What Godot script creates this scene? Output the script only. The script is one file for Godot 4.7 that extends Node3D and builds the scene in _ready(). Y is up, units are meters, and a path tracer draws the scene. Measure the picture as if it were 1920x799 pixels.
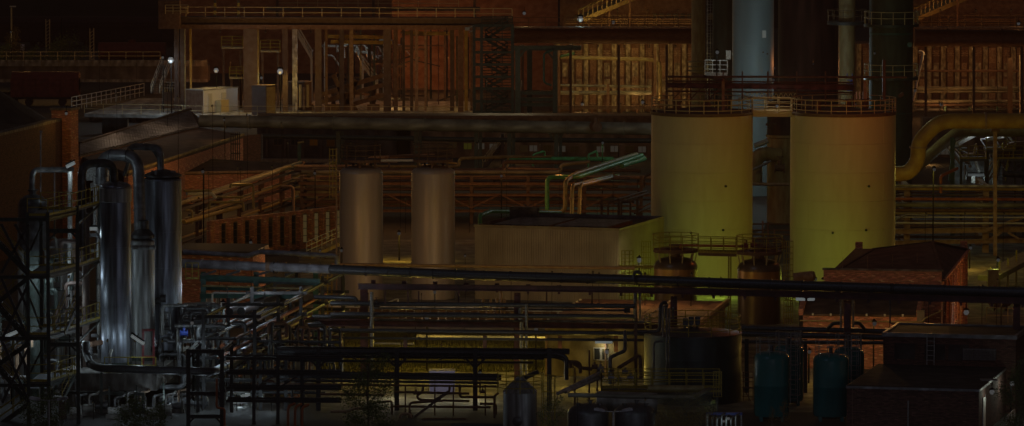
extends Node3D
# An industrial plant at night, seen from a hill through a long lens. Metres, y up, ground at y = 0.

const F := 10000.0            # focal length in pixels of the 1920-wide photograph
const CX := 960.0
const CY := 399.5
const EYE := Vector3(0, 40, 0)
const PITCH := 0.083252

var M := {}                   # materials
var T := {}                   # textures
var taken := {}
var rng := RandomNumberGenerator.new()
var unit_post: ArrayMesh
var unit_box: ArrayMesh

class MB:
	var v := PackedVector3Array()
	var n := PackedVector3Array()
	var ix := PackedInt32Array()
	func tri(a: Vector3, b: Vector3, c: Vector3, na: Vector3, nb: Vector3, nc: Vector3) -> void:
		var k := v.size()
		v.append(a); v.append(b); v.append(c)
		n.append(na); n.append(nb); n.append(nc)
		ix.append(k)
		if (b - a).cross(c - a).dot(na + nb + nc) > 0.0:
			ix.append(k + 2); ix.append(k + 1)
		else:
			ix.append(k + 1); ix.append(k + 2)
	func quad(a: Vector3, b: Vector3, c: Vector3, d: Vector3, nn := Vector3.ZERO) -> void:
		if nn == Vector3.ZERO:
			nn = (b - a).cross(c - a).normalized()
		tri(a, b, c, nn, nn, nn)
		tri(a, c, d, nn, nn, nn)
	func box(c: Vector3, s: Vector3, b := Basis.IDENTITY) -> void:
		var h := s * 0.5
		for k in 3:
			for sg in [-1.0, 1.0]:
				var nn := Vector3.ZERO
				nn[k] = sg
				var u := Vector3.ZERO
				var w := Vector3.ZERO
				u[(k + 1) % 3] = h[(k + 1) % 3]
				w[(k + 2) % 3] = h[(k + 2) % 3]
				var m: Vector3 = nn * h[k]
				quad(c + b * (m - u - w), c + b * (m + u - w), c + b * (m + u + w), c + b * (m - u + w), (b * nn).normalized())
	func beam(a: Vector3, b: Vector3, w: float, h: float) -> void:   # a box along a-b: w across, h upwards
		var z := (b - a).normalized()
		var up := Vector3.UP if absf(z.y) < 0.98 else Vector3.BACK
		var x := up.cross(z).normalized()
		var y := z.cross(x)
		box((a + b) * 0.5, Vector3(w, h, a.distance_to(b)), Basis(x, y, z))
	func ibeam(a: Vector3, b: Vector3, w: float, h: float) -> void:
		var z := (b - a).normalized()
		var up := Vector3.UP if absf(z.y) < 0.98 else Vector3.BACK
		var x := up.cross(z).normalized()
		var y := z.cross(x)
		var t := h * 0.12
		var l := a.distance_to(b)
		var m := (a + b) * 0.5
		var bs := Basis(x, y, z)
		box(m + y * (h - t) * 0.5, Vector3(w, t, l), bs)
		box(m - y * (h - t) * 0.5, Vector3(w, t, l), bs)
		box(m, Vector3(w * 0.14, h - 2 * t, l), bs)
	func ring(path: PackedVector3Array, i: int, r: float, sides: int, fx: Vector3, fy: Vector3) -> Array:
		var out := []
		for k in sides:
			var a := TAU * k / sides
			var d := fx * cos(a) + fy * sin(a)
			out.append([path[i] + d * r, d])
		return out
	func tube(path: PackedVector3Array, r: float, sides := 10, caps := true) -> void:
		if path.size() < 2:
			return
		var z := (path[1] - path[0]).normalized()
		var fx := (Vector3.UP if absf(z.y) < 0.9 else Vector3.RIGHT).cross(z).normalized()
		var prev := []
		var last := path.size() - 1
		for i in path.size():
			var t := (path[mini(i + 1, last)] - path[maxi(i - 1, 0)]).normalized()
			fx = (fx - t * fx.dot(t)).normalized()
			var cur := ring(path, i, r, sides, fx, t.cross(fx))
			if i > 0:
				for k in sides:
					var p: Array = prev[k]
					var q: Array = prev[(k + 1) % sides]
					var s: Array = cur[(k + 1) % sides]
					var u: Array = cur[k]
					tri(p[0], q[0], s[0], p[1], q[1], s[1])
					tri(p[0], s[0], u[0], p[1], s[1], u[1])
			if caps and (i == 0 or i == last):
				var nn := -t if i == 0 else t
				for k in sides:
					tri(path[i], cur[k][0], cur[(k + 1) % sides][0], nn, nn, nn)
			prev = cur
	func cyl(a: Vector3, b: Vector3, r: float, sides := 12, caps := true) -> void:
		tube(PackedVector3Array([a, b]), r, sides, caps)
	func lathe(base: Vector3, profile: Array, sides := 24, tilt := Basis.IDENTITY) -> void:   # profile of [radius, height]; a corner over 35 degrees stays sharp
		for i in profile.size() - 1:
			var p0 := Vector2(profile[i][0], profile[i][1])
			var p1 := Vector2(profile[i + 1][0], profile[i + 1][1])
			var dd := p1 - p0
			if dd.length() < 1e-5:
				continue
			var nn := Vector2(dd.y, -dd.x).normalized()
			var n0 := nn
			var n1 := nn
			if i > 0:
				var e := p0 - Vector2(profile[i - 1][0], profile[i - 1][1])
				var en := Vector2(e.y, -e.x).normalized()
				if en.dot(nn) > 0.8:
					n0 = (en + nn).normalized()
			if i < profile.size() - 2:
				var e2 := Vector2(profile[i + 2][0], profile[i + 2][1]) - p1
				var en2 := Vector2(e2.y, -e2.x).normalized()
				if en2.dot(nn) > 0.8:
					n1 = (en2 + nn).normalized()
			for k in sides:
				var a0 := TAU * k / sides
				var a1 := TAU * (k + 1) / sides
				var d0 := Vector3(cos(a0), 0, sin(a0))
				var d1 := Vector3(cos(a1), 0, sin(a1))
				var up := Vector3.UP
				var A := base + tilt * (d0 * p0.x + up * p0.y)
				var B := base + tilt * (d1 * p0.x + up * p0.y)
				var C := base + tilt * (d1 * p1.x + up * p1.y)
				var D := base + tilt * (d0 * p1.x + up * p1.y)
				var nA := tilt * (d0 * n0.x + up * n0.y)
				var nB := tilt * (d1 * n0.x + up * n0.y)
				var nC := tilt * (d1 * n1.x + up * n1.y)
				var nD := tilt * (d0 * n1.x + up * n1.y)
				if p0.x > 1e-4:
					tri(A, B, C, nA, nB, nC)
				if p1.x > 1e-4:
					tri(A, C, D, nA, nC, nD)
	func commit() -> ArrayMesh:
		var m := ArrayMesh.new()
		var a := []
		a.resize(Mesh.ARRAY_MAX)
		a[Mesh.ARRAY_VERTEX] = v
		a[Mesh.ARRAY_NORMAL] = n
		a[Mesh.ARRAY_INDEX] = ix
		m.add_surface_from_arrays(Mesh.PRIMITIVE_TRIANGLES, a)
		return m

# ---- where things stand -------------------------------------------------
func ray(px: float, py: float) -> Vector3:
	var fwd := Vector3(0, -sin(PITCH), -cos(PITCH))
	var up := Vector3(0, cos(PITCH), -sin(PITCH))
	return fwd + Vector3.RIGHT * ((px - CX) / F) - up * ((py - CY) / F)
func V(px: float, py: float, d: float) -> Vector3:      # the point d metres out (z = -d)
	var r := ray(px, py)
	return EYE + r * (d / -r.z)
func VH(px: float, py: float, h: float) -> Vector3:     # the point h metres above the ground
	var r := ray(px, py)
	return EYE + r * ((h - EYE.y) / r.y)
func G(px: float, d: float) -> Vector3:                 # on the ground, d metres out
	var p := V(px, 0, d)
	return Vector3((px - CX) / F * (d * cos(PITCH) + (EYE.y) * sin(PITCH)), 0, -d)
func hy(py: float, d: float) -> float:
	return V(CX, py, d).y
func m(px: float, d: float) -> float:                   # so many pixels at that distance, in metres
	return px * d / F

# ---- objects ----------------------------------------------------------
func numbered(s: String) -> String:
	if not taken.has(s):
		taken[s] = 0
		return s
	taken[s] += 1
	return "%s_%03d" % [s, taken[s]]
func thing(nm: String, label: String, cat: String, group := "") -> Node3D:
	var o := Node3D.new()
	o.name = numbered(nm)
	o.set_meta("label", label)
	o.set_meta("category", cat)
	if group:
		o.set_meta("group", group)
	add_child(o)
	return o
func world_at(o: Node3D) -> Vector3:
	var p := Vector3.ZERO
	var q: Node = o
	while q != self and q is Node3D:
		p += q.position
		q = q.get_parent()
	return p
func part(par: Node3D, nm: String, mb: MB, mt: Material) -> MeshInstance3D:
	var c := Vector3(1e9, 1e9, 1e9)
	var e := -c
	for p in mb.v:
		c = c.min(p)
		e = e.max(p)
	c = Vector3((c.x + e.x) * 0.5, c.y, (c.z + e.z) * 0.5)
	for i in mb.v.size():
		mb.v[i] -= c
	var o := MeshInstance3D.new()
	o.mesh = mb.commit()
	o.material_override = mt
	o.name = nm if par != self else numbered(nm)
	o.position = c - (world_at(par) if par != self else Vector3.ZERO)
	par.add_child(o, true)
	return o
func structure(nm: String, mb: MB, mt: Material, kind := "structure") -> MeshInstance3D:
	var o := part(self, nm, mb, mt)
	o.set_meta("kind", kind)
	return o
func box_part(par: Node3D, nm: String, c: Vector3, s: Vector3, mt: Material, b := Basis.IDENTITY) -> MeshInstance3D:
	var mb := MB.new()
	mb.box(c, s, b)
	return part(par, nm, mb, mt)
func beam_part(par: Node3D, nm: String, a: Vector3, b: Vector3, w: float, h: float, mt: Material, profile := false) -> MeshInstance3D:
	var mb := MB.new()
	if profile:
		mb.ibeam(a, b, w, h)
	else:
		mb.beam(a, b, w, h)
	return part(par, nm, mb, mt)

func rounded(p: PackedVector3Array, bend: float) -> PackedVector3Array:
	var out := PackedVector3Array()
	for i in p.size():
		if i == 0 or i == p.size() - 1:
			out.append(p[i])
			continue
		var a := p[i - 1] - p[i]
		var b := p[i + 1] - p[i]
		var l := minf(bend, minf(a.length(), b.length()) * 0.48)
		var s := p[i] + a.normalized() * l
		var t := p[i] + b.normalized() * l
		if a.normalized().dot(b.normalized()) < -0.995:
			out.append(p[i])
			continue
		for k in 6:
			var f := k / 5.0
			out.append(s.lerp(p[i], f).lerp(p[i].lerp(t, f), f))
	return out
func pipe_mb(mb: MB, pts: Array, dia: float, bend := 1.3, sides := 10) -> void:   # pts: Vector3s; dia in metres
	mb.tube(rounded(PackedVector3Array(pts), dia * bend), dia * 0.5, sides)
func vs(pts: Array) -> Array:                            # [[px, py, d], ...] -> Vector3s
	var out := []
	for p in pts:
		out.append(V(p[0], p[1], p[2]))
	return out
func pipe(par: Node3D, nm: String, pts: Array, dpx: float, mt: Material, bend := 1.3, sides := 12) -> MeshInstance3D:
	var w := vs(pts)
	var mb := MB.new()
	pipe_mb(mb, w, m(dpx, pts[0][2]), bend, sides)
	return part(par, nm, mb, mt)
func lone_pipe(nm: String, label: String, pts: Array, dpx: float, mt: Material, bend := 1.3, joints := 0, group := "") -> Node3D:
	var t := thing(nm, label, "pipe", group)
	pipe(t, "pipe_run", pts, dpx, mt, bend, 16)
	var w := vs(pts)
	var r := m(dpx, pts[0][2]) * 0.5
	for i in w.size() - 1:                                # flanges along each straight run
		for k in joints:
			var f := (k + 0.6) / (joints + 0.2)
			var q: Vector3 = w[i].lerp(w[i + 1], f)
			var d: Vector3 = (w[i + 1] - w[i]).normalized()
			var mb := MB.new()
			mb.cyl(q - d * r * 0.12, q + d * r * 0.12, r * 1.13, 16)
			part(t, "flange", mb, mt)
	return t

func railing(par: Node3D, pts: Array, h: float, mt: Material, r := 0.03, spacing := 1.4, rails := 2, toe := true) -> MeshInstance3D:   # pts: Vector3s along the foot of the rail
	var mb := MB.new()
	for k in rails:
		var up := Vector3.UP * (h * (k + 1) / rails)
		for i in pts.size() - 1:
			mb.tube(PackedVector3Array([pts[i] + up, pts[i + 1] + up]), r, 6, false)
	if toe:
		for i in pts.size() - 1:
			mb.beam(pts[i] + Vector3.UP * 0.08, pts[i + 1] + Vector3.UP * 0.08, 0.02, 0.14)
	var o := part(par, "railing", mb, mt)
	var base := world_at(o)
	for i in pts.size() - 1:
		var cnt := maxi(1, roundi((pts[i + 1] - pts[i]).length() / spacing))
		for k in cnt + (1 if i == pts.size() - 2 else 0):
			post(o, pts[i].lerp(pts[i + 1], float(k) / cnt) - base, h, r * 1.1, mt)
	return o
func post(par: Node3D, at: Vector3, h: float, r: float, mt: Material) -> void:
	var q := MeshInstance3D.new()
	q.mesh = unit_post
	q.material_override = mt
	q.name = "post"
	q.position = at
	q.scale = Vector3(r, h, r)
	par.add_child(q, true)
func ring_pts(c: Vector3, r: float, count := 24, a0 := 0.0, a1 := TAU) -> Array:
	var out := []
	for k in count + 1:
		var a := lerpf(a0, a1, float(k) / count)
		out.append(c + Vector3(cos(a), 0, sin(a)) * r)
	return out
func ring_rail(par: Node3D, c: Vector3, r: float, h: float, mt: Material, thick := 0.03, posts := 20, rails := 3) -> void:
	var pts := ring_pts(c, r, 40)
	var mb := MB.new()
	for k in rails:
		var q := PackedVector3Array()
		for p in pts:
			q.append(p + Vector3.UP * (h * (k + 0.12 + 0.88) / rails if k > 0 else (h * 0.30 if rails > 2 else h * 0.5)))
		mb.tube(q, thick, 6, false)
	var o := part(par, "railing", mb, mt)
	var base := world_at(o)
	for k in posts:
		var a := TAU * (k + 0.5) / posts
		post(o, c + Vector3(cos(a), 0, sin(a)) * r - base, h, thick * 1.1, mt)
func ladder(par: Node3D, foot: Vector3, h: float, side: Vector3, mt: Material, cage := true, out := Vector3(0, 0, 1), w := 0.45) -> void:
	var mb := MB.new()
	for s in [-0.5, 0.5]:
		mb.beam(foot + side * w * s, foot + side * w * s + Vector3.UP * h, 0.05, 0.05)
	var k := 0.3
	while k < h:
		mb.beam(foot + side * w * -0.5 + Vector3.UP * k, foot + side * w * 0.5 + Vector3.UP * k, 0.03, 0.03)
		k += 0.3
	var o := part(par, "ladder", mb, mt)
	if cage:
		var cg := MB.new()
		var hoops := int(h / 1.0)
		for i in hoops + 1:
			var y := lerpf(0.6, h, float(i) / maxi(1, hoops))
			var q := PackedVector3Array()
			for j in 9:
				var a := lerpf(0, PI, j / 8.0)
				q.append(foot + Vector3.UP * y + side * cos(a) * 0.38 + out * sin(a) * 0.7)
			cg.tube(q, 0.025, 5, false)
		for j in [0, 2, 4, 6, 8]:
			var a := lerpf(0, PI, j / 8.0)
			var d := side * cos(a) * 0.38 + out * sin(a) * 0.7
			cg.tube(PackedVector3Array([foot + d + Vector3.UP * 0.6, foot + d + Vector3.UP * h]), 0.02, 5, false)
		part(o, "cage", cg, mt)
func stair(par: Node3D, a: Vector3, b: Vector3, across: Vector3, steel: Material, rail: Material, rr := 0.03) -> void:   # a foot, b head: one side of the flight; across leads to the other side
	var o: MeshInstance3D
	for s in [0.0, 1.0]:
		o = beam_part(par, "stringer", a + across * s, b + across * s, 0.06, 0.26, steel)
	var cnt := maxi(2, int(absf(b.y - a.y) / 0.22))
	var base := world_at(o)
	var run := (b - a)
	run.y = 0
	for k in cnt:
		var c := a.lerp(b, (k + 0.5) / cnt) + across * 0.5
		var q := MeshInstance3D.new()
		q.mesh = unit_box
		q.material_override = M.grating
		q.name = "tread"
		q.position = c - base
		var x := across.normalized()
		var z := x.cross(Vector3.UP)
		q.basis = Basis(x * (across.length() - 0.08), Vector3.UP * 0.04, z * 0.26)
		o.add_child(q, true)
	for s in [0.0, 1.0]:
		var mb := MB.new()
		for k in [0.5, 1.0]:
			mb.tube(PackedVector3Array([a + across * s + Vector3.UP * k, b + across * s + Vector3.UP * k]), rr, 6, false)
		var hr := part(par, "handrail", mb, rail)
		var hb := world_at(hr)
		for k in 3:
			post(hr, a.lerp(b, k / 2.0) + across * s - hb, 1.0, rr, rail)
func wheel(par: Node3D, c: Vector3, r: float, ax: Vector3, mt: Material) -> void:        # a valve's handwheel
	var mb := MB.new()
	var u := (Vector3.UP if absf(ax.y) < 0.9 else Vector3.RIGHT).cross(ax).normalized()
	var w := ax.cross(u)
	var q := PackedVector3Array()
	for k in 13:
		q.append(c + (u * cos(TAU * k / 12) + w * sin(TAU * k / 12)) * r)
	mb.tube(q, r * 0.1, 6, false)
	for k in 3:
		var d := u * cos(PI * k / 3) + w * sin(PI * k / 3)
		mb.beam(c - d * r, c + d * r, r * 0.1, r * 0.1)
	part(par, "handwheel", mb, mt)
func valve(nm_label: String, p: Vector3, r: float, d: Vector3, mt: Material, wheel_mat: Material) -> void:
	var t := thing("valve", nm_label, "valve")
	valve_parts(t, p, r, d, mt, wheel_mat)
func valve_parts(t: Node3D, p: Vector3, r: float, d: Vector3, mt: Material, wheel_mat: Material) -> void:
	var mb := MB.new()
	for s in [-1.0, 1.0]:
		mb.cyl(p + d * r * (1.4 * s - 0.12), p + d * r * (1.4 * s + 0.12), r * 1.45, 14)
	mb.cyl(p - d * r * 1.4, p + d * r * 1.4, r * 1.02, 14)
	mb.cyl(p, p + Vector3.UP * r * 2.2, r * 0.62, 12)
	mb.cyl(p + Vector3.UP * r * 2.1, p + Vector3.UP * r * 3.4, r * 0.14, 8)
	part(t, "valve_body", mb, mt)
	wheel(t, p + Vector3.UP * r * 3.3, r * 0.9, Vector3.UP, wheel_mat)

# ---- lamps -----------------------------------------------------------
func omni(par: Node3D, at: Vector3, col: Color, energy: float, size := 0.15) -> void:
	var l := OmniLight3D.new()
	l.name = "lamp_light"
	l.light_color = col
	l.light_energy = 3.0 * pow(energy, 0.75)
	l.light_size = size
	l.omni_range = 160.0
	l.omni_attenuation = 2.0
	l.shadow_enabled = true
	l.position = at - world_at(par)
	par.add_child(l, true)
func glow(col: Color, e: float) -> StandardMaterial3D:
	var k := "glow%s%.2f" % [col.to_html(false), e]
	if not M.has(k):
		var s := StandardMaterial3D.new()
		s.albedo_color = Color(0.08, 0.08, 0.08)
		s.roughness = 1.0
		s.metallic_specular = 0.0
		s.emission_enabled = true
		s.emission = col
		s.emission_energy_multiplier = e
		M[k] = s
	return M[k]
func flood(label: String, p: Vector3, col: Color, energy: float, hold := "pole", r := 0.2, e := 1.0, glass_col := Color(1, 1, 1)) -> Node3D:   # hold: pole to the ground, or an arm of metres as Vector3
	var t := thing("floodlight", label, "lamp", "lit lamps of the plant")
	var mb := MB.new()
	mb.lathe(p, [[0.0, -r], [r * 0.6, -r * 0.8], [r, 0.0], [r * 0.6, r * 0.8], [0.0, r]], 12)
	part(t, "lamp_bulb", mb, glow(glass_col, e))
	var hd := MB.new()
	hd.lathe(p + Vector3.UP * r * 0.9, [[r * 1.1, 0.0], [r * 1.05, r * 0.3], [r * 0.4, r * 0.6], [0.0, r * 0.65]], 12)
	part(t, "lamp_hood", hd, M.lamp_black)
	if hold == "pole":
		var pl := MB.new()
		var foot := Vector3(p.x, 0.0, p.z - 0.8)
		pl.tube(rounded(PackedVector3Array([foot, Vector3(foot.x, p.y + r * 1.5, foot.z), p + Vector3.UP * r * 1.5]), 0.3), 0.06 if r > 0.11 else 0.022, 6)
		part(t, "pole", pl, M.lamp_black)
	elif hold == "hang":
		var br := MB.new()
		br.cyl(p + Vector3.UP * r * 1.2, p + Vector3.UP * (r * 1.2 + 0.5), 0.03, 6)
		part(t, "bracket", br, M.lamp_black)
	omni(t, p if r < 0.25 else p + Vector3(0, -r * 0.6, r * 1.3), col, energy, 0.2)
	return t
func tube_lamp(label: String, a: Vector3, b: Vector3, col: Color, energy: float, e := 2.4, pole := false, r := 0.11) -> Node3D:   # a fluorescent fitting from a to b
	var t := thing("tube_lamp", label, "lamp", "lit lamps of the plant")
	var mb := MB.new()
	mb.tube(PackedVector3Array([a, b]), r, 10)
	part(t, "lamp_tube", mb, glow(Color(0.95, 1.0, 1.0), e))
	beam_part(t, "lamp_housing", a + Vector3.UP * (r + 0.06), b + Vector3.UP * (r + 0.06), r * 2.8, 0.08, M.lamp_black)
	var c := (a + b) * 0.5
	var pl := MB.new()
	var top := c + Vector3(0, r + 0.1, 0)
	if pole:
		pl.tube(PackedVector3Array([Vector3(c.x, 0, c.z - 0.2), Vector3(c.x, top.y, c.z - 0.2)]), 0.04, 8)
		pl.tube(PackedVector3Array([Vector3(c.x, top.y - 0.02, c.z - 0.22), top]), 0.04, 8)
	else:
		pl.tube(PackedVector3Array([top, top + Vector3(0, 0.1, -0.5)]), 0.03, 6)
	part(t, "pole" if pole else "bracket", pl, M.lamp_black)
	omni(t, c + Vector3(0, -0.3, 0.25), col, energy, 0.2)
	return t

# ---- a turned frame for a building --------------------------------------
func frame(o: Vector3, deg: float) -> Dictionary:
	var a := deg_to_rad(deg)
	return {"o": o, "x": Vector3(cos(a), 0, sin(a)), "z": Vector3(sin(a), 0, -cos(a)), "b": Basis(Vector3(cos(a), 0, sin(a)), Vector3.UP, Vector3(-sin(a), 0, cos(a)))}
func L(f: Dictionary, a: float, b: float, h: float) -> Vector3:    # a to the right, b back, h up
	return f.o + f.x * a + f.z * b + Vector3.UP * h
func fbox(mb: MB, f: Dictionary, a0: float, a1: float, b0: float, b1: float, h0: float, h1: float) -> void:
	mb.box(L(f, (a0 + a1) * 0.5, (b0 + b1) * 0.5, (h0 + h1) * 0.5), Vector3(absf(a1 - a0), absf(h1 - h0), absf(b1 - b0)), f.b)
func fpart(par: Node3D, nm: String, f: Dictionary, a0: float, a1: float, b0: float, b1: float, h0: float, h1: float, mt: Material) -> MeshInstance3D:
	var mb := MB.new()
	fbox(mb, f, a0, a1, b0, b1, h0, h1)
	return part(par, nm, mb, mt)

# ---- materials ----------------------------------------------------------
func noise_tex(nm: String, freq: float, oct: int, lo: Color, hi: Color, size := 512, sd := 1, typ := FastNoiseLite.TYPE_SIMPLEX_SMOOTH, normal := false, bump := 4.0) -> void:
	var n := FastNoiseLite.new()
	n.seed = sd
	n.noise_type = typ
	n.frequency = freq
	n.fractal_octaves = oct
	var t := NoiseTexture2D.new()
	t.width = size
	t.height = size
	t.seamless = true
	t.noise = n
	if normal:
		t.as_normal_map = true
		t.bump_strength = bump
	else:
		var g := Gradient.new()
		g.set_color(0, lo)
		g.set_color(1, hi)
		t.color_ramp = g
	T[nm] = t
func mat(nm: String, lin: Color, rough: float, metal := 0.0, tex := "", sc := Vector3(0.3, 0.3, 0.3), nrm := "", nscale := 0.3) -> StandardMaterial3D:
	var s := StandardMaterial3D.new()
	s.resource_name = nm
	s.albedo_color = lin.linear_to_srgb()
	s.roughness = rough
	s.metallic = metal
	if tex:
		s.albedo_texture = T[tex]
	if nrm:
		s.normal_enabled = true
		s.normal_texture = T[nrm]
		s.normal_scale = nscale
	if tex or nrm:
		s.uv1_triplanar = true
		s.uv1_world_triplanar = true
		s.uv1_scale = sc
	M[nm] = s
	return s
func brick_tex(nm: String, sd: int, base: Color, mortar: Color, spread: float) -> void:
	var im := Image.create(512, 512, false, Image.FORMAT_RGB8)
	im.fill(mortar)
	var r := RandomNumberGenerator.new()
	r.seed = sd
	for row in 28:
		var y0 := int(row * 512 / 28.0)
		var y1 := int((row + 1) * 512 / 28.0)
		var sh := 32 if row % 2 else 0
		for k in 8:
			var f := 1.0 + r.randf_range(-spread, spread)
			if r.randf() < 0.06:
				f *= 1.5
			var c := Color(base.r * f, base.g * f * r.randf_range(0.92, 1.05), base.b * f)
			var x0 := k * 64 + sh
			im.fill_rect(Rect2i(x0 % 512, y0, mini(60, 512 - x0 % 512), y1 - y0 - 3), c)
			if x0 % 512 + 60 > 512:
				im.fill_rect(Rect2i(0, y0, x0 % 512 + 60 - 512, y1 - y0 - 3), c)
	T[nm] = ImageTexture.create_from_image(im)
func make_materials() -> void:
	noise_tex("grime", 0.006, 5, Color(0.42, 0.40, 0.38), Color(1, 1, 1), 512, 3)
	noise_tex("speck", 0.03, 4, Color(0.55, 0.53, 0.5), Color(1, 1, 1), 512, 7)
	noise_tex("rusty", 0.012, 5, Color(0.75, 0.63, 0.55), Color(1, 1, 1), 512, 11)
	noise_tex("patch", 0.01, 4, Color(0.35, 0.36, 0.36), Color(1, 1, 1), 512, 23, FastNoiseLite.TYPE_CELLULAR)
	noise_tex("soft", 0.004, 3, Color(0.8, 0.78, 0.75), Color(1, 1, 1), 512, 31)
	noise_tex("streak", 0.012, 4, Color(0.945, 0.93, 0.9), Color(1, 1, 1), 512, 41)
	noise_tex("wavy", 0.01, 2, Color.BLACK, Color.WHITE, 512, 5, FastNoiseLite.TYPE_SIMPLEX_SMOOTH, true, 8.0)
	noise_tex("rough_n", 0.05, 4, Color.BLACK, Color.WHITE, 512, 9, FastNoiseLite.TYPE_SIMPLEX_SMOOTH, true, 6.0)
	brick_tex("bricks", 4, Color(0.74, 0.54, 0.46), Color(0.6, 0.56, 0.52), 0.22)
	brick_tex("bricks_dark", 5, Color(0.62, 0.5, 0.46), Color(0.36, 0.33, 0.31), 0.3)
	mat("asphalt", Color(0.06, 0.057, 0.055), 0.9, 0, "speck", Vector3(0.35, 0.35, 0.35), "rough_n", 0.4)
	mat("paving", Color(0.28, 0.26, 0.2), 0.85, 0, "grime", Vector3(0.12, 0.12, 0.12), "rough_n", 0.3)
	mat("grass", Color(0.14, 0.125, 0.04), 0.95, 0, "speck", Vector3(0.25, 0.25, 0.25))
	mat("blade", Color(0.15, 0.135, 0.04), 0.9)
	mat("earth", Color(0.05, 0.035, 0.025), 0.95, 0, "grime", Vector3(0.02, 0.02, 0.02))
	mat("concrete", Color(0.28, 0.26, 0.24), 0.85, 0, "grime", Vector3(0.35, 0.12, 0.35), "rough_n", 0.25)
	mat("pale_deck", Color(0.62, 0.61, 0.57), 0.8, 0, "grime", Vector3(0.2, 0.2, 0.2))
	mat("black_steel", Color(0.05, 0.05, 0.053), 0.55, 0, "speck", Vector3(0.5, 0.5, 0.5))
	mat("black_pipe", Color(0.085, 0.09, 0.1), 0.38, 0, "speck", Vector3(0.4, 0.4, 0.4), "wavy", 0.15)
	mat("green_steel", Color(0.045, 0.07, 0.064), 0.5, 0, "rusty", Vector3(0.3, 0.3, 0.3))
	mat("teal_steel", Color(0.05, 0.17, 0.15), 0.5, 0, "rusty", Vector3(0.2, 0.2, 0.2))
	mat("purple_steel", Color(0.16, 0.055, 0.06), 0.55, 0, "grime", Vector3(0.3, 0.3, 0.3))
	mat("red_steel", Color(0.3, 0.035, 0.045), 0.5, 0, "speck", Vector3(0.3, 0.3, 0.3))
	mat("rust", Color(0.19, 0.12, 0.08), 0.75, 0, "rusty", Vector3(0.25, 0.25, 0.25), "rough_n", 0.3)
	mat("rust_light", Color(0.38, 0.28, 0.19), 0.65, 0, "rusty", Vector3(0.25, 0.25, 0.25))
	mat("brown_steel", Color(0.11, 0.078, 0.066), 0.6, 0, "rusty", Vector3(0.2, 0.2, 0.2))
	mat("dark_main", Color(0.15, 0.085, 0.065), 0.65, 0, "rusty", Vector3(0.12, 0.4, 0.12), "rough_n", 0.4)
	mat("yellow", Color(0.5, 0.39, 0.03), 0.5, 0, "speck", Vector3(0.6, 0.6, 0.6))
	mat("rail_tan", Color(0.5, 0.4, 0.2), 0.55)
	mat("rail_dark", Color(0.13, 0.08, 0.04), 0.6)
	mat("rail_pale", Color(0.5, 0.48, 0.42), 0.5)
	mat("galvanised", Color(0.4, 0.41, 0.42), 0.5, 0.5, "speck", Vector3(0.5, 0.5, 0.5))
	mat("lamp_grey", Color(0.35, 0.36, 0.37), 0.5)
	mat("lamp_black", Color(0.008, 0.008, 0.008), 1.0)
	M.lamp_black.metallic_specular = 0.1
	mat("grating", Color(0.09, 0.09, 0.085), 0.7, 0.2)
	mat("stainless", Color(0.33, 0.36, 0.43), 0.38, 0.7, "grime", Vector3(0.9, 0.06, 0.9), "wavy", 0.16)
	mat("stainless_dull", Color(0.45, 0.46, 0.46), 0.46, 0.55, "grime", Vector3(0.8, 0.06, 0.8), "wavy", 0.16)
	mat("duct_grey", Color(0.3, 0.31, 0.33), 0.42, 0.5, "grime", Vector3(0.4, 0.4, 0.4), "wavy", 0.3)
	mat("dark_duct", Color(0.12, 0.122, 0.13), 0.4, 0.4, "grime", Vector3(0.4, 0.4, 0.4), "wavy", 0.3)
	mat("lagging", Color(0.56, 0.56, 0.62), 0.5, 0.1, "grime", Vector3(0.3, 0.3, 0.3), "wavy", 0.2)
	mat("pale_vessel", Color(0.5, 0.5, 0.46), 0.5, 0.1, "grime", Vector3(0.25, 0.08, 0.25))
	mat("white_metal", Color(0.62, 0.62, 0.6), 0.45, 0.1, "speck", Vector3(0.4, 0.4, 0.4))
	mat("cream_tank", Color(0.64, 0.56, 0.3), 0.55, 0, "streak", Vector3(0.22, 0.05, 0.22))
	mat("beige_silo", Color(0.5, 0.42, 0.33), 0.42, 0.25, "streak", Vector3(0.6, 0.05, 0.6), "wavy", 0.12)
	mat("vessel_brown", Color(0.2, 0.14, 0.09), 0.3, 0.5, "soft", Vector3(0.4, 0.1, 0.4), "wavy", 0.15)
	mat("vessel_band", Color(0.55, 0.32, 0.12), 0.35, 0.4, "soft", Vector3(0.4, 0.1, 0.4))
	mat("green_tank", Color(0.014, 0.17, 0.18), 0.2, 0, "soft", Vector3(0.3, 0.1, 0.3))
	mat("dark_green_tank", Color(0.055, 0.09, 0.085), 0.5, 0, "grime", Vector3(0.2, 0.06, 0.2))
	mat("dark_tank", Color(0.06, 0.06, 0.07), 0.4, 0.1, "speck", Vector3(0.3, 0.3, 0.3))
	mat("olive_pipe", Color(0.34, 0.34, 0.26), 0.55, 0, "grime", Vector3(0.1, 0.3, 0.1))
	mat("green_pipe", Color(0.1, 0.42, 0.17), 0.45, 0, "rusty", Vector3(0.2, 0.2, 0.2))
	mat("tan_pipe", Color(0.34, 0.31, 0.14), 0.5, 0, "rusty", Vector3(0.2, 0.2, 0.2))
	mat("yellow_duct", Color(0.5, 0.36, 0.07), 0.55, 0, "rusty", Vector3(0.12, 0.12, 0.12))
	mat("orange_pipe", Color(0.42, 0.13, 0.04), 0.5, 0, "rusty", Vector3(0.3, 0.3, 0.3))
	mat("blue_paint", Color(0.03, 0.06, 0.3), 0.4)
	mat("brick", Color(0.8, 0.66, 0.56), 0.9, 0, "bricks", Vector3(0.5, 0.5, 0.5))
	mat("brick_dark", Color(0.24, 0.19, 0.17), 0.9, 0, "bricks_dark", Vector3(0.5, 0.5, 0.5))
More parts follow.
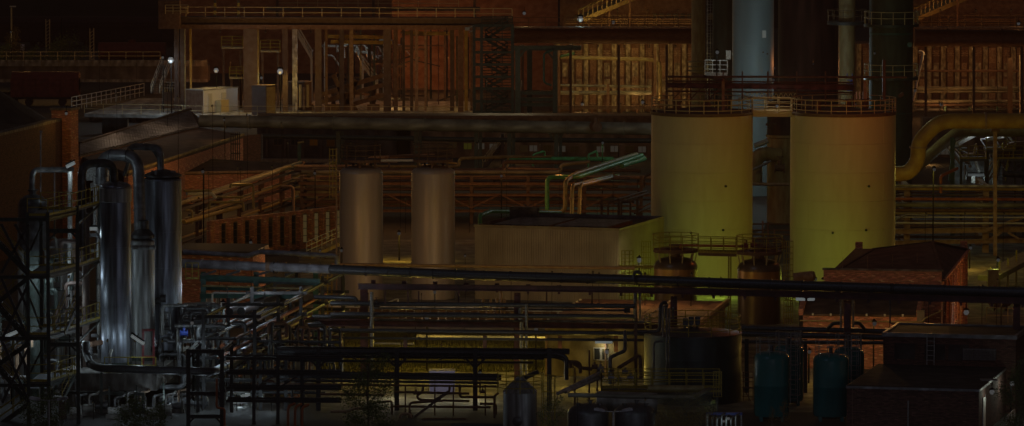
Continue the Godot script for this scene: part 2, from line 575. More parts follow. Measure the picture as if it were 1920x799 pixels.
	mat("oven_brick", Color(0.2, 0.125, 0.085), 0.9, 0, "rusty", Vector3(0.2, 0.2, 0.2), "rough_n", 0.4)
	mat("oven_steel", Color(0.6, 0.5, 0.31), 0.7, 0, "grime", Vector3(0.5, 0.3, 0.5))
	mat("oven_door", Color(0.26, 0.16, 0.1), 0.7, 0, "rusty", Vector3(0.5, 0.4, 0.5))
	mat("oven_door_pale", Color(0.42, 0.3, 0.18), 0.75, 0, "rusty", Vector3(0.5, 0.5, 0.5))
	mat("oven_door_dark", Color(0.15, 0.08, 0.055), 0.75, 0, "rusty", Vector3(0.5, 0.12, 0.5))
	mat("backdrop_rust", Color(0.36, 0.2, 0.115), 0.85, 0, "rusty", Vector3(0.1, 0.15, 0.1))  # rusty backdrop tone, made oranger to stand in for amber glow
	mat("felt", Color(0.065, 0.06, 0.06), 0.85, 0, "grime", Vector3(0.15, 0.15, 0.15), "rough_n", 0.3)
	mat("felt_brown", Color(0.12, 0.08, 0.062), 0.85, 0, "grime", Vector3(0.15, 0.15, 0.15), "rough_n", 0.3)
	mat("red_roof", Color(0.24, 0.14, 0.11), 0.8, 0, "grime", Vector3(0.12, 0.12, 0.12))
	mat("corrugated", Color(0.4, 0.33, 0.19), 0.45, 0.15, "soft", Vector3(0.2, 0.1, 0.2))
	mat("roof_sheet", Color(0.34, 0.32, 0.31), 0.6, 0.1, "grime", Vector3(0.15, 0.15, 0.15))
	mat("panel_grey", Color(0.3, 0.32, 0.34), 0.5, 0.2, "grime", Vector3(0.3, 0.3, 0.3))
	mat("ochre_wall", Color(0.5, 0.4, 0.17), 0.85, 0, "grime", Vector3(0.15, 0.1, 0.15))
	mat("base_wall", Color(0.3, 0.2, 0.13), 0.85, 0, "grime", Vector3(0.15, 0.1, 0.15))
	mat("dark_wall", Color(0.14, 0.11, 0.1), 0.85, 0, "grime", Vector3(0.15, 0.1, 0.15))
	mat("blue_grey", Color(0.3, 0.4, 0.47), 0.5, 0, "soft", Vector3(0.1, 0.04, 0.1))
	mat("tower_brown", Color(0.11, 0.055, 0.045), 0.75, 0, "grime", Vector3(0.25, 0.03, 0.25))
	mat("tower_green", Color(0.07, 0.085, 0.06), 0.7, 0, "rusty", Vector3(0.2, 0.05, 0.2))
	mat("tower_tan", Color(0.35, 0.29, 0.14), 0.65, 0, "rusty", Vector3(0.3, 0.08, 0.3))
	mat("wagon_red", Color(0.2, 0.035, 0.02), 0.7, 0, "rusty", Vector3(0.2, 0.2, 0.2))
	mat("wagon_dark", Color(0.05, 0.02, 0.02), 0.7, 0, "rusty", Vector3(0.2, 0.2, 0.2))
	mat("blue_cloth", Color(0.17, 0.16, 0.33), 0.6)
	mat("sign_white", Color(0.7, 0.7, 0.7), 0.6)
	mat("leaf", Color(0.06, 0.085, 0.025), 0.6)
	mat("leaf_brown", Color(0.13, 0.09, 0.03), 0.7)
	mat("bark", Color(0.16, 0.13, 0.1), 0.9, 0, "speck", Vector3(1, 1, 1))
	mat("glass_dark", Color(0.02, 0.025, 0.03), 0.1)
	for k in ["leaf", "leaf_brown", "blade"]:
		M[k].backlight_enabled = true
		M[k].backlight = Color(0.25, 0.3, 0.1)

func _ready() -> void:
	rng.seed = 77
	# camera
	var cam := Camera3D.new()
	cam.name = "camera"
	cam.position = EYE
	cam.rotation = Vector3(-PITCH, 0, 0)
	cam.fov = rad_to_deg(2.0 * atan(399.5 / F))
	cam.near = 1.0
	cam.far = 4000.0
	cam.current = true
	add_child(cam)
	# sky, unseen moon-like light, exposure
	var env := Environment.new()
	env.background_mode = Environment.BG_SKY
	var sky := Sky.new()
	var sm := ProceduralSkyMaterial.new()
	sm.sky_top_color = Color(0.19, 0.17, 0.165)
	sm.sky_horizon_color = Color(0.30, 0.225, 0.17)
	sm.ground_bottom_color = Color(0.05, 0.04, 0.04)
	sm.ground_horizon_color = Color(0.2, 0.15, 0.13)
	sky.sky_material = sm
	env.sky = sky
	env.background_energy_multiplier = 11.0
	env.tonemap_mode = Environment.TONE_MAPPER_LINEAR
	env.tonemap_exposure = 0.0513
	env.fog_enabled = true
	env.fog_density = 0.00016
	env.fog_light_color = Color(1.0, 0.8, 0.66)
	env.sdfgi_enabled = true
	env.ssao_enabled = true
	env.ssil_enabled = true
	var we := WorldEnvironment.new()
	we.name = "environment"
	we.environment = env
	add_child(we)
	var sun := DirectionalLight3D.new()
	sun.name = "unseen_moonlike_light"  # weak moon-like light out of view, lifting the darkest surfaces
	sun.light_color = Color(0.75, 0.82, 1.0)
	sun.light_energy = 0.16
	sun.light_angular_distance = 12.0
	sun.shadow_enabled = true
	sun.rotation = Vector3(deg_to_rad(-38), deg_to_rad(-38), 0)
	add_child(sun)

	make_materials()
	var ub := MB.new()
	ub.tube(PackedVector3Array([Vector3.ZERO, Vector3.UP]), 1.0, 6, false)
	unit_post = ub.commit()
	ub = MB.new()
	ub.box(Vector3.ZERO, Vector3.ONE)
	unit_box = ub.commit()

	ground_and_hills()
	far_left()
	coke_works()
	towers_behind()
	back_halls()
	mid_left_buildings()
	main_rack()
	tanks_and_hall()
	brick_house()
	pipe_bridge()
	yard_building()
	front_rack()
	front_tanks()
	corner_building()
	left_plant()
	unseen_works_lamps()
	vegetation()
	settle()

func settle() -> void:                 # put each thing's own origin at its base
	for o in get_children():
		if not o is Node3D or o is MeshInstance3D or o is Light3D or o is Camera3D or not o.has_meta("label"):
			continue
		var lo := Vector3(1e9, 1e9, 1e9)
		var s := Vector3.ZERO
		var c := 0
		for k in o.get_children():
			if k is MeshInstance3D:
				lo = lo.min(k.position)
				s += k.position
				c += 1
		if c == 0:
			continue
		var at := Vector3(s.x / c, lo.y, s.z / c)
		o.position += at
		for k in o.get_children():
			k.position -= at

func deck(par: Node3D, nm: String, q: Array, thick: float, mt: Material) -> MeshInstance3D:     # a level slab on four corners
	var mb := MB.new()
	var dn := Vector3.DOWN * thick
	mb.quad(q[0], q[1], q[2], q[3], Vector3.UP)
	mb.quad(q[0] + dn, q[1] + dn, q[2] + dn, q[3] + dn, Vector3.DOWN)
	var c: Vector3 = (q[0] + q[1] + q[2] + q[3]) * 0.25
	for i in 4:
		var a: Vector3 = q[i]
		var b: Vector3 = q[(i + 1) % 4]
		var nn := (b - a).cross(Vector3.UP).normalized()
		if nn.dot((a + b) * 0.5 - c) < 0:
			nn = -nn
		mb.quad(a, b, b + dn, a + dn, nn)
	return part(par, nm, mb, mt)

func ground_and_hills() -> void:
	var mb := MB.new()
	mb.quad(Vector3(-900, 0, 50), Vector3(900, 0, 50), Vector3(900, 0, -2500), Vector3(-900, 0, -2500), Vector3.UP)
	structure("ground", mb, M.asphalt)
	# lit yard between the racks
	mb = MB.new()
	mb.quad(G(600, 330) + Vector3.UP * 0.004, G(1640, 330) + Vector3.UP * 0.004, G(1560, 430) + Vector3.UP * 0.004, G(560, 430) + Vector3.UP * 0.004, Vector3.UP)
	structure("yard_paving", mb, M.paving)
	mb = MB.new()
	mb.quad(G(560, 431) + Vector3.UP * 0.004, G(1210, 431) + Vector3.UP * 0.004, G(1210, 452) + Vector3.UP * 0.004, G(560, 452) + Vector3.UP * 0.004, Vector3.UP)
	structure("works_road", mb, M.paving)
	mb = MB.new()
	mb.quad(G(1690, 352) + Vector3.UP * 0.004, G(2000, 352) + Vector3.UP * 0.004, G(1960, 450) + Vector3.UP * 0.004, G(1720, 450) + Vector3.UP * 0.004, Vector3.UP)
	structure("side_road", mb, M.paving)
	mb = MB.new()
	mb.quad(G(600, 352) + Vector3.UP * 0.008, G(1022, 352) + Vector3.UP * 0.008, G(1022, 377) + Vector3.UP * 0.008, G(600, 377) + Vector3.UP * 0.008, Vector3.UP)
	structure("lawn", mb, M.grass)
	# blades on the lawn
	var bl := MB.new()
	for k in 7:
		var a := rng.randf() * TAU
		var d := Vector3(cos(a), 0, sin(a))
		var e := Vector3(-d.z, 0, d.x) * 0.02
		var o := Vector3(rng.randf_range(-0.15, 0.15), 0, rng.randf_range(-0.15, 0.15))
		bl.tri(o - e, o + e, o + d * 0.09 + Vector3.UP * rng.randf_range(0.12, 0.24), Vector3.UP, Vector3.UP, Vector3.UP)
	var mm := MultiMesh.new()
	mm.transform_format = MultiMesh.TRANSFORM_3D
	mm.mesh = bl.commit()
	mm.instance_count = 9000
	for i in mm.instance_count:
		var d := rng.randf_range(352.3, 376.5)
		mm.set_instance_transform(i, Transform3D(Basis(Vector3.UP, rng.randf() * TAU).scaled(Vector3.ONE * rng.randf_range(0.7, 1.5)), G(rng.randf_range(603, 1020), d) + Vector3.UP * 0.008))
	var mi := MultiMeshInstance3D.new()
	mi.name = "grass"
	mi.multimesh = mm
	mi.material_override = M.blade
	mi.set_meta("label", "short yellowish grass on the lawn under the pipe bridge")
	mi.set_meta("category", "grass")
	mi.set_meta("kind", "stuff")
	add_child(mi)
	# dark hillside behind everything
	var hn := FastNoiseLite.new()
	hn.seed = 12
	hn.frequency = 0.012
	var hl := MB.new()
	var pts := []
	for j in 12:
		var row := []
		for i in 41:
			var x := lerpf(-260, 260, i / 40.0)
			var z := -820.0 - j * 22.0
			row.append(Vector3(x, -1.0 + j * 7.0 + hn.get_noise_2d(x, z) * 5.0 * minf(j, 3), z))
		pts.append(row)
	for j in 11:
		for i in 40:
			var a: Vector3 = pts[j][i]
			var b: Vector3 = pts[j][i + 1]
			var c: Vector3 = pts[j + 1][i + 1]
			var d: Vector3 = pts[j + 1][i]
			var nn := (b - a).cross(c - a).normalized()
			if nn.y < 0:
				nn = -nn
			hl.quad(a, b, c, d, nn)
	structure("hillside", hl, M.earth)

# ---- the plant at the left --------------------------------------------------
func tower_column(nm: String, label: String, px: float, d: float, wpx: float, ytop: float, h0: float, band: float, mt: Material, cat := "process column") -> Node3D:
	var t := thing(nm, label, cat, "tall metal process columns")
	var r := m(wpx, d) * 0.5
	var top := hy(ytop, d)
	var c := Vector3(V(px, ytop, d).x, h0, -d)
	var y := h0
	var k := 0
	while y < top - r * 0.3:
		var y2 := minf(y + band, top - r * 0.28)
		var rr := r * (1.0 + rng.randf_range(-0.004, 0.004))
		var mb := MB.new()
		var tilt := Basis(Vector3(rng.randf_range(-1, 1), 0, rng.randf_range(-1, 1)).normalized(), rng.randf_range(-0.004, 0.004))
		mb.lathe(Vector3(c.x, y, c.z), [[rr, 0.0], [rr, (y2 - y) * 0.96], [rr * 1.012, (y2 - y) * 0.965], [rr * 1.012, y2 - y], [rr * 0.9, y2 - y]], 40, tilt)
		part(t, "cladding_band", mb, mt)
		y = y2
		k += 1
	var dm := MB.new()
	dm.lathe(Vector3(c.x, y, c.z), [[r * 1.0, 0.0], [r * 0.97, r * 0.09], [r * 0.8, r * 0.2], [r * 0.45, r * 0.29], [0.0, r * 0.33]], 32)
	part(t, "dome", dm, mt)
	var sk := MB.new()
	sk.lathe(c, [[r * 1.1, 0.0], [r * 1.1, 0.06], [r * 1.02, 0.08], [r * 1.02, 0.3]], 32)
	part(t, "base_ring", sk, M.green_steel)
	return t
func plain_pipe(par: Node3D, nm: String, pts: Array, dpx: float, mt: Material) -> void:
	pipe(par, nm, pts, dpx, mt, 1.2, 10)
func clutter(par: Node3D, x0: float, x1: float, y0: float, y1: float, d0: float, d1: float, count: int, mats: Array, dmin: float, dmax: float, flat := 0.5) -> void:    # short bent lines between vessels
	for k in count:
		var d := rng.randf_range(d0, d1)
		var x := rng.randf_range(x0, x1)
		var y := rng.randf_range(y0, y1)
		var dx := rng.randf_range(14, 60) * (1 if rng.randf() < 0.5 else -1)
		var dy := rng.randf_range(15, 60)
		var pts := [[x, y, d], [x + dx, y, d], [x + dx, y + dy, d]]
		if rng.randf() < flat:
			pts = [[x, y + dy, d], [x, y, d], [x + dx, y, d + rng.randf_range(0, 2.0)], [x + dx, y + dy * 1.3, d + 0.4]]
		for p in pts:
			p[0] = clampf(p[0], x0, x1)
			p[1] = minf(p[1], y1 + 30)
		pipe(par, "pipe", pts, rng.randf_range(dmin, dmax), mats[rng.randi() % mats.size()], 1.3, 8)

func left_plant() -> void:
	var st: Material = M.stainless
	# concrete table
	var t := thing("concrete_table", "concrete table on short piers carrying the silver columns", "platform")
	var h0 := hy(700, 331)
	deck(t, "slab", [V(108, 700, 331), V(294, 700, 331), Vector3(V(330, 700, 331).x, h0, -347), Vector3(V(150, 700, 331).x, h0, -347)], 1.1, M.concrete)
	for p in [[128, 332.0], [186, 332.0], [262, 332.0], [300, 344.0], [180, 344.0]]:
		var q := G(p[0], p[1])
		box_part(t, "pier", q + Vector3.UP * (h0 - 1.1) * 0.5, Vector3(0.7, h0 - 1.1, 0.7), M.concrete)
	railing(t, [V(196, 700, 331.3), V(240, 700, 331.3), V(292, 700, 331.3)], 1.0, M.yellow, 0.032, 1.1)
	# the three bright columns
	var a := tower_column("process_column", "tall shiny steel column nearest the viewer, with stacked cladding bands and domed head", 216, 335.0, 58, 341, h0, 0.95, st)
	var hat := MB.new()
	var ar := m(58, 335) * 0.5
	hat.lathe(Vector3(V(216, 377, 335).x, hy(378, 335), -335), [[ar * 1.0, 0.0], [ar * 1.07, 0.03], [ar * 1.07, 0.86], [ar * 0.98, 0.92]], 40)
	part(a, "head_collar", hat, M.stainless_dull)
	tower_column("process_column", "slimmer steel column with a dark cone between the two big silver ones", 267, 338.5, 45, 447, h0, 0.9, M.stainless_dull)
	var neck := thing("column_neck", "dark cone and neck on top of the slim middle column", "pipe fitting")
	var nb := MB.new()
	nb.lathe(Vector3(V(267, 447, 338.5).x, hy(446, 338.5), -338.5), [[0.77, 0.0], [0.78, 0.18], [0.5, 0.5], [0.42, 0.6], [0.42, 1.1], [0.3, 1.15]], 28)
	part(neck, "cone", nb, M.dark_duct)
	tower_column("process_column", "widest silver column with a dark flat cone roof behind the others", 305, 341.0, 70, 328, h0, 1.15, M.stainless)
	var croof := thing("column_roof", "dark shallow cone roof of the widest silver column", "roof")
	var cb := MB.new()
	var crr := m(70, 341) * 0.5
	cb.lathe(Vector3(V(305, 328, 341).x, hy(331, 341), -341), [[crr * 1.03, 0.0], [crr * 1.03, 0.12], [crr * 0.4, 0.42], [0.0, 0.5]], 40)
	part(croof, "cone", cb, M.dark_duct)
	for k in 4:
		var q := V([286, 292, 322, 327][k], 324, [340.3, 340.0, 340.6, 341.5][k])
		box_part(croof, "nozzle", q, Vector3(0.16, 0.3, 0.16), M.duct_grey)
	# the overhead pipes
	lone_pipe("overhead_pipe", "dark fat pipe looped over to the nearest silver column", [[153, 470, 333.5], [153, 306, 333.5], [212, 306, 334.8], [214, 344, 335.0]], 16, M.dark_duct, 1.6, 1)
	lone_pipe("overhead_pipe", "wide pale grey pipe arching down to the slim middle column", [[190, 345, 340.5], [190, 291, 340.5], [259, 291, 339.0], [262, 432, 338.5]], 22, M.duct_grey, 1.5, 2)
	lone_pipe("overhead_pipe", "blue-grey pipe bent off the roof of the widest column", [[301, 320, 341.0], [301, 277, 341.0], [246, 274, 343.0], [236, 300, 344.0]], 13, M.duct_grey, 1.4, 1)
	lone_pipe("overhead_pipe", "thin pipe looped behind the arching pipes", [[300, 300, 344.0], [285, 276, 344.0], [250, 276, 345.0], [232, 330, 345.0]], 8, M.dark_duct, 1.4)
	lone_pipe("overhead_pipe", "grey duct running flat along the brick wall to a vertical leg", [[60, 372, 338.0], [60, 319, 338.0], [135, 318, 341.0]], 11, M.duct_grey, 1.5, 1)
	lone_pipe("riser_pipe", "white lit riser under the lamp by the brick wall", [[131, 322, 338.0], [131, 600, 338.0]], 9, M.white_metal, 1.0, 2)
	lone_pipe("riser_pipe", "dark riser rising between the tower and the nearest column", [[161, 400, 334.5], [161, 690, 334.5]], 14, M.brown_steel, 1.0, 4)
	lone_pipe("riser_pipe", "white pipe elbow hung by the upper lamp", [[178, 330, 341.0], [178, 430, 341.0], [192, 440, 341.0]], 8, M.white_metal)
	lone_pipe("cross_pipe", "short grey stub pipe across the slim middle column", [[244, 464, 336.5], [292, 464, 336.5]], 8, M.stainless_dull, 1.0, 2)
	# white housings in the bright corner
	var ch := thing("equipment_box", "white boxy condenser housings under the arching pipes", "equipment")
	for b in [[171, 325, 342.5, 18, 26], [196, 330, 343.5, 14, 20], [183, 350, 343.0, 26, 14]]:
		box_part(ch, "housing", V(b[0], b[1], b[2]), Vector3(m(b[3], 342), m(b[4], 342), 0.7), M.white_metal)
	box_part(ch, "support", Vector3(V(183, 360, 343).x, hy(365, 343) * 0.5, -343.2), Vector3(0.3, hy(365, 343), 0.3), M.green_steel)
	# vessels at the far left
	tower_column("process_column", "pale narrow column seen through the leftmost steel braces", 45, 341.0, 26, 405, 0.0, 1.1, M.pale_vessel)
	tower_column("process_column", "stout pale vessel standing inside the steel stair tower", 118, 345.0, 48, 448, 0.0, 1.6, M.pale_vessel)
	tower_column("process_column", "cream vessel low behind the stair tower", 76, 346.0, 30, 520, 0.0, 1.2, M.pale_vessel)
	var vt := thing("round_vessel", "dark domed vessel on the top deck at the far left", "vessel")
	var vb := MB.new()
	var vc := V(62, 404, 338)
	vb.lathe(vc, [[0.95, -2.2], [0.95, 0.75], [0.85, 1.0], [0.55, 1.25], [0.2, 1.35], [0.2, 1.55], [0.34, 1.56], [0.34, 1.66], [0.0, 1.66]], 28)
	part(vt, "shell", vb, M.dark_duct)
	var vg := MB.new()
	vg.lathe(Vector3(vc.x, 0, vc.z), [[0.6, 0.0], [0.6, vc.y - 2.2]], 16)
	part(vt, "skirt", vg, M.green_steel)
	# stair tower
	var tw := thing("stair_tower", "dark steel stair tower with yellow railings at the left edge", "stair tower")
	var P := {}
	for q in [["a", 54, 324.0], ["b", 92, 324.0], ["c", 79, 329.0], ["d", 147, 329.0], ["e", -8, 324.0]]:
		var g := G(q[1], q[2])
		P[q[0]] = g
		beam_part(tw, "column", g, g + Vector3.UP * hy(398, 324), 0.2, 0.22, M.green_steel, true)
	var lv := [hy(405, 324), hy(513, 324), hy(628, 324), hy(716, 324)]
	for y in lv:
		var up: Vector3 = Vector3.UP * y
		deck(tw, "deck", [P.a + up, P.b + up, P.d + up, P.c + up], 0.1, M.grating)
		for e in [["a", "b"], ["b", "d"], ["c", "d"], ["a", "c"], ["e", "a"]]:
			beam_part(tw, "beam", P[e[0]] + up + Vector3.DOWN * 0.22, P[e[1]] + up + Vector3.DOWN * 0.22, 0.14, 0.22, M.green_steel, true)
		railing(tw, [P.a + up, P.b + up, P.d + up], 1.05, M.yellow, 0.032, 1.0)
		railing(tw, [P.c + up, P.d + up], 1.05, M.yellow, 0.03, 1.0)
	# a side gangway to the nearest column at each level
	for y in [lv[0], lv[1], lv[2]]:
		var up: Vector3 = Vector3.UP * y
		var s: Vector3 = P.d + up
		var e2 := Vector3(V(186, 400, 334).x, y, -333.6)
		deck(tw, "gangway", [s, e2, e2 + Vector3(-0.5, 0, -1.0), s + Vector3(-0.5, 0, -1.0)], 0.12, M.grating)
		railing(tw, [s, e2], 1.05, M.yellow, 0.03, 0.9)
		var br := MB.new()
		br.beam(s + Vector3.DOWN * 1.0, e2 + Vector3.DOWN * 0.15, 0.1, 0.1)
		part(tw, "bracket", br, M.green_steel)
	# flights at the outer edge, switching back
	var fl := [[-5, 455, 52, 514], [52, 522, -5, 568], [-5, 575, 52, 638], [52, 645, -5, 685], [-5, 690, 52, 752], [52, 760, -5, 800]]
	for f in fl:
		stair(tw, V(f[0], f[1], 325.0), V(f[2], f[3], 325.0), Vector3(0, 0, -0.8), M.green_steel, M.yellow)
	for f in [[-12, 568, 0, 571], [-12, 686, 0, 688]]:
		var a0 := V(f[0], f[1], 324.7)
		var a1 := V(f[2] + 2, f[1], 324.7)
		deck(tw, "landing", [a0, a1, a1 + Vector3(0, 0, -1.2), a0 + Vector3(0, 0, -1.2)], 0.1, M.grating)
	for b in [[2, 420, 50, 514], [28, 420, 54, 470], [3, 523, 54, 640], [34, 539, 54, 585], [5, 642, 54, 755], [36, 660, 54, 700], [54, 420, 2, 512], [54, 530, 2, 640], [54, 650, 4, 755]]:
		beam_part(tw, "brace", V(b[0], b[1], 323.8), V(b[2], b[3], 323.8), 0.12, 0.16, M.black_steel)
	for b in [[54, 520, 79, 560], [79, 420, 56, 470], [56, 560, 79, 622], [79, 655, 56, 700]]:
		beam_part(tw, "brace", V(b[0], b[1], 326), V(b[2], b[3], 327), 0.08, 0.1, M.green_steel)
	# inner flights with yellow rails
	stair(tw, V(99, 626, 326.0), V(122, 574, 328.2), Vector3(0.75, 0, 0.1), M.green_steel, M.yellow)
	stair(tw, V(92, 752, 324.5), V(116, 706, 327.5), Vector3(0.8, 0, 0.1), M.green_steel, M.yellow)
	var ld := V(98, 574, 328.2)
	# portals across the tower's face
	for y in [433, 646]:
		beam_part(tw, "portal_beam", V(92, y, 324), V(147, y, 324.0), 0.2, 0.26, M.green_steel, true)
		for s in [[92, 14], [147, -14]]:
			beam_part(tw, "haunch", V(s[0], y + 16, 324.0), V(s[0] + s[1], y + 2, 324.0), 0.14, 0.12, M.green_steel)
	beam_part(tw, "column", G(147, 324.0), G(147, 324.0) + Vector3.UP * hy(420, 324), 0.22, 0.24, M.green_steel, true)
	# clutter of lines inside the plant
	var cl := thing("process_piping", "tangle of small lit pipes between the left stair tower and columns", "piping")
	clutter(cl, 85, 185, 440, 690, 336, 343, 46, [M.white_metal, M.duct_grey, M.pale_vessel, M.brown_steel, M.green_steel], 3, 9)
	clutter(cl, 165, 340, 600, 690, 343, 347, 36, [M.white_metal, M.duct_grey, M.rust_light, M.galvanised], 3, 9)
	var c2 := thing("process_piping", "bends and small valves crowded at the foot of the widest column", "piping")
	clutter(c2, 300, 420, 570, 680, 337, 343, 52, [M.white_metal, M.duct_grey, M.dark_duct, M.stainless_dull, M.black_pipe], 3, 10)
	for q in [[312, 615, 338], [360, 590, 339], [345, 625, 336], [290, 655, 333], [322, 640, 335]]:
		valve_parts(c2, V(q[0], q[1], q[2]), 0.16, Vector3.RIGHT, M.dark_tank if q[0] != 345 else M.blue_paint, M.black_steel)
	for q in [[334, 580, 342.5], [300, 560, 339.6], [291, 565, 339.6]]:
		var fb := MB.new()
		fb.cyl(V(q[0], q[1], q[2]), V(q[0] + 9, q[1], q[2]), 0.22, 14)
		part(c2, "flange_end", fb, M.dark_duct)
		wheel(c2, V(q[0] + 10, q[1], q[2] - 0.0), 0.25, Vector3.RIGHT, M.black_steel)
	var ow := thing("white_drum", "white bulging drum lying behind the bends beside the widest column", "vessel")
	var wb := MB.new()
	wb.cyl(V(345, 588, 344), V(400, 586, 344), 0.7, 24)
	wb.lathe(V(400, 586, 344), [[0.7, 0.0], [0.55, 0.3], [0.0, 0.4]], 20, Basis(Vector3.BACK, -PI / 2))
	part(ow, "shell", wb, M.white_metal)
	box_part(ow, "saddle", Vector3(V(372, 600, 344).x, hy(606, 344) * 0.5, -344), Vector3(0.6, hy(606, 344), 0.9), M.green_steel)
	# red pump frame
	var rf := thing("red_portal", "red steel portal frame at the foot of the silver columns", "frame")
	for x in [268, 288]:
		beam_part(rf, "leg", V(x, 688, 332.5), V(x, 618, 332.5), 0.14, 0.14, M.red_steel)
	for y in [619, 669]:
		beam_part(rf, "crossbar", V(266, y, 332.5), V(290, y, 332.5), 0.12, 0.14, M.red_steel)
	# shiny pipe along the slab edge, turning back into the racks
	lone_pipe("low_pipe", "long shiny black pipe lying along the slab edge and turning back right", [[161, 640, 332.0], [161, 662, 332.0], [172, 690, 330.2], [400, 697, 328.2], [470, 664, 341.0], [540, 632, 355.0]], 15, M.black_pipe, 1.8, 2)
	lone_pipe("elbow_pipe", "grey bent pipe frame beside the dark valves", [[336, 705, 333.0], [336, 640, 333.0], [382, 640, 333.6], [382, 665, 333.6]], 8, M.duct_grey, 1.3)
	lone_pipe("elbow_pipe", "fat grey pipe loop right of the drum", [[372, 640, 336.0], [372, 612, 336.0], [425, 612, 337.0], [425, 650, 337.0]], 9, M.duct_grey, 1.3)
	lone_pipe("elbow_pipe", "short brown nozzle sloping into the nearest column", [[170, 646, 333.6], [190, 642, 334.2]], 10, M.rust, 1.0, 1)
	lone_pipe("elbow_pipe", "small white curved vent in front of the nearest column", [[206, 684, 331.6], [206, 664, 331.6], [209, 656, 331.8]], 6, M.white_metal, 1.2)
	# thin drain along the deck and the dark kerb beam
	lone_pipe("drain_pipe", "slim grey drain bent down over the slab's edge", [[128, 690, 330.4], [140, 699, 330.4], [143, 799, 330.4]], 4, M.galvanised, 1.4)
	var kb := thing("kerb_beam", "dark green steel beam along the front of the concrete table", "beam")
	beam_part(kb, "girder", V(112, 736, 329.6), V(270, 739, 329.6), 0.18, 0.2, M.green_steel, true)
	for x in [190, 268, 118]:
		beam_part(kb, "stanchion", V(x, 738, 329.6), G(x, 329.6), 0.16, 0.16, M.green_steel)
	beam_part(kb, "stanchion", V(190, 738, 329.6), V(190, 698, 329.6), 0.16, 0.16, M.green_steel)
	# under the table: lit ducts
	var ud := thing("pump_station", "pale ducts, pumps and drums lit below the concrete table", "pump")
	for q in [[[155, 752, 335.0], [165, 760, 335.0], [188, 748, 335.0], [200, 770, 335.0]], [[196, 738, 334.0], [198, 760, 334.0], [235, 745, 334.0]], [[300, 750, 334.0], [360, 750, 334.0], [360, 799, 334.0]], [[310, 790, 333.0], [310, 755, 333.0], [390, 757, 333.0]], [[300, 726, 332.0], [345, 726, 332.0], [345, 700, 332.0]]]:
		pipe(ud, "duct", q, 9, M.duct_grey, 1.3, 12)
	for q in [[172, 790, 331.0], [196, 795, 331.5]]:
		var db := MB.new()
		db.cyl(V(q[0], q[1], q[2]), V(q[0] + 14, q[1] - 6, q[2] + 3.0), 0.24, 16)
		part(ud, "drum", db, M.white_metal)
		var de := MB.new()
		de.cyl(V(q[0] - 0.6, q[1] + 0.4, q[2] - 0.1), V(q[0], q[1], q[2]), 0.255, 16)
		part(ud, "drum_lid", de, M.blue_paint)
	clutter(ud, 285, 400, 740, 790, 334, 340, 34, [M.white_metal, M.pale_vessel, M.duct_grey, M.galvanised], 3, 8)
	clutter(ud, 425, 560, 735, 790, 334, 342, 40, [M.white_metal, M.pale_vessel, M.duct_grey, M.galvanised, M.orange_pipe], 3, 7)
	var pg := thing("pump_row", "row of pale pumps and upright pipes under the concrete table's front", "pump")
	for k in 9:
		var x := 140.0 + k * 24.0
		var d := 327.0 + (k % 3) * 1.4
		var g := G(x, d)
		var pm := MB.new()
		pm.cyl(g + Vector3(-0.3, 0.45, 0), g + Vector3(0.35, 0.45, 0), 0.24, 14)
		pm.cyl(g + Vector3(0.3, 0.45, 0), g + Vector3(0.42, 0.45, 0), 0.32, 14)
		part(pg, "pump_casing", pm, [M.white_metal, M.pale_vessel, M.duct_grey][k % 3])
		box_part(pg, "plinth", g + Vector3(0, 0.12, 0), Vector3(0.9, 0.24, 0.5), M.concrete)
		var up := MB.new()
		pipe_mb(up, [g + Vector3(0.1, 0.6, 0), g + Vector3(0.1, 1.25, 0), g + Vector3(0.1 + 0.5 * (k % 2), 1.3, -0.6), g + Vector3(0.6, 1.3, -1.6)], 0.14)
		part(pg, "discharge_pipe", up, [M.duct_grey, M.white_metal, M.rust_light][k % 3])
	for k in 14:
		var g := G(120 + k * 17, 328.5 + (k * 7 % 5))
		beam_part(pg, "upright", g, g + Vector3.UP * (0.8 + 0.5 * (k % 3)), 0.1, 0.1, [M.galvanised, M.pale_vessel, M.green_steel][k % 3])
	clutter(pg, 10, 150, 700, 760, 333, 342, 26, [M.white_metal, M.pale_vessel, M.duct_grey, M.green_steel], 3, 8)
	var wl := thing("lit_wall", "pale block wall lit behind the pumps at the bottom left", "wall")
	box_part(wl, "wall_panel", G(330, 346) + Vector3.UP * 1.0, Vector3(m(520, 346), 2.0, 0.3), M.pale_vessel)
	box_part(wl, "coping", G(330, 346) + Vector3.UP * 2.04, Vector3(m(524, 346), 0.08, 0.36), M.concrete)
	# brown brick pier near the lower stair
	var pr := thing("brick_pier", "brown square pier beside the lowest yellow stair", "pier")
	box_part(pr, "shaft", V(117, 780, 327.0), Vector3(0.42, 1.9, 0.42), M.brown_steel)
	box_part(pr, "cap", V(117, 750, 327.0), Vector3(0.5, 0.12, 0.5), M.concrete)
	# black portal frame in front
	var pf := thing("portal_frame", "black steel portal frame with haunched beams in front of the pump yard", "frame")
	for x in [353, 416]:
		beam_part(pf, "column", G(x, 322.0), V(x, 655, 322.0), 0.24, 0.26, M.black_steel, true)
		beam_part(pf, "column", G(x + 18, 330.0), V(x + 18, 640, 330.0), 0.2, 0.22, M.black_steel, true)
	for y in [659, 738, 781]:
		beam_part(pf, "beam", V(353, y, 322.0), V(416, y, 322.0), 0.2, 0.24, M.black_steel, true)
		for s in [[353, 11], [416, -11]]:
			beam_part(pf, "haunch", V(s[0], y + 14, 322.0), V(s[0] + s[1], y + 2, 322.0), 0.14, 0.1, M.black_steel)
	for x in [353, 416]:
		beam_part(pf, "beam", V(x, 659, 322.0), V(x + 18, 643, 330.0), 0.16, 0.2, M.black_steel, true)
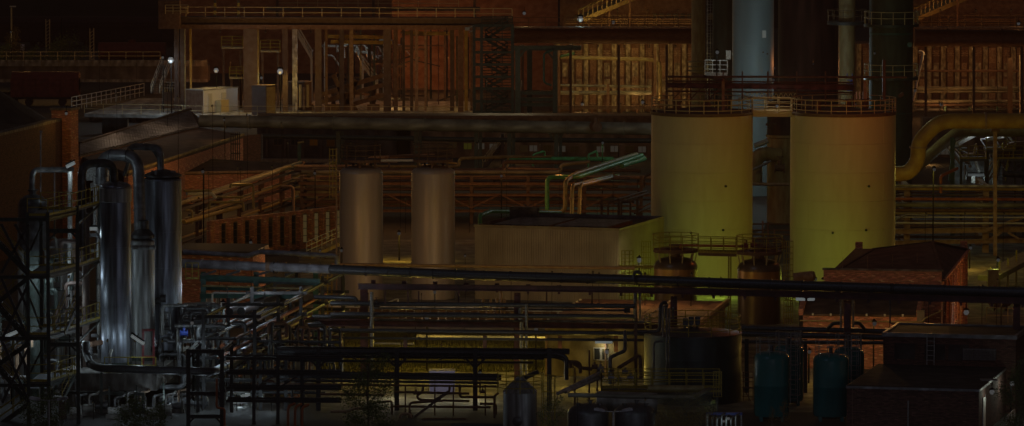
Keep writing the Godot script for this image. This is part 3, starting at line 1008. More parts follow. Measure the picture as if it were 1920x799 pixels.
	lone_pipe("red_line", "thin red pipe jogging down the front portal column", [[406, 710, 321.6], [406, 765, 321.6], [421, 766, 321.6], [421, 799, 321.6]], 4, M.orange_pipe, 1.3)
	for k in 3:
		lone_pipe("orange_hook", ["orange hooked pipe end, leftmost of three by the birch", "orange hooked pipe end, middle of three by the birch", "orange hooked pipe end, rightmost of three by the birch"][k], [[540 + k * 13, 799, 323.0], [540 + k * 13, 762 + k, 323.0], [552 + k * 13, 757 + k, 323.6]], 5, M.orange_pipe, 1.8, 0, "orange hooked pipes")
	var yf := thing("pipe_stand", "black steel frame crowded with pipes left of the front rack", "frame")
	for q in [[476, 324.0], [521, 324.0], [566, 324.0], [488, 331.0], [536, 331.0]]:
		beam_part(yf, "post", G(q[0], q[1]), V(q[0], 668, q[1]), 0.2, 0.2, M.black_steel, true)
	for y in [672, 700, 728, 752]:
		beam_part(yf, "beam", V(424, y, 324.0), V(640, y + 1, 324.0), 0.14, 0.18, M.black_steel, true)
		pipe(yf, "pipe", [[430, y - 5, 324.6], [640, y - 4, 324.6]], rng.randf_range(3, 6), M.black_pipe, 1.0, 8)
	beam_part(yf, "brace", V(476, 728, 323.8), V(521, 700, 323.8), 0.1, 0.1, M.black_steel)
	beam_part(yf, "brace", V(521, 728, 323.8), V(566, 700, 323.8), 0.1, 0.1, M.black_steel)
	var dc := thing("process_piping", "dark jumble of pipes and bends under the slanting fat pipes", "piping")
	clutter(dc, 425, 640, 595, 715, 334, 346, 60, [M.black_pipe, M.dark_duct, M.rust, M.purple_steel, M.black_steel], 3, 8)
	clutter(dc, 0, 60, 560, 760, 336, 344, 30, [M.pale_vessel, M.duct_grey, M.green_steel, M.rust_light], 3, 8)
	# lamps of this plant
	var W := Color(0.86, 0.96, 1.0)
	tube_lamp("tilted white tube lamp blazing against the tall brick wall", V(124, 313, 337.5), V(140, 305, 337.5), W, 13.0)
	tube_lamp("white tube lamp beside the stair tower's upper deck", V(160, 429, 336.0), V(182, 429, 336.0), W, 4.0)
	tube_lamp("white tube lamp glaring at the left edge behind the braces", V(8, 632, 334.0), V(32, 622, 334.0), W, 14.0, 2.4, true)
	tube_lamp("slanting white tube lamp in front of the nearest silver column", V(246, 629, 331.2), V(270, 645, 331.2), W, 5.0)
	tube_lamp("white tube lamp on the bright pump yard at the lower middle-left", V(434, 754, 333.0), V(466, 752, 333.0), W, 8.0, 2.4, true)
	tube_lamp("short white tube lamp just right of the pump yard's long one", V(452, 744, 336.0), V(468, 739, 336.0), W, 8.0, 2.4, true)
	flood("star-bright white lamp over the bends right of the widest column", V(418, 571, 340.0), W, 22.0, "pole", 0.17)
	flood("small white lamp among the dark diagonal pipes", V(432, 662, 331.0), W, 7.0, "pole", 0.13)
	flood("white lamp low behind the widest column's foot", V(345, 598, 345.5), W, 24.0, "pole", 0.16)
	flood("small white lamp behind the bush at the bottom left", V(258, 790, 333.5), W, 10.0, "pole", 0.14)
	flood("unseen white lamp over the pale vessels inside the stair tower", V(128, 560, 334.0), W, 14.0, "pole", 0.12, 0.7)  # lamp not in view, placed to brighten the pale vessels
	flood("small white lamp near the brown nozzle left of the nearest column", V(151, 634, 333.0), W, 8.0, "pole", 0.12)
	flood("white lamp over the bent pipe frame beside the dark valves", V(360, 606, 335.0), W, 10.0, "pole", 0.12)

# ---- pipe racks -------------------------------------------------------------
func rack_frame(t: Node3D, x: float, d: float, top: float, depth: float, w: float, mt: Material, tiers: Array) -> void:    # a pair of posts with cross beams at the given heights
	var g := G(x, d)
	for s in [0.0, depth]:
		var q := Vector3(g.x, 0, g.z - s)
		beam_part(t, "post", q, q + Vector3.UP * top, w, w, mt, true)
	for h in tiers:
		beam_part(t, "cross_beam", Vector3(g.x, h, g.z + 0.3), Vector3(g.x, h, g.z - depth - 0.3), w * 0.8, w, mt, true)

func main_rack() -> void:
	# the long rack behind the tanks, from the silos to the right edge
	var mats := [M.brown_steel, M.rust, M.rust_light, M.olive_pipe, M.rust, M.tan_pipe]
	var t := thing("pipe_rack", "long rusty pipe rack crossing behind the silos and yellow tanks", "pipe rack")
	var x := 566.0
	while x < 1240:
		rack_frame(t, x, 468.0, hy(330, 468), 8.0, 0.28, M.brown_steel, [hy(392, 468), hy(362, 468), hy(341, 468)])
		x += 106.0
	for y in [392, 362, 341]:
		beam_part(t, "girder", V(560, y + 3, 467.7), V(1235, y + 4, 467.7), 0.2, 0.24, M.rust, true)
		beam_part(t, "girder", V(560, y + 3, 476.0), V(1235, y + 4, 476.0), 0.2, 0.24, M.rust, true)
	x = 566.0
	while x < 1230:
		beam_part(t, "brace", V(x, 390, 467.6), V(x + 53, 364, 467.6), 0.12, 0.12, M.rust)
		beam_part(t, "brace", V(x + 106, 390, 467.6), V(x + 53, 364, 467.6), 0.12, 0.12, M.rust)
		x += 106.0
	for k in 34:
		var tier: float = [392, 362, 341, 330][k % 4]
		var d := rng.randf_range(468.5, 476.0)
		var dia := rng.randf_range(3.0, 8.0)
		var up: float = m(dia, d) * 0.5 + 0.14
		var y0 := tier - rng.randf_range(0, 5)
		var a := V(rng.randf_range(545, 600), y0, d)
		var b := V(rng.randf_range(1150, 1235), y0 + 1.5, d)
		a.y = hy(tier, 468) + up
		b.y = a.y
		var mb := MB.new()
		if rng.randf() < 0.4:
			var cpt := a.lerp(b, rng.randf_range(0.2, 0.8))
			pipe_mb(mb, [a, cpt, cpt + Vector3(0, rng.randf_range(0.6, 1.1), 0), cpt + Vector3(rng.randf_range(2, 6), rng.randf_range(0.6, 1.1), -0.5)], m(dia, d))
		else:
			pipe_mb(mb, [a, b], m(dia, d))
		part(t, "pipe", mb, mats[rng.randi() % mats.size()])
	# the rack on the right of the big tanks
	var r := thing("pipe_rack", "lit rack of yellow, green and rusty pipes right of the big tanks", "pipe rack")
	for q in [1700, 1848, 1990]:
		rack_frame(r, q, 440.0, hy(345, 440), 7.0, 0.5, M.rust_light, [hy(452, 440), hy(405, 440), hy(378, 440), hy(352, 440)])
	for q in [[434, 16, 0], [455, 13, 0]]:
		beam_part(r, "girder", V(1678, q[0], 439.4), V(1930, q[0] - 4, 439.4), 0.3, m(q[1], 440) * 0.62, M.rust_light, true)
	beam_part(r, "brace", V(1848, 432, 439.0), V(1925, 405, 439.0), 0.25, 0.25, M.rust_light)
	beam_part(r, "brace", V(1856, 449, 439.0), V(1878, 436, 439.0), 0.2, 0.18, M.rust_light)
	beam_part(r, "brace", V(1912, 449, 439.0), V(1890, 436, 439.0), 0.2, 0.18, M.rust_light)
	for q in [[348, 5, "lagging", 437.0], [354, 6, "yellow_duct", 438.5], [373, 6, "orange_pipe", 439.0], [384, 10, "olive_pipe", 438.6], [394, 7, "rust", 439.2], [400, 5, "tan_pipe", 438.8], [407, 3, "rail_pale", 438.6], [418, 4, "rail_pale", 438.8], [414, 3, "rust", 440.0], [366, 4, "brown_steel", 440.0], [361, 3, "rust", 441.0], [423, 4, "rust_light", 441.0], [444, 6, "brown_steel", 441.0], [427, 3, "rust", 442.0]]:
		pipe(r, "pipe", [[1676, q[0], q[3]], [1930, q[0] + 1, q[3]]], q[1], M[q[2]], 1.0, 10)
	pipe(r, "pipe", [[1764, 362, 437.5], [1764, 330, 437.5], [1795, 316, 440.0]], 6, M.orange_pipe, 1.2)
	pipe(r, "pipe", [[1680, 412, 438.2], [1700, 402, 438.2], [1740, 404, 438.2]], 4, M.galvanised, 1.2)
	# slanting rack coming from the left
	var s := thing("pipe_rack", "crowded slanting pipe rack lit orange left of the silos", "pipe rack")
	for k in 7:
		var f := k / 6.0
		rack_frame(s, lerpf(330, 566, f), lerpf(432, 478, f), 4.4, 5.0, 0.26, M.rust, [1.4, 2.9, 4.2])
	for h in [1.3, 2.8, 4.1]:
		var a0 := G(325, 431)
		var a1 := G(570, 479)
		beam_part(s, "girder", a0 + Vector3.UP * h, a1 + Vector3.UP * h, 0.18, 0.22, M.brown_steel, true)
	for k in 30:
		var h: float = [1.4, 2.9, 4.2, 2.9, 4.2][k % 5]
		var off := rng.randf_range(-4.8, 0.2)
		var dia := rng.randf_range(0.12, 0.34)
		var f0 := rng.randf_range(-0.02, 0.3)
		var f1 := rng.randf_range(0.6, 1.02)
		var a0 := G(330, 432).lerp(G(566, 478), f0) + Vector3(0, h + dia * 0.5 + 0.14, off)
		var a1 := G(330, 432).lerp(G(566, 478), f1) + Vector3(0, h + dia * 0.5 + 0.14, off)
		var mb := MB.new()
		pipe_mb(mb, [a0, a1], dia)
		part(s, "pipe", mb, [M.rust, M.rust_light, M.brown_steel, M.tan_pipe, M.yellow_duct, M.olive_pipe][rng.randi() % 6])
	for q in [[[345, 358, 436.0], [395, 357, 438.0], [400, 369, 438.0], [455, 370, 440.0]], [[432, 352, 440.0], [432, 346, 440.0], [475, 346, 441.0], [475, 392, 441.0]], [[392, 392, 437.0], [392, 379, 437.0], [456, 379, 439.0], [456, 395, 439.0]], [[360, 420, 434.0], [360, 394, 434.0], [348, 394, 434.0]]]:
		pipe(s, "pipe", q, 5, M.tan_pipe, 1.2, 10)
	pipe(s, "pipe", [[350, 363, 436.5], [398, 363, 438.0], [404, 372, 438.0]], 7, M.rail_pale, 1.2)
	pipe(s, "pipe", [[345, 417, 431.0], [450, 387, 440.0]], 8, M.yellow_duct, 1.0)
	lone_pipe("support_pipe", "tan upright pipe with a bent top where two racks meet", [[527, 349, 462.0], [550, 350, 462.0], [550, 410, 462.0]], 5, M.rust_light, 1.3)
	# green and yellow expansion loops in front of the far rack
	var lp := thing("pipe_loops", "yellow-green pipes bent down in front of the far rack", "piping")
	pipe(lp, "pipe", [[1204, 291, 478.0], [1082, 332, 462.0], [1026, 332, 461.0], [1026, 394, 461.0]], 8, M.green_pipe, 1.4, 14)
	pipe(lp, "pipe", [[1193, 289, 479.0], [1078, 326, 463.0], [1060, 340, 460.0], [1060, 398, 460.0], [960, 399, 460.0]], 8, M.tan_pipe, 1.6, 14)
	pipe(lp, "pipe", [[1150, 329, 470.0], [1073, 348, 459.0], [1072, 409, 458.5]], 7, M.tan_pipe, 1.4, 14)
	pipe(lp, "pipe", [[1160, 330, 471.0], [1088, 347, 459.5], [1086, 409, 459.0]], 7, M.tan_pipe, 1.4, 14)
	pipe(lp, "pipe", [[1208, 297, 480.0], [1166, 311, 472.0]], 9, M.green_pipe, 1.2, 14)
	pipe(lp, "pipe", [[900, 430, 420.0], [900, 404, 420.0], [920, 396, 424.0], [1050, 399, 440.0]], 8, M.green_pipe, 1.2, 12)
	for q in [[1103, 321, 466], [1092, 347, 460], [1038, 332, 461.5], [1060, 372, 460], [1072, 372, 458.6], [1086, 372, 459]]:
		var mb := MB.new()
		mb.cyl(V(q[0], q[1] - 1.5, q[2]), V(q[0], q[1] + 1.5, q[2]), 0.25, 14)
		part(lp, "collar", mb, M.rust_light)
	lone_pipe("green_line", "long green pipe with two square loops before the lit windows", [[958, 298, 500.0], [1150, 298, 500.0]], 8, M.green_pipe, 1.2, 3)
	lone_pipe("green_line", "green pipe bent up beside the far stairs", [[828, 318, 498.0], [940, 318, 498.0], [946, 302, 498.0], [975, 296, 498.0]], 6, M.green_pipe, 1.3, 1)
	for k in 2:
		lone_pipe("green_loop", ["square green pipe loop under the far orange wall, left one", "square green pipe loop under the far orange wall, right one"][k], [[999 + k * 104, 318, 498.0], [999 + k * 104, 290, 498.0], [1021 + k * 98, 283, 499.0], [1022 + k * 98, 296, 499.0]], 4, M.green_pipe, 1.2, 0, "green pipe loops")
	var fg := thing("steel_stand", "small dark steel stand of bent pipes left of the first yellow tank", "frame")
	for q in [[[1140, 404, 440.0], [1140, 380, 440.0], [1150, 376, 440.0], [1212, 358, 452.0]], [[1165, 404, 440.0], [1165, 378, 440.0], [1182, 377, 440.0], [1182, 404, 440.0]], [[1190, 400, 441.0], [1222, 388, 446.0]], [[1152, 382, 441.0], [1214, 363, 452.0]], [[1208, 352, 455.0], [1208, 332, 455.0], [1222, 325, 455.0]]]:
		pipe(fg, "pipe", q, 4, M.rust, 1.2, 8)
	for xx in [1128, 1160, 1195]:
		beam_part(fg, "leg", G(xx, 441), V(xx, 372, 441), 0.2, 0.2, M.rust)

func bd(px: float) -> float:
	return 350.0 - (px - 620.0) / 1300.0 * 16.0

func pipe_bridge() -> void:
	# the long black pipe over the whole picture
	var t := lone_pipe("long_black_pipe", "thick black lagged pipe running across the whole middle on the bridge", [[620, 505, bd(620)], [880, 516, bd(880)], [1180, 524.5, bd(1180)], [1540, 537, bd(1540)], [1940, 549, bd(1940)]], 18, M.black_pipe, 1.0, 6)
	for q in [[1196, 525.0], [1676, 541.0]]:
		var d := bd(q[0])
		for s in [-7, 7, -3, 3]:
			var mb := MB.new()
			mb.cyl(V(q[0] + s, q[1], d), V(q[0] + s + 2, q[1], d), 0.36, 16)
			part(t, "coupling", mb, M.black_steel)
	lone_pipe("small_loop", "small black pipe loop standing up on the long black pipe", [[1189, 523, 342.8], [1189, 510, 342.8], [1202, 510, 342.8], [1202, 523, 342.8]], 6, M.black_pipe, 1.2)
	var p := lone_pipe("long_pale_pipe", "pale violet lagged pipe leading left from the long black one", [[340, 494, 356.6], [620, 505, 350.0]], 17, M.lagging, 1.0, 4)
	for x in [501, 529]:
		var mb := MB.new()
		mb.cyl(V(x, 500, 352.7), V(x + 7, 500.3, 352.6), 0.32, 16)
		part(p, "rusty_coupling", mb, M.rust_light)
	for x in [512, 519]:
		var mb := MB.new()
		mb.cyl(V(x, 500.6, 352.6), V(x + 3, 500.7, 352.6), 0.42, 16)
		part(p, "flange", mb, M.dark_tank)
	lone_pipe("upper_pale_pipe", "slimmer violet pipe stepping up above the long pale one", [[345, 472, 359.0], [466, 480, 357.0], [486, 472, 357.0], [632, 480, 355.0], [632, 500, 355.0]], 9, M.lagging, 1.0, 1)
	lone_pipe("tan_line", "thin tan pipe lit orange just above the long black pipe", [[622, 496, 376.0], [1190, 503, 372.0]], 6, M.rust_light, 1.0, 5)
	# bridge steel
	var b := thing("pipe_bridge", "long purple-brown steel bridge carrying the black pipe", "pipe bridge")
	var by := [[672, 537], [1180, 543.5], [1540, 553.5], [1940, 565]]
	for i in 3:
		for off in [-0.9, 0.9]:
			beam_part(b, "girder", V(by[i][0], by[i][1], bd(by[i][0]) + off), V(by[i + 1][0], by[i + 1][1], bd(by[i + 1][0]) + off), 0.3, 0.38, M.purple_steel, true)
	for x in [683, 970, 1263, 1588, 1905]:
		var d := bd(x)
		for off in [-0.9, 0.9]:
			var g := G(x, d + off)
			beam_part(b, "column", g, Vector3(g.x, hy(540 + (x - 683) * 0.022, d) - 0.2, g.z), 0.5 if x < 900 else 0.42, 0.45, M.purple_steel, true)
	var k := 700.0
	while k < 1930:
		var y := 515 + (k - 700) * 0.0285
		box_part(b, "saddle", V(k, y + 15.5, bd(k)), Vector3(0.3, 0.36, 0.5), M.purple_steel)
		beam_part(b, "cross_beam", V(k, y + 24, bd(k) - 0.9), V(k, y + 24, bd(k) + 0.9), 0.16, 0.2, M.purple_steel)
		k += 58.0
	pipe(b, "pipe", [[1260, 541, 343.2], [1930, 559, 334.9]], 4, M.black_pipe, 1.0, 8)
	# left end of the bridge: teal girders
	var tg := thing("teal_bridge", "teal steel girders under the long pale pipe", "pipe bridge")
	for q in [[375, 519, 600, 527, 356.0], [375, 523, 600, 531, 358.0], [375, 555, 560, 556, 355.0], [378, 540, 470, 541, 357.5]]:
		beam_part(tg, "girder", V(q[0], q[1], q[4]), V(q[2], q[3], q[4] - 3.0), 0.25, 0.3, M.teal_steel, true)
	for x in [381, 480, 592]:
		beam_part(tg, "column", G(x, 356.2), V(x, 510, 356.2), 0.34, 0.34, M.teal_steel, true)
		beam_part(tg, "column", G(x, 358.2), V(x, 510, 358.2), 0.3, 0.3, M.teal_steel, true)
	for x in [395, 440, 498, 550]:
		beam_part(tg, "bracket", V(x - 16, 516, 355.0), V(x + 10, 508, 355.0), 0.14, 0.14, M.black_steel)
	pipe(tg, "pipe", [[380, 536, 354.5], [560, 541, 352.0]], 4, M.tan_pipe, 1.0, 8)
	pipe(tg, "pipe", [[398, 570, 354.0], [398, 549, 354.0], [470, 550, 353.0]], 4, M.rail_pale, 1.2, 8)
	railing(tg, [V(348, 524, 354.0), V(372, 524, 354.0)], 1.1, M.yellow, 0.035, 0.4)
	# lower tier
	var lo := thing("lower_pipe_bridge", "lower tier of black and purple pipes and beams below the bridge", "pipe bridge")
	beam_part(lo, "girder", V(596, 606, 348.0), V(1245, 612, 342.0), 0.3, 0.36, M.purple_steel, true)
	beam_part(lo, "girder", V(596, 603, 350.0), V(1245, 609, 344.0), 0.3, 0.36, M.purple_steel, true)
	beam_part(lo, "girder", V(556, 633, 345.0), V(1215, 638, 340.5), 0.14, 0.16, M.black_steel)
	for q in [[[556, 700, 346.0], [556, 619, 346.0], [1230, 626, 341.0]], [[590, 557, 349.0], [668, 559, 348.0], [668, 575, 348.0]], [[620, 569, 347.5], [1192, 574, 342.0]], [[620, 590, 347.0], [1190, 594, 342.0]], [[585, 594, 347.5], [690, 594, 347.0]]]:
		pipe(lo, "pipe", q, 8.5, M.black_pipe, 1.2, 12)
	for q in [[[700, 578, 346.8], [1172, 582, 343.0]], [[700, 600, 347.0], [1220, 604, 342.2]], [[640, 587, 347.4], [900, 588, 345.0]]]:
		pipe(lo, "pipe", q, 4, M.duct_grey, 1.2, 10)
	pipe(lo, "pipe", [[976, 577, 344.5], [976, 600, 344.5]], 9, M.galvanised, 1.2, 12)
	for x in [760, 909, 1050, 1155]:
		beam_part(lo, "hanger", V(x, 660, 344.0), V(x, 630, 344.0), 0.26, 0.26, M.purple_steel, true)
	for x in [722, 765, 785, 860, 1025, 1110]:
		beam_part(lo, "hanger", V(x, 546, 346.0), V(x, 570, 346.0), 0.1, 0.1, M.purple_steel)
	valve_parts(lo, V(706, 572, 346.3), 0.14, Vector3.RIGHT, M.black_steel, M.black_steel)
	box_part(lo, "end_cap", V(1176, 579, 343.0), Vector3(0.36, 0.5, 0.4), M.black_steel)
	beam_part(lo, "hanger", V(1172, 590, 343.0), V(1172, 618, 343.0), 0.08, 0.08, M.galvanised)
	lone_pipe("grey_downpipe", "light grey downpipe beside the first purple bridge column", [[697, 548, 346.0], [697, 710, 346.0]], 7, M.galvanised, 1.0, 2)
	lone_pipe("grey_downpipe", "pair-mate grey downpipe left of the second purple column", [[978, 605, 343.5], [978, 720, 343.5]], 7, M.galvanised, 1.0, 1)
	lone_pipe("grey_downpipe", "slim grey downpipe right beside the second purple column's downpipe", [[987, 570, 343.5], [987, 720, 343.5]], 5, M.galvanised, 1.0, 1)
	lone_pipe("grey_downpipe", "tall grey pipe hanging over the red roof", [[1191, 545, 343.2], [1191, 602, 343.2]], 7, M.galvanised, 1.0, 1)
	lone_pipe("grey_downpipe", "thinner grey pipe hanging over the red roof", [[1200, 545, 343.2], [1200, 602, 343.2]], 4, M.galvanised, 1.0)
	lone_pipe("black_line", "thin black pipe kinked down in front of the brick house", [[1669, 563, 336.0], [1669, 606, 336.0], [1690, 611, 336.0], [1690, 618, 336.0]], 3, M.black_pipe, 1.2)
	# right-hand lower black pipes
	var rl := thing("black_pipe_pair", "two fat black pipes passing low behind the green tanks", "piping")
	pipe(rl, "pipe", [[1392, 615, 341.5], [1670, 622, 338.5]], 10, M.black_pipe, 1.0, 14)
	pipe(rl, "pipe", [[1392, 626, 341.0], [1670, 633, 338.0]], 11, M.black_pipe, 1.0, 14)
	pipe(rl, "pipe", [[1392, 641, 341.0], [1675, 643, 338.0]], 7, M.black_pipe, 1.0, 14)
	pipe(rl, "pipe", [[1552, 617, 339.0], [1562, 606, 338.6], [1578, 606, 338.2]], 7, M.black_pipe, 1.2, 12)
	pipe(rl, "pipe", [[1600, 606, 338.2], [1612, 606, 338.2], [1622, 618, 338.4]], 7, M.black_pipe, 1.2, 12)
	for x in [1577, 1600]:
		pipe(rl, "riser", [[x, 563, 338.0], [x, 615, 338.0]], 4, M.galvanised, 1.0, 8)
	for x in [1400, 1510, 1660]:
		beam_part(rl, "support", G(x, 340.5), V(x, 636, 340.5), 0.25, 0.25, M.black_steel, true)
	# diagonal rack between the plant at the left and the bridge
	var dr := thing("diagonal_rack", "dark rack of pipes slanting back from the left plant to the bridge", "pipe rack")
	var P0 := G(430, 332)
	var P1 := G(600, 362)
	for k2 in 5:
		var f := k2 / 4.0
		var q := P0.lerp(P1, f)
		for off in [-1.6, 1.6]:
			beam_part(dr, "post", q + Vector3(off, 0, 0), q + Vector3(off, 6.2, 0), 0.22, 0.22, M.black_steel, true)
		for h in [1.8, 3.2, 4.4, 5.8]:
			beam_part(dr, "cross_beam", q + Vector3(-2, h, 0), q + Vector3(2, h, 0), 0.18, 0.2, M.black_steel, true)
	for h in [1.7, 3.1, 4.3, 5.7]:
		for off in [-1.7, 1.7]:
			beam_part(dr, "girder", P0 + Vector3(off, h, 0), P1 + Vector3(off, h, 0), 0.15, 0.18, M.black_steel, true)
	for k2 in 22:
		var h: float = [1.8, 3.2, 4.4][k2 % 3]
		var dia := rng.randf_range(0.1, 0.32)
		var off := rng.randf_range(-1.7, 1.7)
		var mb := MB.new()
		pipe_mb(mb, [P0.lerp(P1, rng.randf_range(-0.1, 0.3)) + Vector3(off, h + dia * 0.5 + 0.1, 0), P0.lerp(P1, rng.randf_range(0.6, 1.0)) + Vector3(off, h + dia * 0.5 + 0.1, 0)], dia)
		part(dr, "pipe", mb, [M.black_pipe, M.rust, M.dark_duct, M.purple_steel, M.duct_grey, M.orange_pipe][rng.randi() % 6])
	lone_pipe("slanting_pipe", "fat dark pipe with a cut end, left of the slanting pair", [[430, 585, 345.0], [560, 541, 361.0]], 15, M.dark_duct, 1.0, 3)
	lone_pipe("slanting_pipe", "fat dark pipe with a cut end, right of the slanting pair", [[452, 584, 344.0], [578, 539, 360.0]], 16, M.dark_duct, 1.0, 3)
	lone_pipe("slanting_pipe", "slim rusty pipe slanting below the fat dark pair", [[480, 632, 342.0], [556, 601, 354.0]], 9, M.rust, 1.0, 2)
	lone_pipe("slanting_pipe", "reddish pipe slanting up from the front portal frame", [[402, 694, 329.0], [478, 657, 341.5]], 12, M.rust, 1.0, 2)
	lone_pipe("white_bend", "short dark bend standing among the diagonal pipes", [[530, 600, 350.0], [530, 572, 350.0], [545, 566, 350.0], [545, 590, 350.0]], 8, M.dark_duct, 1.2)
	# tall lit lattice bits behind, where bridge and rack meet
	var sc := thing("scaffold_tower", "narrow tan scaffold tower lit behind the bridge's end", "scaffold")
	for x in [602, 614, 622]:
		beam_part(sc, "pole", G(x, 362.0), V(x, 515, 362.0), 0.1, 0.1, M.yellow_duct)
	for y in range(520, 700, 16):
		beam_part(sc, "rung", V(600, y, 362.0), V(624, y, 362.0), 0.07, 0.07, M.yellow_duct)

func front_rack() -> void:
	var t := thing("front_pipe_rack", "low black pipe rack crossing in front of the lit lawn", "pipe rack")
	for q in [[655, 14, 520, 1068], [668, 6, 530, 1020], [676, 5, 540, 1000]]:
		beam_part(t, "girder", V(q[2], q[0], 333.5), V(q[3], q[0] + 4, 332.0), 0.3, m(q[1], 333) * 0.75, M.black_steel, true)
	for q in [[658, 9, 333.0], [664, 7, 334.2]]:
		pipe(t, "pipe", [[520, q[0], q[2]], [1045, q[0] + 5, q[2] - 1.2], [1062, q[0] + 12, q[2] - 1.2], [1062, 712, q[2] - 1.2]], q[1], M.black_pipe, 1.5, 12)
	for q in [[703, 11, 333.0], [708, 7, 331.6], [715, 5, 331.0], [722, 4, 330.8]]:
		pipe(t, "pipe", [[525, q[0] - 2, q[2]], [935, q[0] + 3, q[2] - 0.6]], q[1], M.black_pipe if q[0] != 722 else M.rust, 1.0, 12)
	beam_part(t, "girder", V(500, 703, 334.0), V(940, 708, 333.0), 0.3, 0.34, M.black_steel, true)
	for x in [597, 744, 891, 1030]:
		for d in [331.0, 334.5]:
			beam_part(t, "column", G(x, d), V(x, 653, d), 0.28, 0.28, M.black_steel, true)
		if x < 1000:
			beam_part(t, "brace", V(x, 690, 331.0), V(x + 18, 672, 331.0), 0.12, 0.12, M.black_steel)
			beam_part(t, "brace", V(x, 690, 331.0), V(x - 18, 672, 331.0), 0.12, 0.12, M.black_steel)
	var x2 := 620.0
	while x2 < 1010:
		beam_part(t, "bracket", V(x2, 674, 332.0), V(x2 + 24, 662, 332.0), 0.1, 0.1, M.black_steel)
		beam_part(t, "bracket", V(x2 + 48, 674, 332.0), V(x2 + 24, 662, 332.0), 0.1, 0.1, M.black_steel)
		x2 += 68
	# left part, dense and dark
	for q in [[[480, 640, 338.0], [640, 642, 336.0]], [[505, 690, 334.0], [505, 640, 334.0], [560, 641, 334.0]], [[510, 690, 334.4], [510, 615, 334.4], [512, 605, 334.4]], [[500, 720, 332.0], [600, 722, 332.0]], [[548, 760, 331.5], [548, 722, 331.5], [575, 714, 331.5]], [[470, 735, 333.0], [610, 737, 332.0]]]:
		pipe(t, "pipe", q, 6, M.black_pipe, 1.3, 10)
	# small lines under the rack
	var s := thing("yard_piping", "rust-brown small pipes bent about under the front rack", "piping")
	var R: Material = M.rust
	for q in [[[740, 735, 329.0], [880, 738, 328.5]], [[768, 790, 328.0], [768, 755, 328.0], [803, 753, 328.0], [830, 752, 328.0]], [[793, 722, 329.0], [793, 735, 329.0], [781, 742, 329.0], [786, 750, 329.0], [880, 752, 329.0]], [[843, 722, 329.0], [843, 736, 329.0], [832, 741, 329.0]], [[862, 722, 329.0], [862, 745, 329.0], [890, 745, 329.0], [925, 745, 329.0]], [[927, 790, 327.0], [927, 742, 327.0], [935, 737, 327.0]], [[790, 799, 326.5], [790, 786, 326.5], [875, 786, 326.5], [877, 799, 326.5]], [[735, 762, 329.0], [920, 764, 328.0]], [[600, 739, 330.0], [720, 741, 329.5]], [[700, 755, 329.0], [735, 752, 329.0], [735, 799, 329.0]], [[900, 757, 329.0], [930, 757, 329.0], [930, 799, 329.0]]]:
		pipe(s, "pipe", q, 4.5, R, 1.4, 8)
	for q in [[[750, 799, 327.0], [750, 776, 327.0], [770, 776, 327.0], [772, 799, 327.0]], [[620, 772, 328.0], [652, 772, 328.0], [664, 766, 328.0], [700, 766, 328.0]]]:
		pipe(s, "pipe", q, 5, M.rust_light, 1.5, 8)
	for q in [[780, 737, 328.8], [905, 735, 328.0], [770, 780, 327.2], [835, 792, 326.3], [848, 792, 326.3]]:
		valve_parts(s, V(q[0], q[1], q[2]), 0.1, Vector3.RIGHT, R, R)
	beam_part(s, "slanting_strut", V(777, 782, 327.6), V(840, 735, 327.6), 0.14, 0.16, M.brown_steel)
	beam_part(s, "slanting_strut", V(812, 752, 327.6), V(842, 733, 327.6), 0.12, 0.12, M.brown_steel)
	for x in [760, 815, 850, 910]:
		beam_part(s, "support", G(x, 328.4), V(x, 722, 328.4), 0.09, 0.09, R)
	lone_pipe("olive_log_pipe", "fat mossy green pipe lying along the bottom edge", [[845, 798, 321.5], [945, 799, 321.0]], 10, M.green_steel, 1.0, 2)
	# floodlight fitting standing on the rack
	var fl := thing("rack_floodlight", "small black unlit floodlight standing on the front rack", "lamp")
	box_part(fl, "housing", V(863, 657, 332.6), Vector3(0.42, 0.3, 0.25), M.black_steel)
	beam_part(fl, "stem", V(863, 662, 332.6), V(863, 667, 332.6), 0.06, 0.06, M.black_steel)

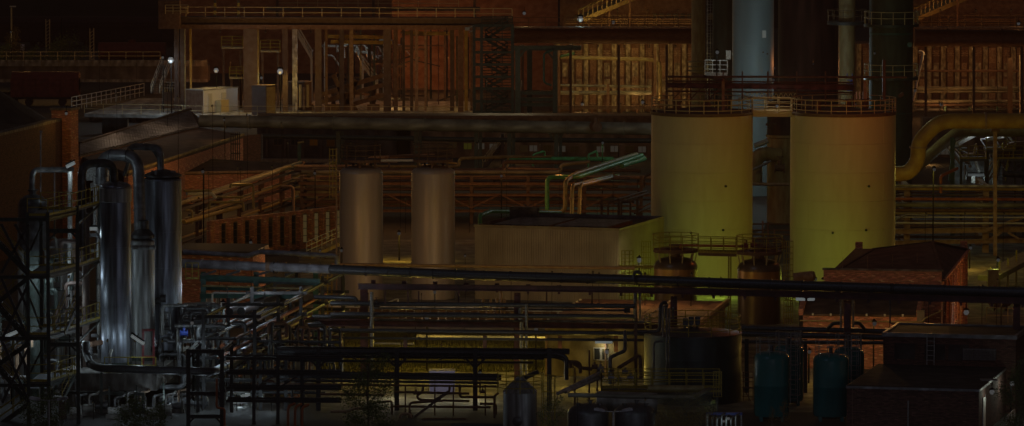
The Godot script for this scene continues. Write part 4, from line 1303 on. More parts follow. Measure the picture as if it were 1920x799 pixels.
# ---- tanks and houses of the middle ground ------------------------------------
func big_tank(label: String, px: float, d: float, wpx: float) -> Vector3:
	var t := thing("storage_tank", label, "storage tank", "big cream storage tanks")
	var r := m(wpx, d) * 0.5
	var top := hy(211.5, d)
	var c := Vector3(V(px, 211, d).x, 0, -d)
	var courses := 6
	for k in courses:
		var y0 := top * k / courses
		var y1 := top * (k + 1) / courses
		var mb := MB.new()
		var rr := r * (1.0 - 0.0008 * (k % 2))
		mb.lathe(Vector3(c.x, y0, c.z), [[rr, 0.0], [rr, (y1 - y0) - 0.02], [rr - 0.01, (y1 - y0) - 0.015], [rr - 0.01, y1 - y0]], 72)
		part(t, "shell_course", mb, M.cream_tank)
	var rf := MB.new()
	rf.lathe(Vector3(c.x, top, c.z), [[r + 0.05, -0.1], [r + 0.05, 0.02], [r - 0.1, 0.06], [0.0, 0.5]], 60)
	part(t, "roof", rf, M.rust)
	ring_rail(t, Vector3(c.x, top + 0.02, c.z), r - 0.02, 1.15, M.rail_tan, 0.038, 22, 3)
	for k in courses:                               # upright weld seams, staggered from course to course
		for j in 6:
			var a := TAU * (j + 0.5 * (k % 2) + 0.23) / 6.0
			beam_part(t, "weld_seam", Vector3(c.x + cos(a) * r, top * k / courses + 0.04, c.z + sin(a) * r), Vector3(c.x + cos(a) * r, top * (k + 1) / courses - 0.04, c.z + sin(a) * r), 0.02, 0.02, M.cream_tank)
		var sm := MB.new()
		sm.lathe(Vector3(c.x, top * k / courses, c.z), [[r - 0.005, 0.0], [r + 0.012, 0.004], [r + 0.012, 0.025], [r - 0.005, 0.03]], 72)
		part(t, "seam_ring", sm, M.cream_tank)
	for q in [[-0.24, 437.0], [0.38, 432.0], [0.43, 350.0]]:
		var nz := MB.new()
		var nd := Vector3(q[0], 0, sqrt(1.0 - q[0] * q[0]))
		var np := Vector3(c.x, hy(q[1], d - r), c.z) + nd * r
		nz.cyl(np, np + nd * 0.12, 0.09, 10)
		part(t, "nozzle", nz, M.black_steel)
	var rim := MB.new()
	rim.lathe(Vector3(c.x, top, c.z), [[r + 0.02, 0.0], [r + 0.08, 0.02], [r + 0.08, 0.14], [r + 0.02, 0.15]], 60)
	part(t, "rim", rim, M.rail_dark)
	for q in [[0.1, 0.0], [-0.5, 0.4], [0.45, -0.5]]:
		var nb := MB.new()
		nb.lathe(Vector3(c.x + q[0] * r, top + 0.2, c.z + q[1] * r), [[0.25, 0.0], [0.25, 0.7], [0.35, 0.72], [0.35, 0.8], [0.0, 0.8]], 14)
		part(t, "roof_nozzle", nb, M.rust)
	return Vector3(c.x, top, c.z)

func silo(label: String, px: float, d: float, wpx: float) -> Vector3:
	var t := thing("silo", label, "silo", "beige upright silos")
	var r := m(wpx, d) * 0.5
	var sh := hy(324, d)
	var c := Vector3(V(px, 324, d).x, 0, -d)
	var n := 4
	for k in n:
		var y0 := sh * k / n
		var y1 := sh * (k + 1) / n
		var mb := MB.new()
		mb.lathe(Vector3(c.x, y0, c.z), [[r, 0.0], [r, y1 - y0 - 0.03], [r * 0.994, y1 - y0 - 0.025], [r * 0.994, y1 - y0]], 48)
		part(t, "shell_course", mb, M.beige_silo)
	var dm := MB.new()
	dm.lathe(Vector3(c.x, sh, c.z), [[r, 0.0], [r * 0.97, 0.16], [r * 0.85, 0.34], [r * 0.6, 0.48], [r * 0.3, 0.54], [0.0, 0.56]], 48)
	part(t, "dome", dm, M.beige_silo)
	var pl := MB.new()
	pl.lathe(Vector3(c.x, sh + 0.85, c.z), [[0.0, 0.0], [r * 0.92, 0.0], [r * 0.92, 0.18], [0.0, 0.18]], 36)
	part(t, "top_platform", pl, M.rust)
	ring_rail(t, Vector3(c.x, sh + 1.03, c.z), r * 0.9, 1.1, M.rail_dark, 0.032, 12, 3)
	for k in 5:
		var a := TAU * (k + 0.3) / 5
		var q := Vector3(c.x + cos(a) * r * 0.7, sh + 0.3, c.z + sin(a) * r * 0.7)
		box_part(t, "stool", q + Vector3.UP * 0.3, Vector3(0.16, 0.62, 0.16), M.rust)
	var nb := MB.new()
	nb.lathe(Vector3(c.x, sh + 0.4, c.z), [[0.3, 0.0], [0.3, 0.5]], 16)
	part(t, "neck", nb, M.rust_light)
	return Vector3(c.x, sh, c.z)

func vessel(label: String, px: float, d: float, wpx: float, yb: float) -> Vector3:
	var t := thing("round_vessel", label, "vessel", "brown domed vessels before the big tanks")
	var r := m(wpx, d) * 0.5
	var b1 := hy(yb, d)
	var c := Vector3(V(px, yb, d).x, 0, -d)
	var mb := MB.new()
	mb.lathe(c, [[r * 0.98, 0.0], [r * 0.98, b1 - 0.7]], 48)
	part(t, "shell", mb, M.vessel_brown)
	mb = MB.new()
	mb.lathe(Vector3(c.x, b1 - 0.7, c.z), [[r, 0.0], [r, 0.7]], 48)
	part(t, "orange_band", mb, M.vessel_band)  # band set off by its orange material
	mb = MB.new()
	mb.lathe(Vector3(c.x, b1, c.z), [[r * 1.01, 0.0], [r, 0.2], [r * 0.9, 0.5], [r * 0.7, 0.72], [r * 0.35, 0.85], [0.0, 0.88]], 48)
	part(t, "dome", mb, M.vessel_brown)
	mb = MB.new()
	mb.lathe(Vector3(c.x, b1 + 1.2, c.z), [[r * 0.5, 0.0], [r * 1.03, 0.0], [r * 1.03, 0.22], [r * 0.5, 0.22]], 40)
	part(t, "ring_platform", mb, M.rust)
	ring_rail(t, Vector3(c.x, b1 + 1.4, c.z), r * 1.06, 1.1, M.yellow, 0.03, 12, 3)
	for k in 10:
		var a := TAU * k / 10
		beam_part(t, "leg", Vector3(c.x + cos(a) * r * 0.85, b1 + 0.3, c.z + sin(a) * r * 0.85), Vector3(c.x + cos(a) * r * 0.98, b1 + 1.2, c.z + sin(a) * r * 0.98), 0.08, 0.08, M.rail_tan)
	mb = MB.new()
	mb.lathe(Vector3(c.x, b1 + 0.7, c.z), [[0.35, 0.0], [0.35, 0.9], [0.5, 0.92], [0.5, 1.05], [0.0, 1.05]], 16)
	part(t, "nozzle", mb, M.rust)
	return Vector3(c.x, b1, c.z)

func tanks_and_hall() -> void:
	var a := big_tank("tall cream tank lit yellow-green, left of the big pair", 1316.5, 414.0, 191)
	var b := big_tank("tall cream tank lit yellow-green, right of the big pair", 1581.0, 414.0, 198)
	# gangway between the two tanks
	var g := thing("tank_gangway", "railed gangway joining the tops of the two big tanks", "gangway")
	var y: float = a.y + 0.05
	deck(g, "deck", [Vector3(a.x + 3.9, y, -413), Vector3(b.x - 4.0, y, -413), Vector3(b.x - 4.0, y, -415), Vector3(a.x + 3.9, y, -415)], 0.3, M.rail_tan)
	railing(g, [Vector3(a.x + 3.9, y, -413), Vector3(b.x - 4.0, y, -413)], 1.1, M.rail_tan, 0.035, 1.0, 3)
	railing(g, [Vector3(a.x + 3.9, y, -415), Vector3(b.x - 4.0, y, -415)], 1.1, M.rail_tan, 0.035, 1.0, 3)
	flood("small white lamp on the gangway between the big tanks", V(1457, 199, 413.6), Color(1, 0.95, 0.85), 5.0, "hang", 0.12)
	# pipe and scaffold gallery above the tanks
	var s := thing("overhead_gallery", "dark railed pipe gallery crossing above the big tanks", "gallery")
	beam_part(s, "girder", V(1250, 160, 416.0), V(1602, 165, 416.0), 0.3, 0.36, M.purple_steel, true)
	pipe(s, "pipe", [[1252, 144, 415.6], [1420, 144, 415.6], [1700, 145, 416.4]], 4, M.rust, 1.0, 8)
	for q in [[152, 3], [156, 3], [171, 3]]:
		pipe(s, "pipe", [[1248, q[0], 416.4], [1600, q[0] + 3, 416.4]], q[1], M.rust, 1.0, 8)
	for x in [1262, 1295, 1330, 1356, 1392, 1440, 1494, 1548, 1600]:
		beam_part(s, "post", V(x, 208, 416.2), V(x, 134 if x % 3 == 0 else 142, 416.2), 0.11, 0.11, M.rust)
	for x in [1262, 1295, 1330]:
		beam_part(s, "brace", V(x, 186, 416.0), V(x + 32, 152, 416.0), 0.08, 0.08, M.rust)
	beam_part(s, "girder", V(1300, 139, 418.0), V(1355, 150, 412.0), 0.15, 0.18, M.purple_steel)
	beam_part(s, "tall_post", V(1356, 208, 412.5), V(1356, 148, 412.5), 0.22, 0.22, M.rust_light)
	beam_part(s, "tall_post", V(1622, 186, 412.5), V(1622, 152, 412.5), 0.2, 0.2, M.rust_light)
	beam_part(s, "tall_post", V(1658, 186, 414.0), V(1658, 112, 414.0), 0.2, 0.2, M.rust)
	for k in 12:
		beam_part(s, "lattice", V(1388 + k * 9, 183, 417.4), V(1392.5 + k * 9, 174, 417.4), 0.05, 0.05, M.rail_tan)
		beam_part(s, "lattice", V(1392.5 + k * 9, 174, 417.4), V(1397 + k * 9, 183, 417.4), 0.05, 0.05, M.rail_tan)
	beam_part(s, "lattice_chord", V(1386, 173, 417.4), V(1500, 174, 417.4), 0.08, 0.08, M.rail_tan)
	beam_part(s, "lattice_chord", V(1386, 184, 417.4), V(1500, 184, 417.4), 0.08, 0.08, M.rail_tan)
	for k in 4:
		beam_part(s, "white_tube", V(1606 + k * 6, 186, 413.0), V(1606 + k * 6, 172, 413.0), 0.08, 0.08, M.sign_white)
	var hd := thing("tank_floodlight", "small black unlit floodlight on the right tank's rail", "lamp")
	box_part(hd, "housing", V(1690, 178, 413.0), Vector3(0.45, 0.25, 0.2), M.black_steel, Basis(Vector3.BACK, 0.6))
	beam_part(hd, "stem", V(1684, 182, 413.2), V(1681, 190, 413.4), 0.05, 0.05, M.black_steel)
	# silos
	var s1 := silo("beige silo with a railed top nearer the slanting rack", 677.0, 402.0, 82)
	var s2 := silo("beige silo with a railed top nearer the corrugated hall", 812.0, 402.0, 82)
	var gw := thing("silo_gangway", "thin bar gangway between the two silo tops", "gangway")
	beam_part(gw, "beam", Vector3(s1.x + 1.2, s1.y + 0.95, s1.z), Vector3(s2.x - 1.2, s2.y + 0.95, s2.z), 0.5, 0.16, M.rail_pale)
	var sl := thing("silo_ladder", "yellow caged ladder standing left of the first silo", "ladder")
	for p in [[618, 278, 640], [624, 278, 640], [630, 278, 640]]:
		beam_part(sl, "rail", V(p[0], 372, 401.0), V(p[0], p[1], 401.0), 0.06, 0.06, M.yellow)
	for yy in range(280, 372, 12):
		beam_part(sl, "hoop", V(617, yy, 401.0), V(631, yy, 401.0), 0.05, 0.05, M.yellow)
	beam_part(sl, "support", G(631, 401.6), V(631, 278, 401.6), 0.12, 0.12, M.rust_light)
	# low white kerb wall and fence under the silos
	var kw := thing("kerb_wall", "low white kerb wall in front of the silos and hall", "wall")
	box_part(kw, "wall_panel", (G(610, 394) + G(1060, 390)) * 0.5 + Vector3.UP * 0.2, Vector3(m(450, 392), 0.4, 0.4), M.pale_deck, Basis(Vector3.UP, -0.22))
	var fn := thing("rusty_fence", "rusty brown boarded fence below the pipe bridge", "fence")
	for k in 30:
		var q := G(604 + k * 15, 388.0 - k * 0.12)
		box_part(fn, "board", q + Vector3(0, 0.32, 0), Vector3(0.5, 0.64, 0.06), M.rust if k % 3 else M.rust_light)
	beam_part(fn, "fence_rail", G(600, 388.1) + Vector3.UP * 0.68, G(1050, 384.4) + Vector3.UP * 0.68, 0.08, 0.08, M.rust)
	var pv := thing("pump_line", "tan pipe with valves along the white kerb", "piping")
	pipe(pv, "pipe", [[715, 571, 386.0], [880, 573, 385.0], [905, 572, 385.0], [905, 560, 385.0]], 4, M.rust_light, 1.2, 8)
	pipe(pv, "pipe", [[708, 575, 386.0], [746, 560, 386.0], [746, 577, 386.0]], 3, M.rail_pale, 1.2, 8)
	for q in [[920, 572], [932, 572], [940, 556], [946, 572]]:
		pipe(pv, "pipe", [[q[0], 590, 384.6], [q[0], q[1] - 12, 384.6]], 5, M.rust_light, 1.0, 8)
	for q in [[908, 574], [948, 575], [706, 577]]:
		valve_parts(pv, V(q[0], q[1], 385.0), 0.13, Vector3.RIGHT, M.rust, M.rust)
	# corrugated hall
	var hl := thing("corrugated_hall", "low yellow-grey corrugated metal hall beside the first big tank", "hall")
	var h := 5.6
	var A := VH(890, 422, h)
	var B := VH(1160, 429.5, h)
	var f := frame(Vector3(A.x, 0, A.z), rad_to_deg(atan2(B.z - A.z, B.x - A.x)))
	var w := A.distance_to(B)
	var dep := 12.0
	fpart(hl, "core", f, 0.06, w - 0.06, 0.06, dep, 0.0, h - 0.3, M.dark_wall)
	var n := 10
	for k in n:
		var mb := MB.new()
		fbox(mb, f, w * k / n + 0.005, w * (k + 1) / n - 0.005, 0.0, 0.05, 0.0, h)
		for j in 6:
			var q := w * (k + (j + 0.5) / 6.0) / n
			fbox(mb, f, q - 0.045, q + 0.045, -0.035, 0.0, 0.0, h - 0.18)
		part(hl, "wall_panel", mb, M.corrugated)
	for k in 10:
		var mb := MB.new()
		fbox(mb, f, w - 0.05, w, dep * k / 10.0 + 0.055, dep * (k + 1) / 10.0, 0.0, h)
		for j in 6:
			var q := dep * (k + (j + 0.5) / 6.0) / 10.0
			fbox(mb, f, w, w + 0.035, q - 0.045, q + 0.045, 0.0, h - 0.18)
		part(hl, "side_panel", mb, M.corrugated)
	fpart(hl, "cornice", f, -0.05, w + 0.05, -0.06, -0.036, h - 0.16, h + 0.05, M.tan_pipe)
	fpart(hl, "flat_roof", f, 0.05, w - 0.05, 0.05, dep, h - 0.35, h - 0.25, M.felt)
	fpart(hl, "left_parapet", f, 0.0, 0.05, 0.055, dep, 0.0, h, M.panel_grey)
	fpart(hl, "back_parapet", f, 0.06, w - 0.06, dep, dep + 0.05, 0.0, h, M.panel_grey)
	for q in [[1.2, 5.6, 1.2], [6.0, 10.2, 0.6]]:
		var cv := fpart(hl, "roof_cover", f, q[0], q[1], 1.0, 7.5, h - 0.25, h - 0.02, M.rust)
		for k in 14:
			var mb := MB.new()
			var ww: float = (q[1] - q[0]) / 14.0
			fbox(mb, f, q[0] + ww * k + 0.02, q[0] + ww * (k + 1) - 0.05, 0.95, 7.5, h - 0.015, h + 0.05)
			part(cv, "slat", mb, M.panel_grey)
	fpart(hl, "duct_box", f, 0.3, 2.5, 7.6, 8.2, h - 0.25, h + 0.8, M.dark_duct)
	flood("white-yellow lamp at the hall's right corner by the first tank", V(1199, 488, 396.5), Color(1, 0.95, 0.8), 30.0, "pole", 0.2)
	var hs := thing("yellow_stair_cage", "yellow caged stair at the right end of the corrugated hall", "stair")
	for x in [1166, 1172, 1180, 1187]:
		beam_part(hs, "upright", G(x, 394.0), V(x, 470, 394.0), 0.08, 0.08, M.yellow)
	for yy in range(470, 556, 7):
		beam_part(hs, "bar", V(1165, yy, 394.0), V(1188, yy, 394.0), 0.05, 0.05, M.yellow)
	beam_part(hs, "beam", V(1160, 500, 393.8), V(1225, 500, 393.8), 0.2, 0.2, M.yellow)
	# the two vessels in front of the tanks
	var v1 := vessel("brown domed vessel with an orange band before the left big tank", 1267.0, 388.0, 82, 503)
	var v2 := vessel("brown domed vessel with an orange band before the gap of the big tanks", 1424.0, 384.0, 83, 507)
	var vb := thing("vessel_bridge", "yellow railed footbridge between the two brown vessels", "footbridge")
	var yy0: float = v1.y + 1.3
	deck(vb, "deck", [Vector3(v1.x + 1.6, yy0, -386.0), Vector3(v2.x - 1.6, yy0, -385.2), Vector3(v2.x - 1.6, yy0, -386.6), Vector3(v1.x + 1.6, yy0, -387.4)], 0.2, M.rust)
	railing(vb, [Vector3(v1.x + 1.6, yy0, -386.0), Vector3(v2.x - 1.6, yy0, -385.2)], 1.1, M.yellow, 0.03, 1.0, 3)
	railing(vb, [Vector3(v1.x + 1.6, yy0, -387.4), Vector3(v2.x - 1.6, yy0, -386.6)], 1.1, M.yellow, 0.03, 1.0, 3)
	pipe(vb, "pipe", [[1276, 466, 387.0], [1276, 460, 387.0], [1400, 462, 385.6]], 5, M.orange_pipe, 1.3, 10)
	for x in [1366, 1370]:
		beam_part(vb, "prop", G(x, 386.4), Vector3(G(x, 386.4).x, yy0 - 0.2, -386.4), 0.1, 0.1, M.yellow)
	for k in 2:
		var px: float = [1211, 1478][k]
		var d: float = [387.0, 383.0][k]
		var lt := thing("caged_ladder", ["yellow caged ladder left of the left brown vessel", "yellow caged ladder right of the right brown vessel"][k], "ladder")
		var foot := G(px, d)
		for j in 5:
			beam_part(lt, "upright", foot + Vector3(-0.32 + j * 0.16, 0, 0.25 if j % 2 else 0.0), foot + Vector3(-0.32 + j * 0.16, hy(452, d), 0.25 if j % 2 else 0.0), 0.045, 0.045, M.yellow)
		for j in 14:
			var yh := hy(452, d) * (j + 1) / 14.0
			beam_part(lt, "hoop", foot + Vector3(-0.34, yh, 0.12), foot + Vector3(0.34, yh, 0.12), 0.04, 0.05, M.yellow)
	var vp := thing("valve_cluster", "red valves and pipework crowding the right brown vessel's top", "valves")
	for q in [[1397, 455], [1413, 452], [1424, 454], [1440, 455], [1452, 457], [1468, 455]]:
		valve_parts(vp, V(q[0], q[1] + 8, 384.0), 0.15, Vector3.RIGHT, M.red_steel if q[0] % 2 else M.rust, M.red_steel)
	for q in [[[1400, 470, 384.4], [1400, 450, 384.4]], [[1418, 448, 384.2], [1470, 448, 384.2], [1475, 462, 384.2]], [[1430, 470, 384.8], [1430, 440, 386.0], [1430, 415, 388.0]], [[1440, 470, 385.0], [1440, 418, 388.0]], [[1452, 474, 384.0], [1452, 430, 387.0]]]:
		pipe(vp, "pipe", q, 3, M.rust, 1.2, 8)
	var hd2 := thing("horizontal_drum", "short tan drum end right of the right brown vessel", "drum")
	var db := MB.new()
	db.cyl(V(1488, 522, 379.0), V(1524, 518, 379.0), 0.38, 18)
	db.lathe(V(1524, 518, 379), [[0.38, 0.0], [0.3, 0.15], [0.0, 0.22]], 16, Basis(Vector3.BACK, -PI / 2))
	part(hd2, "shell", db, M.rust_light)
	box_part(hd2, "saddle", V(1505, 536, 379.0), Vector3(0.4, 0.7, 0.5), M.rust)
	box_part(hd2, "plinth", Vector3(V(1505, 536, 379).x, hy(545, 379) * 0.5, -379), Vector3(0.5, hy(545, 379), 0.5), M.concrete)

func yard_building() -> void:
	var t := thing("yard_building", "low ochre building with a wide rust-red roof in the yard", "building")
	var h := 3.5
	var A := VH(1022, 606, h)
	var B := VH(1300, 611, h)
	var f := frame(Vector3(A.x, 0, A.z), rad_to_deg(atan2(B.z - A.z, B.x - A.x)))
	var w := A.distance_to(B)
	fpart(t, "wall", f, 0.0, w, 0.0, 16.0, 0.0, h - 0.25, M.ochre_wall)
	fpart(t, "roof_slab", f, -0.25, w + 0.25, -0.3, 16.3, h - 0.25, h - 0.05, M.red_roof)
	var n := 9
	for k in n:
		var mb := MB.new()
		fbox(mb, f, -0.25 + (w + 0.5) * k / n, -0.25 + (w + 0.5) * (k + 1) / n - 0.03, -0.32, 16.3, h - 0.046, h)
		var s := part(t, "roof_strip", mb, M.red_roof)
	for k in 12:
		for e in [0, 1, 2]:
			var p: Vector3 = L(f, (w + 0.3) * (k + 0.5) / 12.0, -0.1, h + 0.05) if e == 0 else L(f, -0.12 if e == 1 else w * 0.62, 16.0 * (k + 0.5) / 12.0, h + 0.05)
			box_part(t, "roof_bolt", p, Vector3(0.16, 0.09, 0.16), M.rail_pale)
	fpart(t, "verge", f, w + 0.1, w + 0.28, -0.3, 16.3, h + 0.005, h + 0.22, M.rust_light)
	for k in 2:
		var x: float = (1115 - 1022) * m(1, 352) + k * 0.52
		var fr := fpart(t, "window", f, x - 0.03, x + 0.46, -0.05, 0.0, 1.1, 1.95, M.rail_pale)
		var pm := MB.new()
		fbox(pm, f, x + 0.03, x + 0.4, -0.065, -0.052, 1.16, 1.89)
		part(fr, "pane", pm, M.glass_dark)
	for x in [0.05, 4.0, 7.0]:
		fpart(t, "downpipe", f, x, x + 0.1, -0.1, -0.005, 0.0, h - 0.3, M.rust_light)
	# pale pipe along the wall
	lone_pipe("wall_pipe", "pale fat pipe running along above the lawn to the ochre wall", [[782, 632, 354.0], [1210, 638, 349.6]], 9, M.white_metal, 1.0, 5)
	lone_pipe("wall_pipe", "thin white pipe crossing above the lawn by the first column", [[696, 644, 357.0], [776, 645, 356.0]], 4, M.lagging, 1.0)
	var wl := tube_lamp("long white tube lamp on the ochre wall of the yard building", V(1116, 641, 349.2), V(1148, 641, 349.2), Color(1.0, 0.97, 0.86), 2.0)
	flood("small white lamp right of the blue windows on the ochre wall", V(1138, 660, 349.2), Color(0.95, 1, 1), 0.7, "hang", 0.13)
	# unseen yellow lamps, placed to light lawn and paving
	var Y := Color(1.0, 0.83, 0.36)
	flood("unseen yellow lamp behind the lower pipe beams over the lawn", V(800, 596, 352.0), Y, 40.0, "pole", 0.15, 0.5)
	flood("unseen yellow lamp by the red roof's left end over the lawn", V(1005, 618, 350.5), Y, 60.0, "pole", 0.14, 0.5)
	flood("unseen yellow lamp low under the front rack lighting the paving", V(690, 690, 343.0), Y, 10.0, "pole", 0.12, 0.5)
	flood("unseen yellow lamp among the pipes left of the silver cone tank", V(900, 700, 340.0), Y, 14.0, "pole", 0.12, 0.5)
	# blue tarpaulin container in the yard
	var c := thing("blue_container", "blue covered skip standing in the yellow yard light", "container")
	box_part(c, "body", G(829, 340.5) + Vector3.UP * 0.75, Vector3(1.6, 1.3, 1.2), M.blue_cloth)
	box_part(c, "lid", G(829, 340.5) + Vector3.UP * 1.44, Vector3(1.66, 0.08, 1.26), M.blue_cloth)
	for x in [-0.6, 0.6]:
		box_part(c, "skid", G(829, 340.5) + Vector3(x, 0.05, 0), Vector3(0.14, 0.1, 1.2), M.black_steel)

func brick_house() -> void:
	var t := thing("brick_house", "red brick works building with a dark hipped roof right of the tanks", "building")
	var h := 5.6
	var A := V(1545, 503, 362.0)
	var f := frame(Vector3(A.x, 0, A.z), 9.0)
	var w := 8.0
	var dep := 24.0
	fpart(t, "wall", f, 0.0, w, 0.3, dep, 0.0, h - 0.4, M.brick)
	fpart(t, "front_parapet", f, -0.02, w + 0.02, 0.0, 0.298, 0.0, A.y - 0.12, M.brick)
	fpart(t, "coping", f, -0.1, w + 0.1, -0.06, 0.38, A.y - 0.118, A.y, M.concrete)
	for q in [[0.0, dep - 0.5, 0.1], [w - 0.4, dep - 0.5, 0.3]]:
		fpart(t, "gable_pier", f, q[0] - 0.05, q[0] + 0.45, q[1] + 0.02, q[1] + 0.6, h - 0.39, h + q[2], M.brick)
	# roof
	var FL := L(f, -0.1, 0.38, h - 0.38)
	var FR := L(f, w + 0.15, 0.38, h - 0.38)
	var BR := L(f, w + 0.15, dep, h - 0.38)
	var BL := L(f, -0.1, dep, h - 0.38)
	var R1 := V(1748, 454, 376.0)
	var R2 := V(1640, 467, 378.0)
	for q in [[FL, FR, R1, R2], [FR, BR, R1, R1], [BR, BL, R2, R1], [BL, FL, R2, R2]]:
		var mb := MB.new()
		var nn: Vector3 = (q[1] - q[0]).cross(q[2] - q[0]).normalized()
		if nn.y < 0:
			nn = -nn
		mb.tri(q[0], q[1], q[2], nn, nn, nn)
		if q[2] != q[3]:
			mb.tri(q[0], q[2], q[3], nn, nn, nn)
		part(t, "roof_slope", mb, M.felt_brown)
	for e in [[FR, R1], [FL, R2], [R1, R2], [BR, R1]]:
		beam_part(t, "ridge_cap", e[0] + Vector3.UP * 0.03, e[1] + Vector3.UP * 0.03, 0.22, 0.1, M.felt_brown)
	var eb: Vector3 = L(f, w + 0.16, 0.4, h - 0.34)
	beam_part(t, "gutter", eb, L(f, w + 0.16, dep, h - 0.34), 0.16, 0.14, M.brick)
	# tall narrow windows along the right side
	for k in 9:
		var b0 := 1.6 + k * 2.45
		var win := fpart(t, "window", f, w, w + 0.03, b0, b0 + 1.0, 1.1, 4.3, M.rail_dark)
		var pm := MB.new()
		fbox(pm, f, w + 0.031, w + 0.045, b0 + 0.1, b0 + 0.9, 1.2, 4.2)
		part(win, "pane", pm, M.glass_dark)
		fpart(t, "pilaster", f, w, w + 0.16, b0 + 1.35, b0 + 1.75, 0.0, h - 0.45, M.brick)
		fpart(t, "sill", f, w + 0.005, w + 0.12, b0 - 0.08, b0 + 1.08, 1.0, 1.095, M.concrete)
	fpart(t, "door", f, w, w + 0.05, 11.4, 12.3, 0.0, 0.95, M.sign_white)
	for q in [[0.8, 14.0], [0.8, 4.0]]:
		var dp := MB.new()
		pipe_mb(dp, [L(f, w + 0.3, q[1], 0.0), L(f, w + 0.3, q[1], h - 0.9), L(f, w + 0.15, q[1], h - 0.5)], 0.12)
		part(t, "downpipe", dp, M.rust_light)
	for k in 4:
		var p := L(f, 1.0 + k * 1.6, 3.0 + k * 1.3, h + 0.3)
		beam_part(t, "lightning_rod", p + Vector3.DOWN * 0.6, p + Vector3.UP * 0.6, 0.03, 0.03, M.rust_light)
	# lower wing in front
	var e := thing("brick_annex", "low brick annex with a dark felt roof before the brick house", "building")
	var EA := V(1506, 588, 354.5)
	var g := frame(Vector3(EA.x, 0, EA.z), 7.0)
	var ew := 7.6
	var eh := EA.y
	fpart(e, "wall", g, 0.0, ew, 0.0, 5.6, 0.0, eh - 0.15, M.brick)
	var mb2 := MB.new()
	mb2.quad(L(g, -0.1, -0.15, eh), L(g, ew + 0.1, -0.15, eh), L(g, ew + 0.1, 5.7, eh + 0.95), L(g, -0.1, 5.7, eh + 0.95))
	mb2.quad(L(g, -0.1, -0.15, eh - 0.12), L(g, ew + 0.1, -0.15, eh - 0.12), L(g, ew + 0.1, -0.15, eh), L(g, -0.1, -0.15, eh))
	part(e, "roof", mb2, M.felt_brown)
	beam_part(e, "verge_wall", L(g, ew + 0.12, -0.2, eh + 0.1), L(g, ew + 0.12, 5.8, eh + 1.15), 0.3, 0.5, M.brick)
	beam_part(e, "verge_wall", L(g, -0.14, -0.2, eh + 0.1), L(g, -0.14, 5.8, eh + 1.15), 0.3, 0.4, M.brick)
	fpart(e, "corner_block", g, ew, ew + 0.5, -0.25, 0.3, eh - 0.5, eh + 0.35, M.concrete)
	for k in 6:
		fpart(e, "gutter_bracket", g, 0.6 + k * 1.2, 0.72 + k * 1.2, -0.24, -0.16, eh - 0.1, eh + 0.06, M.rail_pale)
	var gp := MB.new()
	pipe_mb(gp, [L(g, -0.2, -0.25, eh - 0.45), L(g, ew + 0.3, -0.25, eh - 0.45), L(g, ew + 0.6, -0.25, eh - 0.15), L(g, ew + 1.6, 1.0, eh + 0.2)], 0.1)
	part(e, "conduit", gp, M.tan_pipe)
	# lamps
	tube_lamp("white tube lamp hanging by the annex under the long black pipe", V(1494, 561, 351.0), V(1526, 561, 350.0), Color(1, 1, 0.92), 7.0)
	flood("white lamp over the door on the brick house's windowed side", V(1812, 586, 369.0), Color(0.9, 1, 1), 5.0, "hang", 0.2)
	flood("unseen sodium lamp behind the green tanks lighting the annex wall", V(1640, 607, 347.5), Color(1.0, 0.78, 0.42), 110.0, "pole", 0.15, 0.4)  # out of view, placed to light the annex wall
	for k in 4:
		flood("unseen yellow-green lamp at the big tanks' feet, %s from the left" % ["first", "second", "third", "fourth"][k], V([1262, 1352, 1530, 1640][k], 524, 402.0), Color(0.84, 1.0, 0.33), 66.0, "pole", 0.1, 0.4)  # unseen lamps, placed to light the lower part of both tanks
	flood("unseen orange lamp beyond the brick house lighting its side and road", V(1880, 560, 372.0), Color(1.0, 0.74, 0.42), 70.0, "pole", 0.18, 0.6)  # no fitting in view; lights the house side and the road
	# drum and road bits on the right
	var d := thing("cable_drum", "tan drum lying on the road right of the brick house", "drum")
	var cb := MB.new()
	cb.cyl(G(1866, 392) + Vector3.UP * 0.95, G(1884, 393) + Vector3.UP * 0.95, 0.75, 20)
	part(d, "barrel", cb, M.rust_light)
	for q in [1864, 1886]:
		var fb := MB.new()
		var c := G(q, 392.4) + Vector3.UP * 0.95
		fb.cyl(c - Vector3(0.06, 0, 0), c + Vector3(0.06, 0, 0), 0.95, 20)
		part(d, "flange_disc", fb, M.rust)
	var rr := thing("road_rail", "thin tan railing beside the road right of the brick house", "railing")
	railing(rr, [G(1850, 384), G(1930, 383)], 1.1, M.rail_tan, 0.03, 1.6, 2, false)
	var cv := thing("conveyor_deck", "lit yellow conveyor deck rising at the right edge", "conveyor")
	beam_part(cv, "belt_frame", V(1852, 522, 405.0), V(1935, 478, 415.0), 1.6, 0.4, M.tan_pipe)
	for k in 5:
		var p := V(1858 + k * 16, 514 - k * 8.5, 405.0 + k * 2)
		beam_part(cv, "roller_post", p, p + Vector3.UP * (0.5 + 0.3 * (k % 2)), 0.12, 0.12, M.yellow)
		beam_part(cv, "leg", Vector3(p.x, 0, p.z), p, 0.16, 0.16, M.rust_light)
	box_part(cv, "drive_box", V(1862, 525, 403.0), Vector3(0.8, 1.6, 0.8), M.tan_pipe)
	flood("unseen greenish lamp above the conveyor at the right edge", V(1872, 488, 404.0), Color(0.95, 1.0, 0.45), 22.0, "pole", 0.14, 0.6)  # unseen source, put here to light the conveyor deck

